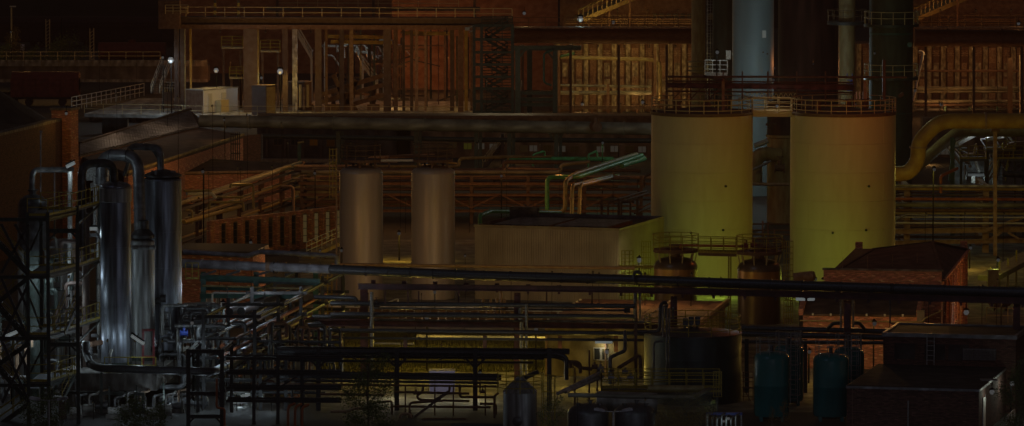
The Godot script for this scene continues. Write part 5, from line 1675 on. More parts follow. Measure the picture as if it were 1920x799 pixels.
func front_tanks() -> void:
	# dark green storage tank
	var t := thing("storage_tank", "wide dark green tank with a yellow railed roof in front of the ochre building", "storage tank")
	var d := 336.5
	var r := m(184, d) * 0.5
	var top := hy(624, d)
	var c := Vector3(V(1299, 624, d).x, 0, -d)
	for k in 3:
		var mb := MB.new()
		mb.lathe(c + Vector3.UP * top * k / 3.0, [[r, 0.0], [r, top / 3 - 0.02], [r * 0.996, top / 3 - 0.015], [r * 0.996, top / 3]], 64)
		part(t, "shell_course", mb, M.dark_green_tank)
	var rb := MB.new()
	rb.lathe(c + Vector3.UP * top, [[r + 0.04, -0.06], [r + 0.04, 0.03], [0.0, 0.35]], 60)
	part(t, "roof", rb, M.dark_tank)
	ring_rail(t, c + Vector3.UP * (top + 0.02), r - 0.06, 1.1, M.yellow, 0.03, 13, 3)
	for q in [[1285, 600], [1296, 597], [1308, 597]]:
		box_part(t, "roof_motor", V(q[0], q[1] + 4, 337.0), Vector3(0.32, 0.5, 0.4), M.dark_tank)
		var mb := MB.new()
		mb.cyl(V(q[0], q[1] + 8, 337.0), V(q[0], q[1] + 26, 337.0), 0.1, 10)
		part(t, "nozzle", mb, M.dark_tank)
	for q in [[[1188, 622, 334.0], [1237, 622, 334.0], [1239, 570, 334.0], [1249, 566, 334.2], [1249, 600, 334.6]], [[1243, 632, 333.0], [1243, 575, 333.0], [1252, 572, 333.4]], [[1255, 710, 333.0], [1255, 577, 333.0]], [[1250, 710, 333.0], [1250, 577, 333.0]], [[1226, 710, 333.0], [1226, 641, 333.0], [1243, 640, 333.0]], [[1262, 577, 333.8], [1262, 600, 334.6]]]:
		pipe(t, "pipe", q, 7 if q.size() == 5 else 4, M.duct_grey if q.size() < 5 else M.black_pipe, 1.4, 10)
	# silver tank with a ribbed cone
	var s := thing("silver_tank", "small silver tank with a ribbed cone roof behind the bottom shrubs", "tank")
	var sd := 318.0
	var sc := Vector3(V(975, 735, sd).x, 0, -sd)
	var sr := m(64, sd) * 0.5
	var stp := hy(735, sd)
	for k in 4:
		var mb := MB.new()
		mb.lathe(sc + Vector3.UP * stp * k / 4.0, [[sr, 0.0], [sr, stp / 4 - 0.02], [sr * 1.012, stp / 4 - 0.018], [sr * 1.012, stp / 4]], 40)
		part(s, "cladding_band", mb, M.stainless_dull)
	var cb := MB.new()
	cb.lathe(sc + Vector3.UP * stp, [[sr * 1.03, 0.0], [0.25, 0.75], [0.25, 0.9], [0.0, 0.9]], 40)
	part(s, "cone_roof", cb, M.stainless_dull)
	for k in 16:
		var a := TAU * k / 16
		var dd := Vector3(cos(a), 0, sin(a))
		beam_part(s, "roof_rib", sc + dd * sr * 1.02 + Vector3.UP * (stp + 0.03), sc + dd * 0.27 + Vector3.UP * (stp + 0.78), 0.04, 0.05, M.galvanised)
	ring_rail(s, sc + Vector3.UP * (stp + 0.0), sr * 1.38, 1.15, M.yellow, 0.026, 10, 3)
	ladder(s, Vector3(V(1024, 740, sd).x, 0.1, -sd + 0.6), stp + 1.0, Vector3(0.7, 0, 0.7), M.yellow, true, Vector3(0.7, 0, 0.5))
	var mh := MB.new()
	mh.lathe(V(970, 790, 316.9), [[0.3, 0.0], [0.3, 0.15], [0.24, 0.17], [0.0, 0.2]], 20, Basis(Vector3.RIGHT, PI / 2))
	part(s, "manhole", mh, M.dark_tank)
	beam_part(s, "inlet_chute", V(985, 708, 318.0), V(1008, 697, 318.6), 0.22, 0.24, M.dark_duct)
	# two dark tanks at the bottom
	for k in 2:
		var px: float = [1103, 1190][k]
		var tt := thing("dark_tank", ["dark domed tank at the bottom, nearer the silver cone tank", "dark domed tank at the bottom, nearer the yellow platform's foot"][k], "tank", "dark domed tanks at the bottom")
		var td := 316.0
		var tr := m(78, td) * 0.5
		var tc := Vector3(V(px, 770, td).x, 0, -td)
		var th := hy(774, td)
		var mb := MB.new()
		mb.lathe(tc, [[tr, 0.0], [tr, th], [tr * 0.97, th + 0.14], [tr * 0.85, th + 0.32], [tr * 0.55, th + 0.5], [tr * 0.2, th + 0.56], [0.0, th + 0.57]], 44)
		part(tt, "shell", mb, M.dark_tank)
		for q in [[-0.5, 0.42], [0.1, 0.62], [0.55, 0.42]]:
			var nb := MB.new()
			nb.lathe(tc + Vector3(q[0] * tr, th + q[1] - 0.1, 0.25), [[0.09, 0.0], [0.09, 0.2], [0.15, 0.21], [0.15, 0.27], [0.0, 0.27]], 12)
			part(tt, "nozzle", nb, M.dark_tank)
	# yellow-black pipes with bends
	lone_pipe("yellow_black_pipe", "dark pipe with worn yellow bands crossing above the dark tanks", [[1065, 741, 318.5], [1128, 742, 318.5], [1180, 744, 318.5], [1300, 745, 319.5], [1330, 730, 322.0]], 8, M.olive_pipe, 1.2, 2)
	lone_pipe("yellow_black_pipe", "thicker dark pipe with a yellow band behind the platform rails", [[1215, 728, 323.0], [1320, 729, 323.0]], 12, M.tan_pipe, 1.2, 2)
	# long pale tank lying behind
	var lt := thing("pale_lying_tank", "pale lying tank half hidden behind the dark tanks", "tank")
	var lb := MB.new()
	lb.cyl(V(1118, 752, 322.0), V(1232, 756, 322.0), 0.62, 24)
	part(lt, "shell", lb, M.pale_vessel)
	for x in [1135, 1215]:
		box_part(lt, "saddle", Vector3(V(x, 770, 322).x, hy(771, 322) * 0.5, -322), Vector3(0.3, hy(771, 322), 0.9), M.concrete)
	# yellow railed platform
	var p := thing("yellow_platform", "long yellow railed platform in front of the dark green tank", "platform")
	var y := hy(736, 325)
	var q0 := V(1128, 736, 325)
	var q1 := V(1352, 742, 325)
	q1.y = y
	q0.y = y
	deck(p, "deck", [q0, q1, q1 + Vector3(0, 0, -2.2), q0 + Vector3(0, 0, -2.2)], 0.12, M.grating)
	railing(p, [q0, q1], 1.2, M.yellow, 0.035, 1.1, 3)
	railing(p, [q0 + Vector3(0, 0, -2.2), q1 + Vector3(0, 0, -2.2)], 1.2, M.yellow, 0.035, 1.1, 3)
	railing(p, [q0, q0 + Vector3(0, 0, -2.2)], 1.2, M.yellow, 0.035, 1.1, 3)
	for x in [0.03, 0.35, 0.7, 0.97]:
		var g := q0.lerp(q1, x) + Vector3(0, -0.1, -0.3)
		beam_part(p, "leg", Vector3(g.x, 0, g.z), g, 0.14, 0.14, M.green_steel)
	for x in [0.0, 5.0, 10.0, 15.0]:
		beam_part(p, "cage_bar", V(1338 + x, 698, 324.6), V(1338 + x, 745, 324.6), 0.05, 0.05, M.yellow)
	for yy in [697, 720, 733, 744]:
		beam_part(p, "cage_hoop", V(1337, yy, 324.6), V(1354, yy, 324.6), 0.05, 0.05, M.yellow)
	# pale sloping pipes down to the yard
	for k in 2:
		lone_pipe("sloping_pipe", ["pale grey pipe sloping down left to the silver cone tank, upper one", "pale grey pipe sloping down left to the silver cone tank, lower one"][k], [[1130, 697 + k * 9, 328.0], [1046 + k * 14, 738 - k * 3, 320.0 + k]], 7, M.lagging, 1.0, 2, "pale sloping pipes")
	var zp := thing("yard_pipework", "grey bent pipes and valves behind the yellow platform", "piping")
	for q in [[[1144, 720, 330.0], [1144, 670, 330.0], [1172, 658, 332.0], [1172, 622, 334.0]], [[1160, 690, 329.0], [1200, 665, 331.0], [1202, 710, 331.0]], [[1070, 690, 332.0], [1070, 676, 332.0], [1086, 690, 332.0], [1110, 692, 332.0]], [[1060, 678, 332.0], [1088, 680, 332.0], [1088, 700, 332.0]]]:
		pipe(zp, "pipe", q, 7, M.duct_grey if q[0][0] == 1144 else M.rust, 1.3, 10)
	for q in [[1115, 680], [1126, 684], [1172, 690], [1182, 700], [1160, 705], [1146, 700]]:
		valve_parts(zp, V(q[0], q[1] + 8, 329.5), 0.13, Vector3.RIGHT, M.rust if q[0] % 2 else M.lagging, M.black_steel)
	beam_part(zp, "post", G(1105, 331), V(1105, 657, 331), 0.1, 0.1, M.rust)
	beam_part(zp, "post", G(1192, 333), V(1192, 605, 333), 0.2, 0.2, M.rust)
	for x in [1078, 1120, 1150]:
		beam_part(zp, "prop", G(x, 331), V(x, 690, 331), 0.1, 0.1, M.rust)
	# four green tanks
	var spots := [[1447, 326.0, 67, 668, "dark green cylinder tank in front, nearer the scaffold"], [1479, 334.0, 57, 655, "green cylinder tank half hidden behind the left front one"], [1558, 326.0, 67, 672, "dark green cylinder tank in front, nearer the corner building"], [1592, 334.0, 58, 660, "green cylinder tank half hidden behind the right front one"]]
	for q in spots:
		var gt := thing("green_tank", q[4], "tank", "green cylinder tanks")
		var gd: float = q[1]
		var gr := m(q[2], gd) * 0.5
		var gc := Vector3(V(q[0], q[3], gd).x, 0, -gd)
		var gh := hy(q[3], gd)
		var mb := MB.new()
		mb.lathe(gc, [[0.0, 0.12], [gr * 0.6, 0.15], [gr * 0.95, 0.3], [gr, 0.45], [gr, gh * 0.55], [gr * 1.004, gh * 0.552], [gr * 1.004, gh * 0.56], [gr, gh * 0.562], [gr, gh - 0.1], [gr * 0.96, gh + 0.06], [gr * 0.82, gh + 0.2], [gr * 0.5, gh + 0.3], [0.0, gh + 0.34]], 44)
		part(gt, "shell", mb, M.green_tank)
		for k in 4:
			var a := TAU * (k + 0.5) / 4
			box_part(gt, "leg", gc + Vector3(cos(a) * gr * 0.85, 0.4, sin(a) * gr * 0.85), Vector3(0.2, 0.8, 0.2), M.green_tank)
		ring_rail(gt, gc + Vector3.UP * (gh + 0.05), gr * 0.86, 1.1, M.galvanised, 0.018, 9, 3)
		var nb := MB.new()
		nb.lathe(gc + Vector3(0, gh + 0.2, 0), [[0.12, 0.0], [0.12, 0.45], [0.2, 0.46], [0.2, 0.54], [0.0, 0.54]], 12)
		part(gt, "nozzle", nb, M.dark_tank)
		if gd > 330:
			ladder(gt, gc + Vector3(gr * 0.3, 0.2, gr + 0.12), gh + 1.0, Vector3.RIGHT, M.galvanised, true, Vector3(0.1, 0, 1))
	# scaffold beside the left green tank
	var sf := thing("scaffold", "small tube scaffold between the dark green tank and the green cylinders", "scaffold")
	for x in [1394, 1404, 1412]:
		beam_part(sf, "standard", G(x, 336.0), V(x, 697, 336.0), 0.05, 0.05, M.rust)
	for yy in [698, 708, 716, 726, 744, 760]:
		beam_part(sf, "ledger", V(1392, yy, 336.0), V(1414, yy, 336.0), 0.05, 0.05, M.rust)
	beam_part(sf, "diagonal", V(1394, 728, 335.9), V(1412, 760, 335.9), 0.05, 0.05, M.rust)
	box_part(sf, "boards", V(1403, 727, 336.2), Vector3(0.75, 0.06, 0.6), M.brown_steel)
	# small white pipes lit at the bottom
	var wp := thing("filter_bank", "row of small white bent pipes lit low before the dark green tank", "piping")
	for k in 7:
		pipe(wp, "pipe", [[1326 + k * 9, 799, 321.0], [1326 + k * 9, 779 + (k % 3) * 3, 321.0], [1332 + k * 9, 776 + (k % 3) * 3, 321.6]], 4, M.duct_grey if k % 2 else M.galvanised, 1.4, 8)
	box_part(wp, "header", V(1358, 776, 321.8), Vector3(2.2, 0.16, 0.2), M.blue_paint)
	beam_part(wp, "stand", G(1325, 321.8), V(1325, 776, 321.8), 0.1, 0.1, M.galvanised)
	beam_part(wp, "stand", G(1390, 321.8), V(1390, 776, 321.8), 0.1, 0.1, M.galvanised)
	flood("white lamp low among the small white bent pipes", V(1366, 785, 320.6), Color(0.9, 1, 1), 0.25, "pole", 0.1)
	flood("tiny white lamp left of the low one among the bent pipes", V(1357, 790, 320.6), Color(0.9, 1, 1), 0.4, "pole", 0.08)
	flood("unseen yellow lamp behind the green cylinders lighting the road", V(1518, 660, 345.0), Color(1.0, 0.83, 0.36), 22.0, "pole", 0.13, 0.5)  # unseen, placed to light the road behind the cylinders
	# twin-headed street lamps, unlit
	for k in 2:
		var px: float = [91, 1150][k]
		var sl := thing("street_lamp", ["unlit twin-headed street lamp before the stair tower", "unlit twin-headed street lamp before the two dark tanks"][k], "street lamp", "unlit twin-headed street lamps")
		var ds: float = [306.0, 304.0][k]
		var yb: float = [751, 772][k]
		var pole := MB.new()
		var tp := V(px, yb, ds)
		pole.cyl(Vector3(tp.x, 0, tp.z), tp, 0.06, 10)
		part(sl, "pole", pole, M.galvanised)
		for sgn in [-1, 1]:
			var ax := V(px + sgn * 16, yb - 1, ds)
			beam_part(sl, "arm", tp, ax, 0.05, 0.05, M.galvanised)
			var hb := MB.new()
			hb.beam(ax + Vector3(0, 0.02, 0), V(px + sgn * 36, yb - 5, ds), 0.26, 0.13)
			hb.beam(ax + Vector3(sgn * 0.1, 0.1, 0), V(px + sgn * 32, yb - 7.0, ds), 0.18, 0.05)
			part(sl, "lamp_head", hb, M.lagging)

func corner_building() -> void:
	var t := thing("corner_building", "dark brick flat-roofed building at the bottom right corner", "building")
	var h := hy(722, 319.0)
	var A := V(1588, 722, 319.0)
	var f := frame(Vector3(A.x, 0, A.z), 13.0)
	var w := 8.0
	var dep := 12.0
	fpart(t, "wall", f, 0.0, w, 0.0, dep, 0.0, h - 0.2, M.brick_dark)
	fpart(t, "roof_edge", f, -0.06, w + 0.06, -0.06, dep, h - 0.198, h - 0.06, M.panel_grey)
	fpart(t, "flat_roof", f, 0.0, w, 0.0, dep, h - 0.058, h - 0.03, M.felt)
	# upper storey
	var u := h + 1.95
	fpart(t, "upper_wall", f, 0.3, w + 0.6, dep + 0.01, dep + 6.0, 0.0, u - 0.25, M.brick_dark)
	fpart(t, "upper_roof_edge", f, 0.22, w + 0.68, dep - 0.06, dep + 6.1, u - 0.248, u - 0.12, M.panel_grey)
	for q in [[0.22, 0.42, dep - 0.06, dep + 6.1], [w + 0.48, w + 0.68, dep - 0.06, dep + 6.1], [0.42, w + 0.48, dep - 0.06, dep + 0.14], [0.42, w + 0.48, dep + 5.9, dep + 6.1]]:
		fpart(t, "roof_kerb", f, q[0], q[1], q[2], q[3], u - 0.118, u, M.panel_grey)
	fpart(t, "upper_flat_roof", f, 0.42, w + 0.48, dep + 0.14, dep + 5.9, u - 0.118, u - 0.09, M.felt)
	var lv := fpart(t, "louvre", f, 5.3, 7.4, dep - 0.05, dep + 0.008, h + 0.35, h + 1.1, M.black_steel)
	for k in 7:
		var mb := MB.new()
		var c := L(f, 6.35, dep - 0.1, h + 0.42 + k * 0.1)
		mb.box(c, Vector3(2.05, 0.02, 0.12), f.b * Basis(Vector3.RIGHT, 0.7))
		part(lv, "slat", mb, M.galvanised)
	ladder(t, L(f, 3.3, dep - 0.15, h), 1.9, f.x, M.galvanised, false)
	for x in [1.0, 2.9, 4.4]:
		fpart(t, "recessed_panel", f, x, x + 1.3, dep - 0.02, dep + 0.005, h + 0.3, h + 1.3, M.felt)
	var dp := MB.new()
	pipe_mb(dp, [L(f, 3.75, -0.08, 0.0), L(f, 3.75, -0.08, h - 0.85)], 0.11)
	part(t, "downpipe", dp, M.galvanised)
	var cd := MB.new()
	cd.beam(L(f, 0.35, -0.03, 0.0), L(f, 0.35, -0.03, h - 0.2), 0.03, 0.03)
	part(t, "conductor", cd, M.rail_dark)
	# side door with its lamp and stair rail
	var dr := fpart(t, "door", f, w + 0.005, w + 0.06, 1.6, 2.6, 0.2, 2.2, M.sign_white)
	var fm := MB.new()
	fbox(fm, f, w + 0.005, w + 0.05, 1.5, 1.59, 0.2, 2.3)
	fbox(fm, f, w + 0.005, w + 0.05, 2.61, 2.7, 0.2, 2.3)
	part(dr, "door_frame", fm, M.galvanised)
	fpart(t, "step", f, w + 0.07, w + 1.5, 1.2, 3.2, 0.0, 0.2, M.concrete)
	railing(t, [L(f, w + 1.5, 1.2, 0.2), L(f, w + 1.5, 5.0, 0.2)], 1.0, M.rail_pale, 0.03, 0.7)
	var lp := L(f, w + 0.5, 2.1, 2.55)
	flood("white lamp over the side door of the corner building", lp, Color(0.95, 1, 0.92), 3.0, "hang", 0.16)
	box_part(t, "lamp_canopy", lp + Vector3(-0.2, 0.75, 0), Vector3(1.0, 0.05, 0.8), M.galvanised)
	flood("white lamp half hidden by the tree at the right edge", L(f, w + 0.8, 9.0, 2.3), Color(0.95, 1, 0.92), 9.0, "pole", 0.16)
	flood("unseen orange lamp beyond the tree lighting the corner building's side", L(f, w + 5.5, 4.0, 4.0), Color(1.0, 0.66, 0.3), 12.0, "pole", 0.13, 0.5)  # out of view, placed to light the building side

# ---- the far side ---------------------------------------------------------------
func wall_slab(par: Node3D, nm: String, a: Vector3, b: Vector3, h0: float, h1: float, thick: float, mt: Material) -> MeshInstance3D:   # an upright slab over the ground line a-b, its face on that line and its body behind
	var mb := MB.new()
	var x := Vector3(b.x - a.x, 0, b.z - a.z)
	var l := x.length()
	x = x.normalized()
	var z := Vector3(-x.z, 0, x.x)
	if z.z < 0:
		z = -z
	var c := Vector3((a.x + b.x) * 0.5, (h0 + h1) * 0.5, (a.z + b.z) * 0.5) - z * thick * 0.5
	mb.box(c, Vector3(l, h1 - h0, thick), Basis(x, Vector3.UP, z if x.cross(Vector3.UP).dot(z) > 0 else -z))
	return part(par, nm, mb, mt)
func roof_sheet(par: Node3D, nm: String, q: Array, mt: Material, thick := 0.12) -> MeshInstance3D:
	var mb := MB.new()
	var nn: Vector3 = (q[1] - q[0]).cross(q[2] - q[0]).normalized()
	if nn.y < 0:
		nn = -nn
	mb.quad(q[0], q[1], q[2], q[3], nn)
	var dn := Vector3.DOWN * thick
	mb.quad(q[0] + dn, q[1] + dn, q[2] + dn, q[3] + dn, -nn)
	for i in 4:
		mb.quad(q[i], q[(i + 1) % 4], q[(i + 1) % 4] + dn, q[i] + dn)
	return part(par, nm, mb, mt)
func wagon(label: String, p: Vector3, l: float, h: float, mt: Material, kind: int) -> void:
	var t := thing("freight_wagon", label, "wagon", "freight wagons in the dark")
	if kind == 0:                      # ribbed box or hopper
		box_part(t, "body", p + Vector3(0, 1.1 + h * 0.5, 0), Vector3(l, h, 2.6), mt)
		var k := 0.0
		while k <= l:
			box_part(t, "rib", p + Vector3(-l * 0.5 + k, 1.1 + h * 0.5, 1.36), Vector3(0.16, h, 0.12), mt)
			k += 1.5
		var rb := MB.new()
		rb.tube(PackedVector3Array([p + Vector3(-l * 0.5, 1.1 + h - 0.6, 0), p + Vector3(l * 0.5, 1.1 + h - 0.6, 0)]), 1.35, 20)
		part(t, "roof", rb, mt)
	else:                              # tank wagon
		var tb := MB.new()
		tb.cyl(p + Vector3(-l * 0.5, 2.2, 0), p + Vector3(l * 0.5, 2.2, 0), h * 0.5, 24)
		part(t, "tank", tb, mt)
		var dm := MB.new()
		dm.lathe(p + Vector3(0, 2.2 + h * 0.5 - 0.1, 0), [[0.5, 0.0], [0.5, 0.4], [0.0, 0.45]], 14)
		part(t, "filler_dome", dm, mt)
	box_part(t, "underframe", p + Vector3(0, 0.95, 0), Vector3(l, 0.25, 2.2), M.wagon_dark)
	for sx in [-0.36, 0.36]:
		for w in [-0.9, 0.9]:
			var wb := MB.new()
			wb.cyl(p + Vector3(sx * l + w, 0.46, -0.8), p + Vector3(sx * l + w, 0.46, 0.8), 0.46, 16)
			part(t, "wheelset", wb, M.wagon_dark)
func mast(label: String, px: float, d: float, ytop: float) -> void:
	var t := thing("lattice_mast", label, "mast", "railway lattice masts")
	var g := G(px, d)
	var h := hy(ytop, d)
	for s in [-0.25, 0.25]:
		beam_part(t, "chord", g + Vector3(s, 0, 0), g + Vector3(s, h, 0), 0.1, 0.1, M.rail_tan)
	var y := 0.4
	var mb := MB.new()
	while y < h - 0.4:
		mb.beam(g + Vector3(-0.25, y, 0), g + Vector3(0.25, y + 0.35, 0), 0.06, 0.06)
		y += 0.45
	part(t, "lacing", mb, M.rail_tan)

func far_left() -> void:
	# railway viaduct
	var t := thing("viaduct", "long stained concrete railway viaduct at the upper left", "viaduct")
	var top := hy(113, 655)
	box_part(t, "girder", Vector3(V(130, 130, 655).x, top - 1.7, -657.5), Vector3(34, 2.0, 5.0), M.dark_wall)
	box_part(t, "fascia", Vector3(V(130, 120, 655).x, top - 0.35, -654.9), Vector3(34, 0.75, 0.3), M.concrete)
	box_part(t, "ledge", Vector3(V(130, 150, 655).x, top - 2.5, -654.8), Vector3(34, 0.35, 0.5), M.concrete)
	for k in 16:
		box_part(t, "joint", Vector3(V(130, 120, 655).x - 16 + k * 2.1, top - 0.35, -654.73), Vector3(0.07, 0.7, 0.06), M.rail_dark)
	for x in [-40, 130, 300]:
		box_part(t, "pier", G(x, 657.0) + Vector3.UP * (top - 2.7) * 0.5, Vector3(1.4, top - 2.7, 3.5), M.concrete)
	railing(t, [Vector3(V(-20, 112, 655).x, top + 0.03, -655.0), Vector3(V(300, 112, 655).x, top + 0.03, -655.0)], 1.0, M.rail_tan, 0.035, 2.0, 2, false)
	wagon("long red wagon standing below the concrete viaduct", G(86, 633), 8.0, 2.2, M.wagon_red, 0)
	wagon("rusty tank wagon beyond the viaduct near the bright lamp", G(248, 715), 9.0, 2.3, M.wagon_red, 1)
	wagon("dark wagon with pale scrawls in the upper dark, right one", G(240, 765), 14.0, 2.6, M.wagon_dark, 0)
	wagon("dark wagon in the upper dark, nearest the left edge", G(30, 765), 13.0, 2.6, M.wagon_dark, 0)
	wagon("dark wagon in the upper dark between the lattice masts", G(130, 770), 12.0, 2.4, M.wagon_dark, 0)
	mast("railway lattice mast above the round bush", 90.0, 700.0, 36)
	mast("railway lattice mast nearer the tank wagon", 172.5, 690.0, 53)
	var lp := thing("street_lamp", "tall unlit street lamp above the pointed tree at the far left", "street lamp")
	var g := G(22, 690)
	var lb := MB.new()
	lb.cyl(g, g + Vector3.UP * hy(14, 690), 0.12, 8)
	part(lp, "pole", lb, M.rail_tan)
	box_part(lp, "lamp_head", Vector3(g.x + 0.2, hy(12, 690), g.z), Vector3(0.8, 0.16, 0.3), M.rail_pale)
	var bx := thing("relay_cabinet", "small white cabinet beside the dark wagons", "cabinet")
	box_part(bx, "case", G(42, 720) + Vector3.UP * 2.4, Vector3(0.5, 0.8, 0.5), M.sign_white)
	box_part(bx, "stand", G(42, 720) + Vector3.UP * 1.0, Vector3(0.3, 2.0, 0.3), M.rail_dark)
	flood("unseen warm lamp behind the round bush lighting the leaves", V(20, 60, 660.0), Color(1.0, 0.8, 0.5), 200.0, "pole", 0.12, 0.3)  # unseen lamp, placed to light the far-left leaves
	# coal heap
	var cn := FastNoiseLite.new()
	cn.seed = 3
	cn.frequency = 0.12
	var cm := MB.new()
	var rows := []
	var cg := G(-70, 556)
	for j in 9:
		var row := []
		for i in 29:
			var a := TAU * i / 28
			var f := j / 8.0
			var r := f * 15.0
			var q := cg + Vector3(cos(a) * r, 9.5 * (1.0 - f) * (1.0 - f * 0.2), sin(a) * r * 0.8)
			q.y = maxf(0.0, q.y + cn.get_noise_2d(q.x, q.z) * 0.8 * (1.0 - f))
			row.append(q)
		rows.append(row)
	for j in 8:
		for i in 28:
			var nn: Vector3 = (rows[j][i + 1] - rows[j + 1][i]).cross(rows[j + 1][i + 1] - rows[j][i])
			nn = nn.normalized() if nn.length() > 1e-6 else Vector3.UP
			if nn.y < 0:
				nn = -nn
			cm.quad(rows[j][i], rows[j][i + 1], rows[j + 1][i + 1], rows[j + 1][i], nn)
	var heap := part(self, "coal_heap", cm, M.felt)
	heap.set_meta("label", "black coal heap behind the tall brick wall at the left")
	heap.set_meta("category", "heap")
	# bright deck with pale railings
	var d := thing("loading_deck", "pale flat deck lit white at the end of the works", "deck")
	var hh := 1.0
	deck(d, "slab", [VH(158, 213, hh), VH(342, 216, hh), VH(338, 184, hh), VH(262, 184, hh)], 0.4, M.pale_deck)
	for q in [[170, 212], [250, 213], [330, 214], [300, 188]]:
		var p := VH(q[0], q[1], hh)
		box_part(d, "pier", Vector3(p.x, 0.3, p.z - 0.5), Vector3(0.4, 0.6, 0.4), M.concrete)
	railing(d, [VH(158, 213, hh), VH(300, 215, hh), VH(342, 216, hh)], 1.1, M.rail_tan, 0.03, 2.0, 2, false)
	railing(d, [VH(134, 207, hh), VH(270, 180, hh)], 1.5, M.rail_pale, 0.05, 1.8, 3, false)
	stair(d, V(283, 174, 608.0), V(303, 122, 611.0), Vector3(1.0, 0, 0.3), M.galvanised, M.rail_pale, 0.04)
	beam_part(d, "stair_prop", G(306, 611), V(306, 122, 611), 0.2, 0.2, M.galvanised)
	railing(d, [V(303, 170, 612.0), V(334, 171, 612.0)], 1.0, M.rail_pale, 0.04, 1.0, 3, false)
	var bw := thing("winch", "dark winch block on the lit deck", "machine")
	box_part(bw, "base", VH(316, 202, 1.0) + Vector3.UP * 0.4, Vector3(1.5, 0.8, 1.0), M.rust)
	box_part(bw, "drum_housing", VH(316, 202, 1.0) + Vector3.UP * 1.3, Vector3(1.0, 1.0, 0.8), M.brown_steel)
	for k in 4:
		beam_part(bw, "lever", VH(316, 202, 1.0) + Vector3(-0.4 + k * 0.27, 1.8, 0), VH(316, 202, 1.0) + Vector3(-0.45 + k * 0.3, 2.4, 0), 0.08, 0.08, M.rail_tan)
	var gt := thing("green_tarpaulin_tank", "dark green rounded tank under the lit deck's edge", "tank")
	var gm := MB.new()
	gm.cyl(VH(192, 236, 0.9), VH(240, 236, 0.9) , 0.9, 20)
	part(gt, "shell", gm, M.dark_green_tank)
	flood("star-bright cool white lamp over the lit deck", V(320, 113, 597.0), Color(0.86, 0.95, 1.0), 600.0, "pole", 0.36, 3.0)
	flood("smaller cool white lamp left of the star-bright one", V(305, 108, 604.0), Color(0.86, 0.95, 1.0), 30.0, "pole", 0.15)

func battery_face(t: Node3D, x0: float, x1: float, d: float) -> void:
	var h := hy(82, d)
	var pitch := 26.3
	var x := x0
	while x < x1:
		var g := G(x, d)
		var bm := MB.new()
		bm.box(Vector3(g.x, h * 0.5, g.z + 0.2), Vector3(0.52, h, 0.4))
		bm.box(Vector3(g.x, h * 0.5, g.z + 0.42), Vector3(0.3, h, 0.06))
		part(t, "buckstay", bm, M.oven_steel)
		var c := G(x + pitch * 0.5, d)
		var dr := box_part(t, "oven_door", Vector3(c.x, h * 0.5 + 0.2, c.z + 0.14), Vector3(0.78, h - 1.4, 0.28), [M.oven_door, M.oven_door_pale, M.oven_door_dark, M.oven_door][rng.randi() % 4])
		for q in [[0.38, 0.25], [0.62, 0.25], [0.5, 0.12]]:
			var pm := MB.new()
			pm.box(Vector3(c.x, h * q[0], c.z + 0.31), Vector3(0.6, h * 0.2, 0.06))
			if q[1] > 0.2:
				part(dr, "door_plate", pm, [M.oven_steel, M.oven_door_pale, M.oven_door][rng.randi() % 3])
		for yy in [0.86, 0.09]:
			var lm := MB.new()
			var p := Vector3(c.x, h * yy, c.z + 0.36)
			lm.box(p, Vector3(0.95, 0.1, 0.1))
			lm.box(p + Vector3(0, 0.28, 0), Vector3(0.85, 0.08, 0.1))
			lm.box(p + Vector3(0, -0.28, 0), Vector3(0.85, 0.08, 0.1))
			lm.beam(p + Vector3(-0.38, -0.32, 0.05), p + Vector3(0.38, 0.32, 0.05), 0.07, 0.07)
			lm.beam(p + Vector3(0.38, -0.32, 0.05), p + Vector3(-0.38, 0.32, 0.05), 0.07, 0.07)
			lm.cyl(p + Vector3(0, 0, 0.02), p + Vector3(0, 0, 0.22), 0.15, 8)
			part(dr, "door_latch", lm, M.rust_light)
		x += pitch
	var a := G(x0 - 8, d)
	var b := G(x1 + 8, d)
	wall_slab(t, "oven_wall", a, b, 0.0, h, 6.0, M.oven_brick)

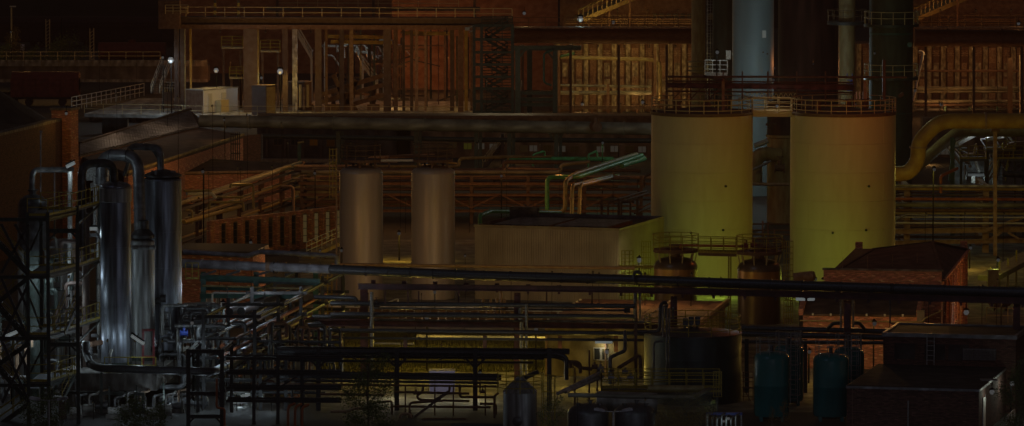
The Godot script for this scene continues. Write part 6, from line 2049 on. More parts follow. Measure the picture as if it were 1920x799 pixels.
func coke_works() -> void:
	var D := 622.0
	var t := thing("coke_battery", "tall orange-lit coke oven battery face with rows of doors", "oven battery")
	battery_face(t, 1046.0, 1300.0, D)
	battery_face(t, 1610.0, 1930.0, D)
	var h := hy(82, D)
	# top of the battery
	var up := thing("battery_top", "rust-orange upper wall above the oven battery", "building")
	wall_slab(up, "wall", V(1050, 30, D + 4), V(1320, 30, D + 4), h + 0.02, h + 8.0, 1.0, M.oven_brick)
	wall_slab(up, "wall", V(1700, 30, D + 4), V(1940, 30, D + 4), h + 0.02, h + 8.0, 1.0, M.oven_brick)
	for k in 9:
		box_part(up, "coal_bunker", V(1228 + k * 13, 31, D + 2.5), Vector3(0.5, 0.7, 0.5), M.black_steel)
	for y in [36, 40, 44]:
		pipe(up, "pipe", [[1060, y, D - 1.0], [1300, y, D - 1.0]], 3, M.rust_light, 1.0, 8)
		pipe(up, "pipe", [[1715, y, D - 1.0], [1935, y, D - 1.0]], 3, M.rust, 1.0, 8)
	railing(up, [V(1060, 50, D - 2.0), V(1300, 50, D - 2.0)], 1.3, M.rail_dark, 0.05, 2.0, 2, false)
	railing(up, [V(1715, 50, D - 2.0), V(1935, 50, D - 2.0)], 1.3, M.rail_dark, 0.05, 2.0, 2, false)
	# inclined conveyors
	for q in [[1085, 36, 1200, -12, "bright sloping lattice conveyor above the left oven doors"], [1712, 34, 1812, -8, "sloping lattice conveyor beside the dark green tower"]]:
		var cv := thing("conveyor", q[4], "conveyor")
		beam_part(cv, "gallery_floor", V(q[0], q[1], D - 3), V(q[2], q[3], D + 1), 2.2, 0.5, M.tan_pipe)
		for s in [0.0, 1.0]:
			beam_part(cv, "chord", V(q[0], q[1] - 18, D - 3.5), V(q[2], q[3] - 18, D + 0.5), 0.2, 0.2, M.tan_pipe)
		for k in 14:
			var f := k / 13.0
			beam_part(cv, "lattice", V(lerpf(q[0], q[2], f), lerpf(q[1], q[3], f), D - 4.2), V(lerpf(q[0], q[2], f), lerpf(q[1], q[3], f) - 18, D - 4.2), 0.12, 0.12, M.tan_pipe)
		for k in 3:
			var f := (k + 0.5) / 3.0
			beam_part(cv, "bent", V(lerpf(q[0], q[2], f), lerpf(q[1], q[3], f), D - 2), V(lerpf(q[0], q[2], f) , 52, D - 2), 0.2, 0.2, M.rust)
	# collecting mains
	lone_pipe("collecting_main", "huge dark red-brown main pipe along the battery, left length", [[958, 66, 600.0], [1305, 67, 600.0]], 29, M.dark_main, 1.0, 4)
	lone_pipe("collecting_main", "huge dark brown main pipe along the battery, right length", [[1715, 71, 600.0], [1940, 72, 600.0]], 32, M.dark_main, 1.0, 2)
	var wk := thing("main_walkway", "thin railed walkway on top of the huge main pipe", "walkway")
	for q in [[960, 1303], [1716, 1938]]:
		deck(wk, "deck", [V(q[0], 51, 598.0), V(q[1], 51, 598.0), V(q[1], 51, 598.0) + Vector3(0, 0, -1.5), V(q[0], 51, 598.0) + Vector3(0, 0, -1.5)], 0.15, M.rust_light)
		railing(wk, [V(q[0], 51, 598.0), V(q[1], 51, 598.0)], 1.1, M.rail_dark, 0.04, 1.8, 2, false)
		var x: float = q[0] + 20
		while x < q[1]:
			beam_part(wk, "stool", V(x, 84, 601.0), G(x, 601.0), 0.3, 0.3, M.brown_steel)
			x += 90
	# green-brown gas lines in front of the doors
	var gl := thing("gas_lines", "thin pipes strung across the oven doors with uprights", "piping")
	pipe(gl, "pipe", [[1048, 107, 612.0], [1225, 112, 612.0], [1238, 122, 612.0], [1238, 190, 612.0]], 7, M.tan_pipe, 1.6, 12)
	pipe(gl, "pipe", [[1044, 160, 611.0], [1222, 163, 611.0]], 5, M.olive_pipe, 1.0, 10)
	pipe(gl, "pipe", [[1044, 174, 611.0], [1222, 174, 611.0]], 8, M.olive_pipe, 1.0, 10)
	for y in [201, 214]:
		beam_part(gl, "girder", V(1044, y, 610.0), V(1225, y + 1, 610.0), 0.3, 0.4, M.brown_steel, true)
	for x in [1048, 1140, 1228]:
		beam_part(gl, "upright", G(x, 610.5), V(x, 158 if x == 1140 else 88, 610.5), 0.3, 0.3, M.rust)
	for x in [1075, 1110, 1165, 1195]:
		beam_part(gl, "foot", V(x, 203, 610.4), V(x, 214, 610.4), 0.2, 0.2, M.rust)
	var g2 := thing("gas_lines", "greenish pipes strung across the right oven doors", "piping")
	for q in [[133, 5, M.dark_main], [166, 8, M.olive_pipe], [172, 4, M.olive_pipe], [190, 6, M.olive_pipe], [197, 5, M.brown_steel], [206, 7, M.black_pipe]]:
		pipe(g2, "pipe", [[1715, q[0], 611.0], [1935, q[0], 611.0]], q[1], q[2], 1.0, 10)
	for x in [1772, 1818, 1870]:
		beam_part(g2, "foot", V(x, 200, 610.4), V(x, 208, 610.4), 0.25, 0.25, M.teal_steel)
	beam_part(g2, "upright", G(1894, 608), V(1894, 108, 608), 0.55, 0.55, M.brown_steel, true)
	beam_part(g2, "upright", G(1914, 608), V(1914, 104, 608), 0.3, 0.3, M.rail_pale)
	pipe(g2, "strut", [[1722, 96, 606.0], [1732, 98, 606.0], [1712, 190, 604.0]], 5, M.lagging, 1.0, 8)
	# lamps of the battery; sodium and yellow ones are unseen, lighting its face
	var S := Color(1.0, 0.77, 0.46)
	flood("star-bright greenish white lamp above the main pipe", V(1088, 36, 604.0), Color(0.85, 1.0, 0.95), 90.0, "hang", 0.34, 3.0)
	flood("warm lamp beside the white rails on the battery top", V(983, 25, 606.0), Color(1.0, 0.82, 0.5), 60.0, "hang", 0.2)
	flood("unseen sodium lamp low before the left oven doors", V(1092, 196, 611.0), S, 130.0, "pole", 0.2, 0.7)
	flood("unseen sodium lamp between the left oven doors and the yellow pipe stack", V(1205, 192, 610.0), S, 130.0, "pole", 0.2, 0.7)
	flood("unseen sodium lamp low before the right oven doors", V(1765, 196, 609.0), Color(1.0, 0.68, 0.38), 80.0, "pole", 0.2, 0.6)
	flood("unseen sodium lamp at the right end of the oven doors", V(1910, 44, 604.0), Color(1.0, 0.68, 0.38), 60.0, "hang", 0.2, 0.8)
	flood("unseen yellow lamp on the battery top under the sloping conveyor", V(1150, 42, 616.0), Color(1.0, 0.8, 0.35), 70.0, "hang", 0.2, 0.8)
	# the high steel gallery and its columns at the left
	var g := thing("steel_gallery", "long high steel gallery on columns over the lit works deck", "gallery")
	var gd := 606.0
	beam_part(g, "box_girder", V(308, 41, gd), V(962, 43, gd), 2.4, 1.25, M.brown_steel, true)
	beam_part(g, "edge_beam", V(308, 50, gd - 1.6), V(962, 52, gd - 1.6), 0.3, 0.5, M.rust, true)
	railing(g, [V(312, 33, gd - 1.0), V(640, 34, gd - 1.0), V(960, 36, gd - 1.0)], 1.2, M.rail_tan, 0.045, 2.2, 2, false)
	railing(g, [V(520, 12, gd + 8.0), V(860, 13, gd + 8.0)], 1.2, M.rail_tan, 0.045, 2.2, 3, false)
	beam_part(g, "upper_deck", V(500, 16, gd + 8.0), V(900, 17, gd + 8.0), 2.0, 0.4, M.brown_steel)
	for x in [520, 700, 890]:
		beam_part(g, "upper_post", V(x, 40, gd + 8.0), V(x, -6, gd + 8.0), 0.3, 0.3, M.brown_steel)
	for q in [[342, 8, M.brown_steel], [347, 3, M.tan_pipe], [358, 4, M.yellow_duct], [470, 26, M.brown_steel], [484, 4, M.yellow_duct], [535, 10, M.brown_steel], [553, 9, M.lagging], [597, 12, M.brown_steel], [612, 5, M.rust], [641, 8, M.brown_steel], [659, 7, M.rust_light], [726, 14, M.brown_steel], [742, 8, M.rust], [757, 5, M.dark_wall], [772, 6, M.brown_steel], [781, 6, M.rust_light], [798, 4, M.rust_light], [848, 8, M.brown_steel], [864, 10, M.rust], [874, 6, M.yellow_duct], [884, 4, M.rust]]:  # thin tan strip paints the lamp-lit edge of the first column
		var dd := gd + (2.0 if q[1] < 9 else -0.6)
		var a := G(q[0], dd)
		beam_part(g, "column", a, Vector3(a.x, hy(49, dd) if q[1] >= 9 else hy(47, dd), a.z), m(q[1], dd), 0.5, q[2], q[1] >= 12)
	for q in [[610, 68, 730, 70], [620, 78, 735, 80], [755, 62, 850, 63]]:
		beam_part(g, "cross_beam", V(q[0], q[1], gd + 4), V(q[2], q[3], gd + 4), 0.4, 0.4, M.yellow_duct, true)
	# ground deck of the works
	var dk := thing("works_deck", "low lit concrete works deck under the steel gallery", "deck")
	deck(dk, "slab", [VH(345, 217, 1.0), VH(890, 219, 1.0), VH(890, 190, 1.0), VH(345, 188, 1.0)], 0.99, M.pale_deck)
	railing(dk, [VH(345, 217, 1.0), VH(620, 218, 1.0), VH(890, 219, 1.0)], 1.1, M.rail_tan, 0.032, 2.2, 2, false)
	# container
	var c := thing("site_container", "white and brown site container lit yellow on the works deck", "container")
	var cf := frame(VH(348, 211, 1.004), 36.0)
	fpart(c, "body", cf, 0.0, 2.6, 0.0, 6.2, 0.05, 2.6, M.sign_white)
	for k in 6:
		fpart(c, "end_rib", cf, 0.1 + k * 0.42, 0.3 + k * 0.42, -0.06, -0.004, 0.1, 2.5, M.rust)
	fpart(c, "end_panel", cf, 0.02, 2.58, -0.003, 0.0, 0.06, 2.58, M.rust)
	fpart(c, "roof", cf, -0.06, 2.66, -0.08, 6.26, 2.602, 2.7, M.pale_deck)
	for q in [[0.8, 1.5], [3.2, 4.0]]:
		fpart(c, "door", cf, 2.6, 2.66, q[0], q[1], 0.1, 2.2, M.rail_pale)
	fpart(c, "side_box", cf, 2.67, 3.4, 2.2, 3.6, 0.0, 1.4, M.rail_tan)
	fpart(c, "skid", cf, 0.1, 2.5, 0.1, 6.1, 0.0, 0.05, M.black_steel)
	var k2 := thing("brown_cabin", "brown metal cabin standing right of the lit container", "cabin")
	var kf := frame(VH(472, 216, 1.004), 30.0)
	fpart(k2, "body", kf, 0.0, 1.9, 0.0, 2.0, 0.0, 3.3, M.brown_steel)
	fpart(k2, "roof", kf, -0.1, 2.0, -0.1, 2.1, 3.302, 3.4, M.rust)
	fpart(k2, "side_plate", kf, 1.902, 1.93, 0.1, 1.9, 0.1, 3.2, M.tan_pipe)
	var k3 := thing("brown_cabin", "darker steel cabin beneath the warm star lamp", "cabin")
	var kf3 := frame(VH(535, 196, 1.004), 20.0)
	fpart(k3, "body", kf3, 0.0, 2.4, 0.0, 2.2, 0.0, 2.6, M.brown_steel)
	fpart(k3, "roof", kf3, -0.1, 2.5, -0.1, 2.3, 2.602, 2.7, M.pale_deck)
	# machines and slanting chutes
	var mc := thing("pusher_machine", "dark slanting chutes and machine frames under the gallery", "machine")
	for q in [[600, 178, 722, 140], [600, 192, 722, 158], [646, 200, 720, 178], [625, 140, 652, 200], [652, 185, 668, 208], [668, 150, 650, 200]]:
		beam_part(mc, "chute", V(q[0], q[1], 609.0), V(q[2], q[3], 609.0), 0.7, 0.5, M.rust)
	for x in [565, 576, 625, 655, 700]:
		beam_part(mc, "stand", VH(x, 205, 1.0), V(x, 165, 612.0), 0.5, 0.5, M.brown_steel)
		box_part(mc, "footing", VH(x, 207, 1.0) + Vector3.UP * 0.35, Vector3(1.4, 0.7, 0.9), M.rust)
	for k in 4:
		box_part(mc, "gas_cylinder", VH(556 + k * 7, 208, 1.0) + Vector3.UP * (1.4 + 0.3 * (k % 2)), Vector3(0.3, 2.6, 0.3), M.rail_tan if k % 2 else M.rust_light)
	for k in 2:
		var stt := thing("far_stair", ["pale steel stair lit behind the gallery columns, left one", "pale steel stair lit behind the gallery columns, right one"][k], "stair", "pale stairs behind the gallery")
		var x: float = [556, 680][k]
		stair(stt, V(x + 28, [110, 160][k], 634.0), V(x, [62, 122][k], 634.0), Vector3(0, 0, -1.2), M.rail_pale, M.rail_pale, 0.06)
		for s in [0, 28]:
			beam_part(stt, "leg", G(x + s, 634), V(x + s, [62, 122][k] if s == 0 else [110, 160][k], 634.0), 0.25, 0.25, M.rail_pale)
	var fs := thing("far_platform", "small railed platform lit yellow high between the gallery columns", "platform")
	for q in [[415, 88, 455], [430, 145, 456], [488, 95, 525]]:
		deck(fs, "deck", [V(q[0], q[1], 612.0), V(q[2], q[1], 612.0), V(q[2], q[1], 612.0) + Vector3(0, 0, -2), V(q[0], q[1], 612.0) + Vector3(0, 0, -2)], 0.2, M.rail_tan)
		railing(fs, [V(q[0], q[1], 612.0), V(q[2], q[1], 612.0)], 1.2, M.yellow, 0.05, 1.0, 3, false)
		beam_part(fs, "leg", G(q[0] + 4, 613), V(q[0] + 4, q[1], 613.0), 0.25, 0.25, M.rust)
		beam_part(fs, "leg", G(q[2] - 4, 613), V(q[2] - 4, q[1], 613.0), 0.25, 0.25, M.rust)
	# pale blue gas plant glimpsed behind
	var pb := thing("pale_plant", "pale blue-lit pipes glimpsed far behind the gallery", "piping")
	for k in 18:
		var x := rng.randf_range(600, 740)
		var y := rng.randf_range(75, 110)
		pipe(pb, "pipe", [[x, y, 650.0], [x + rng.randf_range(10, 30), y, 650.0], [x + 30, y + rng.randf_range(10, 40), 650.0]], rng.randf_range(2, 5), M.white_metal, 1.2, 8)
	for x in [610, 660, 720]:
		beam_part(pb, "leg", G(x, 650.5), V(x, 78, 650.5), 0.3, 0.3, M.rail_pale)
	flood("white lamp far behind the gallery among the pale pipes", V(664, 84, 646.0), Color(0.9, 1.0, 1.0), 46.0, "pole", 0.2)
	flood("unseen white lamp far behind the left gallery columns", V(585, 95, 640.0), Color(0.85, 0.95, 1.0), 40.0, "pole", 0.15, 0.7)  # unseen, placed to light the pale stairs from behind
	flood("star-bright warm lamp between the gallery columns", V(525, 134, 603.0), Color(1.0, 0.82, 0.4), 200.0, "pole", 0.34, 3.0)
	flood("warm white lamp above the lit container", V(405, 132, 606.0), Color(1.0, 0.85, 0.5), 60.0, "pole", 0.28, 2.4)
	flood("small cool lamp left of the warm star lamp", V(490, 146, 607.0), Color(0.85, 0.97, 1.0), 12.0, "pole", 0.17)
	flood("unseen orange lamp behind the gallery's right columns", V(740, 190, 612.0), S, 40.0, "pole", 0.15, 0.5)  # unseen orange source for the columns at the right
	flood("unseen yellow lamp behind the right gallery columns by the stair tower", V(873, 150, 609.0), Color(1.0, 0.75, 0.3), 40.0, "pole", 0.15, 0.5)  # unseen yellow source for the columns by the stair tower
	# added backdrop wall behind the gallery, orange to give an amber glow
	var bwl := thing("added_backdrop", "added rusty backdrop wall behind the gallery columns", "building")
	wall_slab(bwl, "wall", G(735, 664), G(1046, 664), 0.0, 22.0, 2.0, M.backdrop_rust)
	var fw := thing("steel_framework", "dense rusty framework of thin posts, beams and pipes behind the gallery", "framework")
	for k in 34:
		var x := rng.randf_range(590, 885)
		var dd := rng.randf_range(612, 650)
		var y0 := rng.randf_range(50, 90)
		var gp := G(x, dd)
		beam_part(fw, "post", gp, Vector3(gp.x, hy(y0, dd), gp.z), rng.randf_range(0.1, 0.24), 0.2, [M.black_steel, M.brown_steel, M.green_steel, M.purple_steel][k % 4])
	for k in 26:
		var x := rng.randf_range(590, 820)
		var y := rng.randf_range(60, 195)
		var dd := rng.randf_range(612, 650)
		beam_part(fw, "beam", V(x, y, dd), V(x + rng.randf_range(30, 80), y + (rng.randf_range(-30, 30) if k % 3 == 0 else 0.0), dd), 0.18, rng.randf_range(0.12, 0.3), [M.black_steel, M.brown_steel, M.rust][k % 3])
	wall_slab(bwl, "wall", G(340, 700), G(760, 700), 0.0, 24.0, 2.0, M.backdrop_rust)
	# red crane box at the top left
	var cr := thing("crane_cabin", "reddish steel crane cabin at the gallery's left end", "cabin")
	box_part(cr, "body", V(318, 27, 604.0), Vector3(2.4, 3.2, 2.4), M.rust)
	box_part(cr, "leg", Vector3(V(330, 60, 605).x, hy(55, 605) * 0.5, -605.5), Vector3(0.5, hy(55, 605), 0.5), M.brown_steel)
	railing(cr, [V(310, 26, 602.6), V(352, 26, 602.6)], 1.0, M.rail_tan, 0.05, 1.0, 3, false)
	# striped posts
	for k in 2:
		var sp := thing("striped_post", ["yellow and black striped post above the gallery rail, left one", "yellow and black striped post above the gallery rail, right one"][k], "post", "striped posts")
		for j in 6:
			box_part(sp, "stripe", V([403, 447][k], 30 - j * 7, gd - 0.8), Vector3(0.28, 0.4, 0.28), M.yellow if j % 2 else M.black_steel)
	# stair tower with crossing flights
	var stw := thing("stair_tower", "dark green steel stair tower before the coke works", "stair tower")
	var D2 := 578.0
	for x in [889, 903, 961]:
		for o in [0.0, 4.0]:
			beam_part(stw, "column", G(x, D2 + o), Vector3(G(x, D2 + o).x, hy(48, D2), -D2 - o), 0.32, 0.32, M.green_steel, true)
	var ys := [48, 74, 98, 121, 144, 166, 190, 210]
	for i in ys.size():
		var y: float = ys[i]
		beam_part(stw, "beam", V(889, y, D2), V(961, y, D2), 0.25, 0.3, M.green_steel, true)
		railing(stw, [V(903, y, D2), V(961, y, D2)], 1.0, M.green_steel, 0.045, 1.2, 3, false)
		if i < ys.size() - 1:
			var l := i % 2 == 0
			stair(stw, V(910 if l else 952, ys[i + 1], D2 + 1.0), V(952 if l else 910, y, D2 + 1.0), Vector3(0, 0, -1.0), M.green_steel, M.green_steel, 0.05)
	for q in [[878, 52, 889], [880, 60, 890]]:
		beam_part(stw, "bracket", V(q[0], q[1], D2), V(q[2], q[1] - 4, D2), 0.15, 0.15, M.galvanised)
	box_part(stw, "unlit_lamp", V(876, 54, D2), Vector3(0.5, 0.35, 0.4), M.rail_pale)
	# portal frame and uprights right of it
	var pf := thing("gas_portal", "dark steel portal with a bent pipe right of the far stair tower", "frame")
	for q in [[971, 10], [1041, 9], [993, 10]]:
		beam_part(pf, "column", G(q[0], 574.0 if q[0] != 993 else 582.0), V(q[0], 88, 574.0 if q[0] != 993 else 582.0), m(q[1], 574), 0.5, M.green_steel, true)
	beam_part(pf, "lintel", V(964, 90, 574.0), V(1090, 90, 574.0), 0.6, 0.5, M.green_steel, true)
	beam_part(pf, "haunch", V(973, 108, 574.0), V(986, 93, 574.0), 0.2, 0.2, M.green_steel)
	beam_part(pf, "haunch", V(1039, 112, 574.0), V(1024, 93, 574.0), 0.2, 0.2, M.green_steel)
	for y in [174, 186, 196]:
		beam_part(pf, "beam", V(975, y, 576.0), V(1041, y, 576.0), 0.3, 0.4, M.green_steel, true)
	pipe(pf, "pipe", [[1036, 94, 573.0], [1020, 100, 573.0], [1020, 155, 573.0], [1034, 160, 573.0]], 4, M.teal_steel, 1.4, 8)
	pipe(pf, "pipe", [[1048, 107, 612.0], [1075, 100, 604.0]], 5, M.green_pipe, 1.0, 8)

func towers_behind() -> void:
	var defs := [
		["stack", "slim yellowish stack left of the tall pale cylinder", "stack", 1309.5, 560.0, 26, 170, "tower_tan"],
		["process_tower", "tall dark olive cylinder between the slim stack and the pale one", "tower", 1358.0, 520.0, 44, 0, "tower_green"],
		["process_tower", "tall pale blue-grey cylinder between the big tanks", "tower", 1412.0, 500.0, 78, 0, "blue_grey"],
		["process_tower", "huge very dark brown tower above the right big tank", "tower", 1515.0, 525.0, 112, 0, "tower_brown"],
		["stack", "slim yellow column with rust runs beside the dark tower", "stack", 1588.0, 500.0, 31, 0, "tower_tan"],
		["process_tower", "stout dark green tower with two railed rings", "tower", 1671.0, 470.0, 82, 0, "tower_green"]]
	for q in defs:
		var t := thing(q[0], q[1], q[2], "tall towers behind the big tanks")
		var d: float = q[4]
		var r := m(q[5], d) * 0.5
		var c := Vector3(V(q[3], 100, d).x, 0, -d)
		var top := hy(-30, d)
		var n := 7
		for k in n:
			var mb := MB.new()
			var hh := top / n
			mb.lathe(c + Vector3.UP * hh * k, [[r, 0.0], [r, hh - 0.05], [r * 1.015, hh - 0.045], [r * 1.015, hh - 0.005], [r, hh]], 48)
			part(t, "shell_course", mb, M[q[7]])
		var cap := MB.new()
		cap.lathe(c + Vector3.UP * top, [[r, 0.0], [r * 0.6, 0.5], [0.0, 0.6]], 40)
		part(t, "cap", cap, M[q[7]])
		if q[3] == 1671.0:
			for y in [50, 149]:
				var hh := hy(y, d)
				var pm := MB.new()
				pm.lathe(c + Vector3.UP * hh, [[r, 0.0], [r + 0.5, 0.0], [r + 0.5, 0.25], [r, 0.25]], 40)
				part(t, "ring_platform", pm, M.green_steel)
				ring_rail(t, c + Vector3.UP * (hh + 0.25), r + 0.45, 1.1, M.rail_tan, 0.035, 14, 2)
			var mh := MB.new()
			mh.cyl(V(1706, 84, d - 1.6), V(1706, 84, d - 2.1), 0.22, 14)
			part(t, "manhole", mh, M.teal_steel)
			for y in [62, 64, 130, 212]:
				var rm := MB.new()
				rm.lathe(c + Vector3.UP * hy(y, d), [[r, 0.0], [r + 0.03, 0.01], [r + 0.03, 0.06], [r, 0.07]], 40)
				part(t, "hoop", rm, M.teal_steel)
			pipe(t, "pipe", [[1657, 112, d - 4], [1657, 190, d - 4]], 5, M.purple_steel, 1.0, 8)
		if q[3] == 1588.0:
			var hh := hy(46, d)
			var pm := MB.new()
			pm.lathe(c + Vector3.UP * hh, [[r, 0.0], [r + 1.1, 0.0], [r + 1.1, 0.3], [r, 0.3]], 32)
			part(t, "ring_platform", pm, M.black_steel)
			ring_rail(t, c + Vector3.UP * (hh + 0.3), r + 1.05, 1.1, M.rail_dark, 0.035, 12, 2)
			var k := 0
			for s in ["C", "N", "H"]:
				var tm := TextMesh.new()
				tm.text = s
				tm.font_size = 48
				tm.pixel_size = 0.016
				tm.depth = 0.02
				var o := MeshInstance3D.new()
				o.name = "painted_letter"
				o.mesh = tm
				o.material_override = M.blue_paint
				o.position = V(1593, 142 + k * 12, d - r - 0.02)
				o.rotation.z = PI / 2
				t.add_child(o, true)
				k += 1
		if q[3] == 1412.0:
			box_part(t, "sign", V(1433, 64, d - r * 0.93), Vector3(0.35, 0.68, 0.05), M.sign_white)
			for s in [[1431, 98], [1439, 101]]:
				box_part(t, "lug", V(s[0], s[1], d - r * 0.95), Vector3(0.14, 0.12, 0.1), M.rust)
		if q[3] == 1309.5:
			for y in [117, 126, 134]:
				var rm := MB.new()
				rm.lathe(c + Vector3.UP * hy(y, d), [[r, 0.0], [r + 0.4, 0.03], [r + 0.4, 0.12], [r, 0.15]], 28)
				part(t, "ring_platform", rm, M.tan_pipe)
	# ladders and light between the stacks
	var ld := thing("stack_ladder", "pale ladder run beside the slim yellowish stack", "ladder")
	ladder(ld, G(1331, 552), hy(-10, 552), Vector3.RIGHT, M.lagging, true, Vector3(0, 0, 1), 0.6)
	var pl := thing("tower_platform", "white railed platform and lamp at the foot of the slim stack", "platform")
	var a := V(1322, 138, 512.0)
	var b := V(1364, 139, 512.0)
	deck(pl, "deck", [a, b, b + Vector3(0, 0, -2.0), a + Vector3(0, 0, -2.0)], 0.2, M.white_metal)
	railing(pl, [a, b], 1.3, M.white_metal, 0.05, 0.7, 3)
	box_part(pl, "cabinet", V(1366, 103, 513.0), Vector3(0.45, 0.85, 0.4), M.white_metal)
	for x in [1324, 1362]:
		beam_part(pl, "leg", G(x, 513), V(x, 140, 513.0), 0.2, 0.2, M.brown_steel)
	flood("white lamp at the small platform between the stacks", V(1345, 98, 510.5), Color(0.92, 1.0, 0.98), 20.0, "pole", 0.18, 0.8)
	flood("unseen cool white lamp shining up the tall pale cylinder", V(1450, 150, 484.0), Color(0.85, 0.98, 1.0), 1500.0, "pole", 0.14, 0.3)  # unseen, placed to brighten the pale cylinder
	flood("unseen yellow lamp shining on the slim stack's edge", V(1338, 150, 548.0), Color(1.0, 0.92, 0.5), 110.0, "pole", 0.14, 0.3)  # unseen, placed to light one edge of the stack
	flood("unseen greenish lamp before the stout dark green tower", V(1640, 100, 450.0), Color(0.95, 1.0, 0.75), 260.0, "hang", 0.1, 0.3)  # unseen, hung in front to light the green tower
	flood("unseen yellow-green lamp behind the right big tank by the slim yellow column", V(1604, 196, 486.0), Color(1.0, 0.85, 0.4), 120.0, "pole", 0.12, 0.3)  # unseen, placed to light the slim yellow column
	# lower pieces between the two big tanks
	var lw := thing("gas_washer", "cream bulging pipe elbow and column foot between the big tanks", "vessel")
	var mb := MB.new()
	var cc := V(1470, 330, 470.0)
	mb.lathe(Vector3(cc.x, 0, cc.z), [[1.5, 0.0], [1.5, hy(258, 470)], [1.62, hy(257, 470)], [1.62, hy(252, 470)]], 36)
	part(lw, "column_foot", mb, M.tower_tan)
	var m2 := MB.new()
	m2.lathe(Vector3(cc.x, hy(252, 470), cc.z), [[1.5, 0.0], [1.5, hy(190, 470) - hy(252, 470)]], 36)
	part(lw, "dark_shaft", m2, M.tower_brown)
	pipe(lw, "elbow", [[1462, 292, 468.0], [1428, 288, 467.5], [1416, 300, 467.5], [1416, 345, 467.5]], 27, M.tower_tan, 1.0, 18)
	pipe(lw, "pipe", [[1414, 274, 466.0], [1440, 264, 466.0]], 10, M.white_metal, 1.0, 12)
	pipe(lw, "pipe", [[1412, 318, 465.5], [1446, 302, 465.5]], 5, M.galvanised, 1.0, 10)
	pipe(lw, "pipe", [[1400, 345, 463.0], [1480, 346, 463.0]], 6, M.rust_light, 1.0, 10)
	valve_parts(lw, V(1462, 315, 465.0), 0.3, Vector3.RIGHT, M.rust, M.rust)
	wheel(lw, V(1441, 233, 468.0), 0.4, Vector3.RIGHT, M.black_steel)
	pipe(lw, "pipe", [[1436, 233, 468.0], [1456, 233, 468.0]], 5, M.rust, 1.0, 8)
	for y in [420, 432, 440]:
		pipe(lw, "pipe", [[1405, y, 440.0], [1490, y, 440.0]], 3, M.rust, 1.0, 8)
	# yellow swan-neck duct at the right
	var yd := thing("swan_neck_duct", "fat yellow duct bending up from behind the right tank to the right edge", "duct")
	pipe(yd, "duct_run", [[1660, 327, 436.0], [1705, 325, 436.0], [1722, 300, 436.0], [1722, 268, 436.0], [1760, 227, 436.0], [1940, 227, 436.0]], 29, M.yellow_duct, 0.9, 28)
	for q in [[1722, 276], [1848, 227]]:
		var fm := MB.new()
		var p := V(q[0], q[1], 436.0)
		var dd: Vector3 = Vector3.UP if q[0] == 1722 else Vector3.RIGHT
		fm.cyl(p - dd * 0.08, p + dd * 0.08, 0.72, 28)
		part(yd, "flange", fm, M.rust_light)
	var y2 := thing("swan_neck_duct", "second dull yellow duct bending behind the first one", "duct")
	pipe(y2, "duct_run", [[1700, 330, 447.0], [1722, 310, 447.0], [1770, 268, 450.0], [1800, 245, 452.0], [1925, 246, 452.0]], 22, M.tan_pipe, 1.0, 24)
	var up := thing("duct_support", "rusty upright carrying the fat yellow duct", "post")
	beam_part(up, "upright", G(1866, 437.0), V(1866, 226, 437.0), 0.3, 0.3, M.rust_light)
	box_part(up, "cradle", V(1866, 244, 436.4), Vector3(0.7, 0.2, 0.9), M.rust)
	var u3 := thing("duct_support", "green steel post under the second yellow duct", "post")
	beam_part(u3, "upright", G(1786, 448), V(1786, 258, 448), 0.34, 0.34, M.teal_steel, true)
	beam_part(u3, "brace", V(1780, 340, 447.6), V(1790, 262, 447.6), 0.2, 0.2, M.teal_steel)

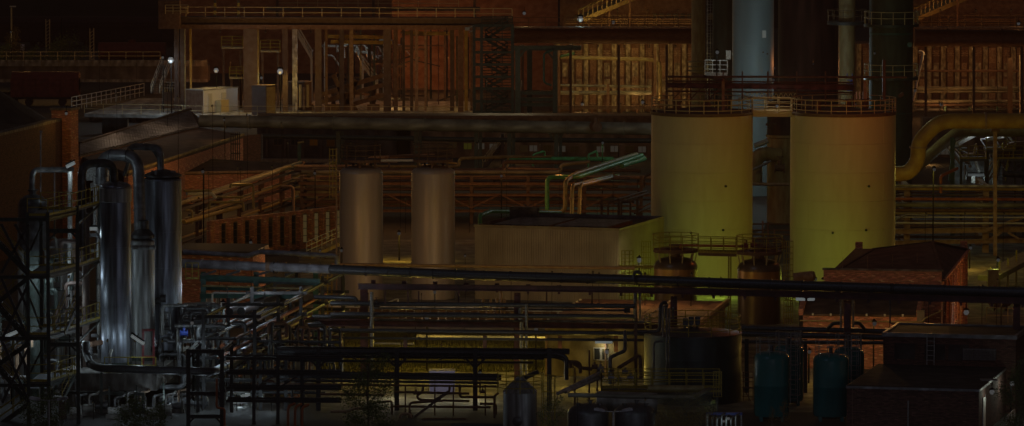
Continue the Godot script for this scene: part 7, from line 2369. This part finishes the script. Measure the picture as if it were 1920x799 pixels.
func back_halls() -> void:
	# long works base wall with lit windows
	var t := thing("works_basement_block", "long low wall with small lit windows under the big grey-green pipe", "building")
	var d := 548.0
	var h := hy(222, d)
	wall_slab(t, "dark_wall", G(482, d), G(742, d), 0.0, h, 3.0, M.dark_wall)
	wall_slab(t, "dark_opening_sheet", G(742, d + 3.5), G(770, d + 3.5), 0.0, h, 0.5, M.black_steel)  # black sheet stands in for the dark inside of the opening
	wall_slab(t, "orange_wall", G(770, d), G(1235, d), 0.0, h, 3.0, M.base_wall)
	wall_slab(t, "orange_wall", G(1730, d), G(1935, d), 0.0, h, 3.0, M.base_wall)
	wall_slab(t, "roof_edge", G(482, d - 0.3), G(1235, d - 0.3), h + 0.02, h + 0.3, 4.0, M.rust)
	for k in 7:
		var g := G(500 + k * 34, d - 0.1)
		box_part(t, "pilaster", g + Vector3(0, h * 0.5, 0), Vector3(0.2, h, 0.2), M.brown_steel)
	var wins := [[521, 266, 0], [553, 266, 0], [588, 267, 1], [620, 268, 2], [849, 272, 3], [877, 274, 4], [901, 274, 5], [925, 275, 5], [1053, 279, 5], [1026, 278, 6], [1077, 280, 6], [1126, 280, 5], [1152, 279, 5], [1180, 280, 6], [1204, 280, 5], [982, 279, 3], [1000, 278, 5], [1772, 284, 5], [1756, 284, 5]]
	var gl := [M.glass_dark, glow(Color(1.0, 0.6, 0.15), 0.28), glow(Color(1.0, 0.6, 0.15), 0.14), glow(Color(1.0, 0.8, 0.5), 0.18), glow(Color(0.95, 0.9, 0.35), 0.45), glow(Color(1.0, 0.93, 0.82), 0.5), glow(Color(1.0, 0.75, 0.4), 0.12)]
	for q in wins:
		var p := V(q[0], q[1], d + 0.03)
		var fr := box_part(t, "window", Vector3(p.x, p.y, -d + 0.06), Vector3(0.92, 0.75, 0.1), M.rail_dark)
		var mb := MB.new()
		mb.box(Vector3(p.x, p.y, -d + 0.115), Vector3(0.78, 0.6, 0.02))
		part(fr, "window_pane", mb, gl[q[2]])
		var mm := MB.new()
		mm.box(Vector3(p.x, p.y, -d + 0.135), Vector3(0.05, 0.6, 0.02))
		part(fr, "mullion", mm, M.rail_dark)
	flood("unseen orange lamp before the works base wall left of the stair tower", V(960, 262, 540.0), Color(1.0, 0.74, 0.42), 26.0, "pole", 0.13, 0.5)  # this and the next three: unseen, placed to light the base wall
	flood("unseen orange lamp before the works base wall by the first tank", V(1160, 262, 540.0), Color(1.0, 0.74, 0.42), 26.0, "pole", 0.13, 0.5)
	flood("unseen orange lamp before the works base wall behind the second silo", V(800, 305, 538.0), Color(1.0, 0.7, 0.4), 14.0, "pole", 0.12, 0.4)
	flood("unseen orange lamp before the right part of the works base wall", V(1745, 300, 538.0), Color(1.0, 0.74, 0.42), 20.0, "pole", 0.12, 0.4)
	# the big grey-green pipe
	var bp := lone_pipe("big_crossing_pipe", "big grey-green pipe crossing from the left roofs to the first tank", [[375, 227, 527.0], [720, 233, 523.0], [1000, 238, 520.0], [1235, 242, 517.0]], 23, M.olive_pipe, 1.0, 2)
	var v := V(1118, 226, 517.0)
	valve_parts(bp, V(1117, 237, 517.5), 0.34, Vector3(0.3, 0, 0.95), M.rust, M.rust)
	var b2 := lone_pipe("crossing_pipe", "dark pipe running below the big grey-green one", [[490, 255, 530.0], [900, 262, 526.0], [1235, 264, 524.0]], 9, M.green_steel, 1.0, 3)
	var tr := thing("pipe_trestle", "steel trestles carrying the big grey-green pipe", "trestle")
	for x in [634, 780, 893, 955, 1043]:
		var dd: float = 525.5 - (x - 634) * 0.013
		beam_part(tr, "leg", G(x, dd), V(x, 246, dd), 0.4, 0.4, M.green_steel, true)
		beam_part(tr, "leg", G(x + 8, dd + 3), V(x + 8, 246, dd + 3), 0.3, 0.3, M.green_steel, true)
	beam_part(tr, "brace", V(1030, 250, 520.4), V(1043, 268, 520.4), 0.2, 0.2, M.green_steel)
	beam_part(tr, "brace", V(1056, 250, 520.4), V(1043, 268, 520.4), 0.2, 0.2, M.green_steel)
	pipe(tr, "drain", [[491, 252, 529.5], [491, 300, 529.5]], 3, M.galvanised, 1.0, 8)
	var vs2 := thing("valve_stand", "green valve post before the dark wall", "valve")
	beam_part(vs2, "post", G(561, 530), V(561, 270, 530), 0.34, 0.34, M.teal_steel)
	pipe(vs2, "arm", [[558, 268, 530.0], [570, 266, 530.0]], 4, M.rail_tan, 1.0, 8)
	# far stairs under the big pipe
	var fs := thing("far_stair", "steel stair and landing right of the second silo under the big pipe", "stair")
	stair(fs, V(905, 316, 535.0), V(940, 272, 536.0), Vector3(0.3, 0, -1.2), M.brown_steel, M.rail_tan, 0.05)
	railing(fs, [V(893, 312, 534.0), V(912, 312, 534.0)], 1.2, M.rail_dark, 0.04, 0.7, 3, false)
	beam_part(fs, "landing_post", G(942, 536), V(942, 250, 536), 0.3, 0.3, M.brown_steel)
	# hidden plant on the far right
	var p := thing("gas_plant", "small bright gas plant with stairs and yellow railings at the right edge", "plant")
	var pd := 452.0
	for q in [[1800, 298, 1850], [1850, 280, 1905], [1862, 298, 1920]]:
		deck(p, "deck", [V(q[0], q[1], pd), V(q[2], q[1], pd), V(q[2], q[1], pd) + Vector3(0, 0, -3), V(q[0], q[1], pd) + Vector3(0, 0, -3)], 0.2, M.grating)
		railing(p, [V(q[0], q[1], pd), V(q[2], q[1], pd)], 1.1, M.yellow, 0.035, 0.9, 3)
		for x in [q[0] + 2, q[2] - 2]:
			beam_part(p, "leg", G(x, pd + 0.5), V(x, q[1], pd + 0.5), 0.2, 0.2, M.green_steel)
	stair(p, V(1868, 342, pd - 1.0), V(1880, 290, pd + 1.5), Vector3(0.8, 0, 0), M.galvanised, M.yellow, 0.04)
	for k in 26:
		var x := rng.randf_range(1795, 1915)
		var y := rng.randf_range(248, 310)
		var dd := rng.randf_range(pd + 1, pd + 5)
		pipe(p, "pipe", [[x, y, dd], [x + rng.randf_range(-24, 24), y, dd], [x + rng.randf_range(-10, 10), y + rng.randf_range(12, 40), dd]], rng.randf_range(2, 7), [M.white_metal, M.lagging, M.rust_light, M.galvanised][rng.randi() % 4], 1.2, 8)
	pipe(p, "vessel_pipe", [[1925, 272, 453.0], [1890, 274, 453.0], [1888, 300, 453.0]], 16, M.rust, 1.2, 14)
	pipe(p, "vessel_pipe", [[1925, 328, 450.0], [1880, 326, 450.0]], 12, M.dark_duct, 1.2, 14)
	beam_part(p, "white_beam", V(1795, 270, 453.0), V(1836, 248, 455.0), 0.3, 0.3, M.white_metal)
	beam_part(p, "white_beam", V(1850, 262, 453.0), V(1920, 246, 455.0), 0.3, 0.3, M.white_metal)
	box_part(p, "shed_back", V(1835, 325, pd + 6), Vector3(m(90, 455), 2.4, 0.2), M.panel_grey)
	beam_part(p, "hinge_post", V(1825, 343, pd + 4), V(1825, 330, pd + 4), 0.3, 0.3, M.white_metal)
	tube_lamp("white tube lamp in the shed of the gas plant at the right", V(1815, 328, pd + 3), V(1848, 328, pd + 3), Color(0.9, 1, 1), 7.0, 1.0, true)
	tube_lamp("white tube lamp on top of the gas plant, left one", V(1836, 243, pd + 2), V(1860, 248, pd + 2), Color(0.95, 1, 1), 8.0)
	tube_lamp("white tube lamp on top of the gas plant, right one", V(1872, 246, pd + 2), V(1896, 241, pd + 2), Color(0.95, 1, 1), 8.0)
	flood("unseen warm lamp behind the right big tank lighting the yellow duct", V(1752, 318, 425.0), Color(1.0, 0.9, 0.36), 170.0, "pole", 0.14, 0.5)  # unseen, placed to light the yellow duct
	flood("unseen orange lamp high beside the right tank's top", V(1716, 170, 400.0), Color(1.0, 0.5, 0.22), 330.0, "hang", 0.13, 0.4)  # unseen, placed for the orange light on the tank top
	flood("unseen yellow lamp low before the right-hand pipe rack", V(1820, 465, 425.0), Color(1.0, 0.78, 0.32), 45.0, "pole", 0.14, 0.5)  # unseen, placed to light the rack from below

func mid_left_buildings() -> void:
	# tall brick wall with the lit pillar
	var t := thing("brick_works", "tall dark brick building with a lit corner pillar at the left edge", "building")
	var h := 10.2
	var a := VH(-60, 270, h)
	var b := VH(116, 227, h)
	wall_slab(t, "long_wall", a, b, 0.0, h, 0.6, M.brick_dark)  # darker brick than the pillar, so the wall looks less lit
	var dir := (b - a).normalized()
	wall_slab(t, "coping", a + dir * 0.02, b, h + 0.01, h + 0.25, 0.8, M.concrete)
	var c := b + dir * 0.9
	box_part(t, "pillar", Vector3(c.x, (h + 0.9) * 0.5, c.z), Vector3(1.75, h + 0.9, 1.75), M.brick, Basis(Vector3.UP, -0.3))
	box_part(t, "pillar_cap", Vector3(c.x, h + 1.0, c.z), Vector3(1.95, 0.2, 1.95), M.concrete, Basis(Vector3.UP, -0.3))
	roof_sheet(t, "roof", [a + Vector3(0, -0.6, -0.7), b + Vector3(0, -0.6, -0.7), b + Vector3(-8, -0.2, -3), a + Vector3(-8, -0.2, -3)], M.felt)
	flood("yellow lamp on the brick pillar's top corner", V(124, 213, 447.0), Color(1.0, 0.74, 0.3), 14.0, "hang", 0.14, 0.9)
	for q in [[76, 265, 352], [102, 316, 350]]:
		var sp := thing("vent_pipe", "thin pale vent pipe with a cap before the brick wall, %s one" % ["shorter", "taller"][0 if q[0] == 102 else 1], "pipe")
		var sd := 345.0
		var mb := MB.new()
		mb.cyl(V(q[0], 400, sd), V(q[0], q[1] - 18 if q[0] == 76 else q[1], sd), 0.05, 8)
		mb.cyl(V(q[0] - 2, q[1] - 18 if q[0] == 76 else q[1], sd), V(q[0] + 3, q[1] - 18 if q[0] == 76 else q[1], sd), 0.06, 8)
		part(sp, "tube", mb, M.lagging)
		var st2 := MB.new()
		st2.cyl(G(q[0], sd), V(q[0], 400, sd), 0.06, 8)
		part(sp, "lower_tube", st2, M.green_steel)
	# hall with a corrugated roof
	var r := thing("ribbed_roof_hall", "long hall with a grey ribbed metal roof behind the silver pipes", "hall")
	var e0 := VH(150, 292, 4.9)
	var e1 := VH(372, 237, 4.9)
	var r0 := VH(150, 270, 5.4)
	var r1 := VH(356, 207, 5.4)
	roof_sheet(r, "roof", [e0, e1, r1, r0], M.roof_sheet)
	for k in 46:
		var f := (k + 0.5) / 46.0
		beam_part(r, "roof_rib", e0.lerp(e1, f) + Vector3.UP * 0.05, r0.lerp(r1, f) + Vector3.UP * 0.05, 0.22, 0.12, M.roof_sheet)
	wall_slab(r, "wall", Vector3(e0.x, 0, e0.z), Vector3(e1.x, 0, e1.z), 0.0, 4.75, 0.4, M.brick)
	beam_part(r, "ridge", r0 + Vector3.UP * 0.1, r1 + Vector3.UP * 0.1, 0.4, 0.2, M.felt_brown)
	roof_sheet(r, "far_slope", [r0, r1, VH(388, 232, 4.7), r0 + Vector3(4, -0.7, -12)], M.felt_brown)
	# flat brown roof below
	var fb := thing("flat_roof_hall", "brick hall with a flat brown roof and lit edge below the ribbed roof", "hall")
	var q := [VH(240, 324, 4.6), VH(456, 253, 4.6), VH(374, 238.5, 4.7), VH(150, 293.5, 4.7)]
	roof_sheet(fb, "roof", q, M.felt_brown, 0.3)
	wall_slab(fb, "wall", Vector3(q[0].x, 0, q[0].z - 0.1), Vector3(q[1].x, 0, q[1].z - 0.1), 0.0, 4.28, 0.4, M.brick)
	beam_part(fb, "roof_edge", q[0] + Vector3(0, 0.06, 0.05), q[1] + Vector3(0, 0.06, 0.05), 0.25, 0.18, M.ochre_wall)
	var wq := VH(456, 253, 4.6)
	wall_slab(fb, "right_wall", Vector3(wq.x, 0, wq.z), Vector3(wq.x + 1.6, 0, wq.z - 2.0), 0.0, 4.5, 0.5, M.brick_dark)
	for k in 5:
		beam_part(fb, "guide_bar", V(433 + k * 4, 300, 500.0), V(433 + k * 4, 248, 500.0), 0.1, 0.1, M.black_steel)
	for y in [252, 270, 288]:
		beam_part(fb, "guide_hoop", V(432, y, 500.0), V(451, y, 500.0), 0.1, 0.1, M.black_steel)
	# low brick house with shallow roof
	var lb := thing("low_brick_house", "low orange-lit brick house with a shallow dark roof", "building")
	var d := 489.0
	var hh := hy(326, d)
	wall_slab(lb, "wall", G(300, d), G(546, d + 3), 0.0, hh, 0.4, M.brick)
	roof_sheet(lb, "roof", [V(300, 326, d), Vector3(V(548, 326, d + 3).x, hh, -d - 3), VH(545, 306, hh + 0.5), VH(398, 298, hh + 0.5)], M.felt_brown, 0.15)
	beam_part(lb, "parapet", V(300, 326, d - 0.1), VH(398, 297, hh + 0.5), 0.3, 0.25, M.rust_light)
	beam_part(lb, "roof_edge", V(300, 325, d - 0.1), Vector3(V(548, 325, d + 3).x, hh + 0.05, -d - 2.9), 0.3, 0.2, M.rust_light)
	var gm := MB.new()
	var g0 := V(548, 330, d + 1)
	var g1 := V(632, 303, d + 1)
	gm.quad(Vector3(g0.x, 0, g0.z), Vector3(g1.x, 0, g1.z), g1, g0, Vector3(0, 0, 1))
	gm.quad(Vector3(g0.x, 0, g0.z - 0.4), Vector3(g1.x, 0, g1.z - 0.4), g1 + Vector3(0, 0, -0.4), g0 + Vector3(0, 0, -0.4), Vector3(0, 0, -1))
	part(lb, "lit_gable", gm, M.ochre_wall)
	beam_part(lb, "gable_coping", g0 + Vector3.UP * 0.08, g1 + Vector3.UP * 0.08, 0.6, 0.16, M.concrete)
	wall_slab(lb, "kerb", G(480, 541), G(745, 541), 0.0, 0.35, 1.0, M.rust_light)
	# lit brick wall with tall windows under the slanting rack
	var w := thing("tall_window_hall", "orange brick hall with tall bright windows beside the first silo", "hall")
	var p0 := G(395, 433.0)
	var p1 := G(655, 449.0)
	wall_slab(w, "wall", p0, p1, 0.0, 3.2, 0.4, M.brick)
	for k in 12:
		var f := (k + 0.5) / 12.0
		var c2 := p0.lerp(p1, f)
		var nrm := Vector3(0.12, 0, 0.99)
		box_part(w, "pier", c2 + Vector3(0, 1.6, 0.1), Vector3(0.42, 3.2, 0.3), M.brick)
		var c3 := p0.lerp(p1, f + 0.042)
		var lit := k >= 7
		var wn := box_part(w, "window", c3 + Vector3(0, 1.7, 0.04), Vector3(0.52, 2.5, 0.12), M.rail_dark)
		var mb := MB.new()
		mb.box(c3 + Vector3(0, 1.7, 0.115), Vector3(0.4, 2.3, 0.02))
		part(wn, "window_pane", mb, glow(Color(1.0, 0.85, 0.55), 0.85) if lit else M.glass_dark)
		for yy in [1.1, 1.7, 2.3]:
			var mm := MB.new()
			mm.box(c3 + Vector3(0, yy, 0.135), Vector3(0.4, 0.05, 0.02))
			part(wn, "mullion", mm, M.rail_dark)
	# walkway before the bright windows
	var wk := thing("window_walkway", "yellow-lit walkway rising before the tall bright windows", "walkway")
	beam_part(wk, "walk_beam", V(575, 482, 432.0), V(650, 448, 438.0), 0.9, 0.3, M.tan_pipe)
	railing(wk, [V(575, 479, 431.6), V(650, 445, 437.6)], 1.1, M.rail_pale, 0.035, 0.9, 3, false)
	for x in [580, 610, 640]:
		beam_part(wk, "leg", G(x, 434), V(x, 481 - (x - 575) * 0.45, 434), 0.12, 0.12, M.rust)
	# small brick house with dark roof by the pale pipes
	var s := thing("small_brick_house", "small brick house with a black flat roof above the pale pipes", "building")
	var sh := hy(470, 384.0)
	var f := frame(Vector3(V(330, 470, 384).x, 0, -384.0), 6.0)
	fpart(s, "wall", f, 0.0, 5.6, 0.0, 6.0, 0.0, sh - 0.3, M.brick)
	fpart(s, "roof", f, -0.3, 5.8, -0.3, 6.2, sh - 0.298, sh, M.black_steel)
	var gq := MB.new()
	beam_part(s, "verge", L(f, 2.2, -0.4, sh - 1.0), L(f, 5.9, 5.0, sh - 0.1), 0.3, 0.3, M.rust_light)
	for x in [2.2, 2.9, 3.8]:
		var wn := fpart(s, "window", f, x, x + 0.4, -0.06, 0.0, 1.0, 2.2, M.sign_white)
		var mb := MB.new()
		fbox(mb, f, x + 0.06, x + 0.34, -0.075, -0.062, 1.08, 2.12)
		part(wn, "pane", mb, glow(Color(1.0, 0.93, 0.82), 0.25))
	for x in [4.6, 5.1]:
		fpart(s, "pilaster", f, x, x + 0.25, -0.12, -0.005, 0.0, sh - 0.4, M.brick)
	# unseen lamps, placed to light the left buildings, silos and racks
	var S := Color(1.0, 0.76, 0.44)
	flood("unseen orange lamp under the slanting rack before the tall-window hall", V(470, 455, 424.0), S, 22.0, "pole", 0.14, 0.5)
	flood("unseen yellow lamp between the silos lighting the road", V(748, 438, 432.0), Color(1.0, 0.8, 0.3), 170.0, "pole", 0.15, 0.4)
	flood("unseen orange lamp before the first silo's left side", V(640, 470, 391.0), Color(1.0, 0.72, 0.38), 14.0, "pole", 0.12, 0.4)
	flood("unseen pale lamp before the second silo", V(815, 548, 388.0), Color(1.0, 0.84, 0.62), 14.0, "pole", 0.13, 0.4)
	flood("unseen orange lamp over the slanting rack's near end", V(380, 322, 424.0), S, 30.0, "pole", 0.14, 0.4)
	flood("unseen orange lamp over the rack between the slanting rack and silos", V(590, 325, 462.0), S, 26.0, "pole", 0.13, 0.4)
	flood("unseen orange lamp over the far rack behind the corrugated hall", V(940, 330, 462.0), S, 18.0, "pole", 0.12, 0.4)
	flood("unseen green-white lamp above the bent yellow-green pipes", V(1130, 268, 482.0), Color(0.7, 1.0, 0.6), 110.0, "pole", 0.13, 0.4)
	flood("unseen orange lamp on the ground before the small brick house", V(540, 555, 372.0), S, 16.0, "pole", 0.13, 0.4)
	flood("unseen dull orange lamp over the flat brown roof", V(420, 225, 506.0), S, 22.0, "pole", 0.12, 0.4)

# ---- trees and shrubs ---------------------------------------------------------
func plant(nm: String, label: String, cat: String, base: Vector3, h: float, w: float, leaf: Material, leaves: int, size: float, pointed := false, trunk := true) -> void:
	var t := thing(nm, label, cat)
	var st := MB.new()
	var clumps := []
	var limbs := 9
	if trunk:
		st.tube(PackedVector3Array([base, base + Vector3(0.04, h * 0.3, 0), base + Vector3(-0.03, h * 0.62, 0.04), base + Vector3(0.05, h * 0.92, 0)]), maxf(0.02, h * 0.012), 7)
	for k in limbs:
		var f := (k + 1.0) / limbs
		var a := k * 2.4 + rng.randf() * 0.6
		var rad := w * 0.5 * (1.15 - f if pointed else sqrt(maxf(0.06, 1.0 - pow(f * 1.6 - 0.75, 2)))) * rng.randf_range(0.7, 1.1)
		var s := base + Vector3(0, h * (0.08 + 0.6 * f), 0)
		var e := base + Vector3(cos(a) * rad, h * (0.18 + 0.8 * f), sin(a) * rad)
		st.tube(PackedVector3Array([s, s.lerp(e, 0.5) + Vector3.UP * h * 0.02, e]), maxf(0.008, h * 0.005), 5)
		for j in 5:
			clumps.append(s.lerp(e, 0.35 + 0.16 * j) + Vector3(rng.randf_range(-1, 1), rng.randf_range(-1, 1), rng.randf_range(-1, 1)) * w * 0.08)
		for j in 3:
			var tw := s.lerp(e, rng.randf_range(0.4, 0.9))
			var te := tw + Vector3(rng.randf_range(-1, 1), rng.randf_range(-0.2, 0.8), rng.randf_range(-1, 1)) * w * 0.16
			st.tube(PackedVector3Array([tw, te]), maxf(0.005, h * 0.0022), 4)
			clumps.append(te)
	part(t, "trunk" if trunk else "stems", st, M.bark)
	var lm := MB.new()
	for k in leaves:
		var c: Vector3 = clumps[rng.randi() % clumps.size()]
		var o := Vector3(rng.randfn(), rng.randfn(), rng.randfn()) * w * 0.075
		var p := c + o
		if p.y < base.y + 0.03:
			continue
		var u := Vector3(rng.randf_range(-1, 1), rng.randf_range(-0.6, 0.6), rng.randf_range(-1, 1)).normalized()
		var v := u.cross(Vector3(rng.randf_range(-1, 1), rng.randf_range(-1, 1), rng.randf_range(-1, 1)).normalized()).normalized()
		var s := size * rng.randf_range(0.6, 1.3)
		var nn := u.cross(v)
		var p0 := p - u * s
		var p1 := p + v * s * 0.45
		var p2 := p + u * s
		var p3 := p - v * s * 0.45
		lm.tri(p0, p1, p2, nn, nn, nn)
		lm.tri(p0, p2, p3, nn, nn, nn)
	part(t, "crown", lm, leaf)

func vegetation() -> void:
	plant("birch_tree", "dark leafy birch standing before the front pipe rack", "tree", G(690, 312.0), hy(668, 312) * 1.0, 3.4, M.leaf, 8500, 0.06)
	plant("shrub", "dark shrub beneath the left street lamp", "shrub", G(82, 312.0), hy(736, 312), 3.2, M.leaf, 4200, 0.06, false, false)
	plant("shrub", "dark shrub before the white lamp at the lower left", "shrub", G(245, 312.0), hy(746, 312), 2.4, M.leaf, 3200, 0.06, false, false)
	plant("shrub", "second dark shrub right beside the one at the lower left", "shrub", G(292, 313.0), hy(758, 313), 1.9, M.leaf, 2200, 0.06, false, false)
	plant("shrub", "dark shrub between the silver cone tank and dark tanks", "shrub", G(1035, 311.0), hy(740, 311), 1.8, M.leaf, 1500, 0.05, false, false)
	plant("shrub", "brown bare-twigged shrub before the yellow platform", "shrub", G(1285, 311.0), hy(742, 311), 3.4, M.leaf_brown, 4200, 0.05, false, false)
	plant("shrub", "thin young birch tops before the left green cylinder", "shrub", G(1470, 313.0), hy(748, 313), 1.4, M.leaf_brown, 800, 0.045, true, true)
	plant("shrub", "second thin birch top left of the green cylinder's foot", "shrub", G(1448, 313.0), hy(765, 313), 1.1, M.leaf_brown, 500, 0.045, true, true)
	plant("tree", "dense leafy tree at the bottom right edge", "tree", G(1915, 309.0), hy(660, 309), 2.7, M.leaf, 6500, 0.06)
	plant("tree", "pointed pale-leaved tree at the far upper left", "tree", G(26, 672.0), hy(56, 672), 3.6, M.leaf_brown, 2600, 0.13, true, true)
	plant("shrub", "round bush under the left lattice mast", "shrub", G(112, 674.0), hy(70, 674), 6.0, M.leaf, 4200, 0.13, false, false)
	plant("shrub", "low dim bush left of the pointed tree", "shrub", G(4, 670.0), hy(84, 670), 3.5, M.leaf, 1800, 0.13, false, false)
	plant("shrub", "low dim bush between the pointed tree and the round bush", "shrub", G(60, 671.0), hy(88, 671), 3.0, M.leaf, 1600, 0.13, false, false)

# ---- rows of unseen works lamps, placed for the light they give ---------------------------------------------------------
const NTH := ["first", "second", "third", "fourth", "fifth", "sixth", "seventh", "eighth", "ninth"]
func unseen_lamp_row(where: String, x0: float, y0: float, d0: float, x1: float, y1: float, d1: float, count: int, col: Color, energy: float, hold := "hang", r := 0.1) -> void:
	for k in count:
		var f := (k + 0.5) / count
		flood("small unseen works lamp %s, %s from the left" % [where, NTH[k]], V(lerpf(x0, x1, f), lerpf(y0, y1, f), lerpf(d0, d1, f)), col, energy, hold, r, 0.2, Color(1.0, 0.85, 0.6))  # unseen lamp with a tiny dim bulb, placed for its light

func unseen_works_lamps() -> void:
	var S := Color(1.0, 0.74, 0.4)
	var O := Color(1.0, 0.63, 0.31)
	var Y := Color(1.0, 0.86, 0.38)
	var W0 := Color(0.86, 0.95, 1.0)
	unseen_lamp_row("under the left huge main pipe", 1050, 87, 606.0, 1290, 88, 606.0, 5, Color(1.0, 0.84, 0.44), 58.0)
	unseen_lamp_row("along the bench of the left oven doors", 1055, 196, 602.0, 1230, 196, 602.0, 4, S, 72.0, "pole")
	unseen_lamp_row("under the right huge main pipe", 1725, 90, 606.0, 1930, 90, 606.0, 4, S, 46.0)
	unseen_lamp_row("along the bench of the right oven doors", 1735, 196, 602.0, 1920, 196, 602.0, 3, O, 58.0, "pole")
	unseen_lamp_row("on the battery top", 1130, 20, 614.0, 1300, 20, 614.0, 3, S, 70.0, "pole")
	unseen_lamp_row("on the right battery top", 1730, 20, 614.0, 1930, 20, 614.0, 3, O, 50.0, "pole")
	unseen_lamp_row("under the high gallery", 370, 60, 598.0, 880, 62, 598.0, 6, S, 80.0)
	unseen_lamp_row("behind the gallery columns", 560, 120, 622.0, 900, 120, 622.0, 4, O, 50.0, "pole")
	unseen_lamp_row("along the big grey-green pipe", 480, 268, 514.0, 1190, 272, 506.0, 6, Color(1.0, 0.82, 0.58), 24.0, "pole")
	unseen_lamp_row("over the long rusty rack", 600, 318, 462.0, 1200, 318, 462.0, 6, O, 36.0, "pole", 0.08)
	unseen_lamp_row("before the long rusty rack", 700, 372, 458.0, 1180, 374, 458.0, 4, S, 17.0, "pole", 0.08)
	unseen_lamp_row("over the slanting rack", 360, 330, 426.0, 540, 310, 456.0, 3, S, 34.0, "pole", 0.08)
	unseen_lamp_row("before the right rack", 1700, 402, 430.0, 1920, 402, 430.0, 3, Y, 12.0, "pole", 0.08)
	unseen_lamp_row("over the left roofs", 300, 175, 462.0, 560, 240, 480.0, 4, S, 110.0, "pole", 0.08)
	unseen_lamp_row("before the corrugated hall", 920, 512, 386.0, 1150, 512, 382.0, 3, Color(1.0, 0.86, 0.46), 6.0, "pole", 0.08)
	unseen_lamp_row("before the silos", 660, 545, 388.0, 1050, 545, 388.0, 1, Color(1.0, 0.86, 0.8), 32.0, "pole", 0.08)
	unseen_lamp_row("under the bridge over the lawn", 640, 572, 364.0, 1010, 574, 363.0, 4, Y, 75.0, "pole", 0.08)
	unseen_lamp_row("over the paving behind the front rack", 640, 645, 350.0, 940, 648, 349.0, 4, Y, 62.0, "pole", 0.07)
	unseen_lamp_row("behind the red roof", 1080, 515, 362.0, 1340, 515, 360.0, 3, S, 50.0, "pole", 0.08)
	unseen_lamp_row("before the brick house", 1560, 545, 345.0, 1780, 550, 342.5, 3, S, 60.0, "pole", 0.08)
	unseen_lamp_row("along the brick house's windows", 1830, 545, 360.0, 1885, 520, 380.0, 2, O, 22.0, "pole", 0.08)
	unseen_lamp_row("by the small brick house", 380, 500, 372.0, 560, 505, 370.0, 3, O, 9.0, "pole", 0.08)
	flood("unseen orange lamp above the gangway between the big tanks", V(1452, 128, 397.0), Color(1.0, 0.5, 0.22), 150.0, "hang", 0.08, 0.4)  # unseen, placed for orange light on the left tank
	unseen_lamp_row("below the viaduct", 10, 96, 640.0, 290, 96, 640.0, 4, S, 60.0, "pole", 0.06)
	flood("unseen warm lamp left of the first silo", V(600, 470, 390.0), Color(1.0, 0.8, 0.54), 80.0, "pole", 0.08, 0.4)  # unseen, placed to light the left side of the silo
	flood("unseen warm lamp right of the second silo", V(872, 480, 390.0), Color(1.0, 0.74, 0.42), 22.0, "pole", 0.08, 0.4)  # unseen, placed to light the right side of the silo
	unseen_lamp_row("before the low brick house", 350, 318, 478.0, 540, 312, 478.0, 3, S, 50.0, "pole", 0.07)
	unseen_lamp_row("before the long pale pipe", 390, 540, 347.5, 600, 545, 344.5, 3, Color(0.9, 0.95, 1.0), 28.0, "pole", 0.06)
	unseen_lamp_row("over the bottom yard", 700, 712, 337.0, 930, 714, 336.0, 3, Color(1.0, 0.98, 0.85), 25.0, "pole", 0.06)
	unseen_lamp_row("over the ribbed roof", 170, 185, 496.0, 360, 150, 525.0, 2, Color(1.0, 0.85, 0.7), 110.0, "pole", 0.07)
	unseen_lamp_row("far behind the gallery", 380, 120, 652.0, 900, 110, 654.0, 5, O, 240.0, "pole", 0.07)
	unseen_lamp_row("in front of the far stair tower", 880, 150, 558.0, 1010, 150, 558.0, 2, Color(1.0, 0.92, 0.7), 150.0, "pole", 0.06)
	unseen_lamp_row("before the ochre wall", 1040, 690, 343.0, 1180, 692, 342.0, 2, Y, 30.0, "pole", 0.06)
	unseen_lamp_row("inside the stair tower's lower half", 20, 640, 335.5, 160, 640, 335.5, 3, W0, 9.0, "pole", 0.06)
	unseen_lamp_row("along the pumps", 140, 755, 325.5, 340, 755, 325.5, 3, W0, 2.2, "pole", 0.05)
	unseen_lamp_row("facing the left huge main pipe", 980, 118, 582.0, 1290, 118, 582.0, 3, O, 80.0, "pole", 0.06)
	unseen_lamp_row("facing the right huge main pipe", 1730, 118, 582.0, 1920, 118, 582.0, 2, O, 60.0, "pole", 0.06)
	flood("unseen orange lamp before the huge dark brown tower", V(1525, 120, 504.0), Color(1.0, 0.62, 0.36), 160.0, "hang", 0.07, 0.2)  # unseen, hung in front to lift the dark tower
	unseen_lamp_row("along the white kerb", 640, 553, 389.0, 1040, 553, 386.0, 4, Color(1.0, 0.9, 0.68), 6.0, "pole", 0.06)
	# unseen cool lamps for the left plant and the dark tanks
	var W := Color(0.84, 0.94, 1.0)
	unseen_lamp_row("between the bright columns' feet", 175, 640, 332.6, 330, 640, 333.5, 3, W, 4.0, "pole", 0.07)
	unseen_lamp_row("inside the stair tower", 20, 520, 336.5, 150, 520, 336.5, 3, W, 12.0, "pole", 0.07)
	unseen_lamp_row("among the bends", 340, 660, 330.0, 480, 650, 336.0, 3, W, 6.0, "pole", 0.06)
	unseen_lamp_row("over the pump yard", 280, 745, 330.0, 540, 745, 330.0, 4, W, 7.0, "pole", 0.06)
	unseen_lamp_row("before the dark tanks", 1020, 750, 312.0, 1400, 750, 312.0, 3, W, 2.5, "pole", 0.06)
	# unseen road lamps out of view below, placed to light the foreground
	for k in 5:
		var x: float = [-10.0, -24.0, 3.0, 17.0, 30.0][k]
		var e: float = [120.0, 60.0, 500.0, 1300.0, 1000.0][k]
		flood("unseen road lamp below the picture's lower edge, %s" % ["middle-left", "far left", "middle", "middle-right", "far right"][k], Vector3(x, 6.0, -268.0), Color(0.86, 0.9, 1.0), e, "pole", 0.24)
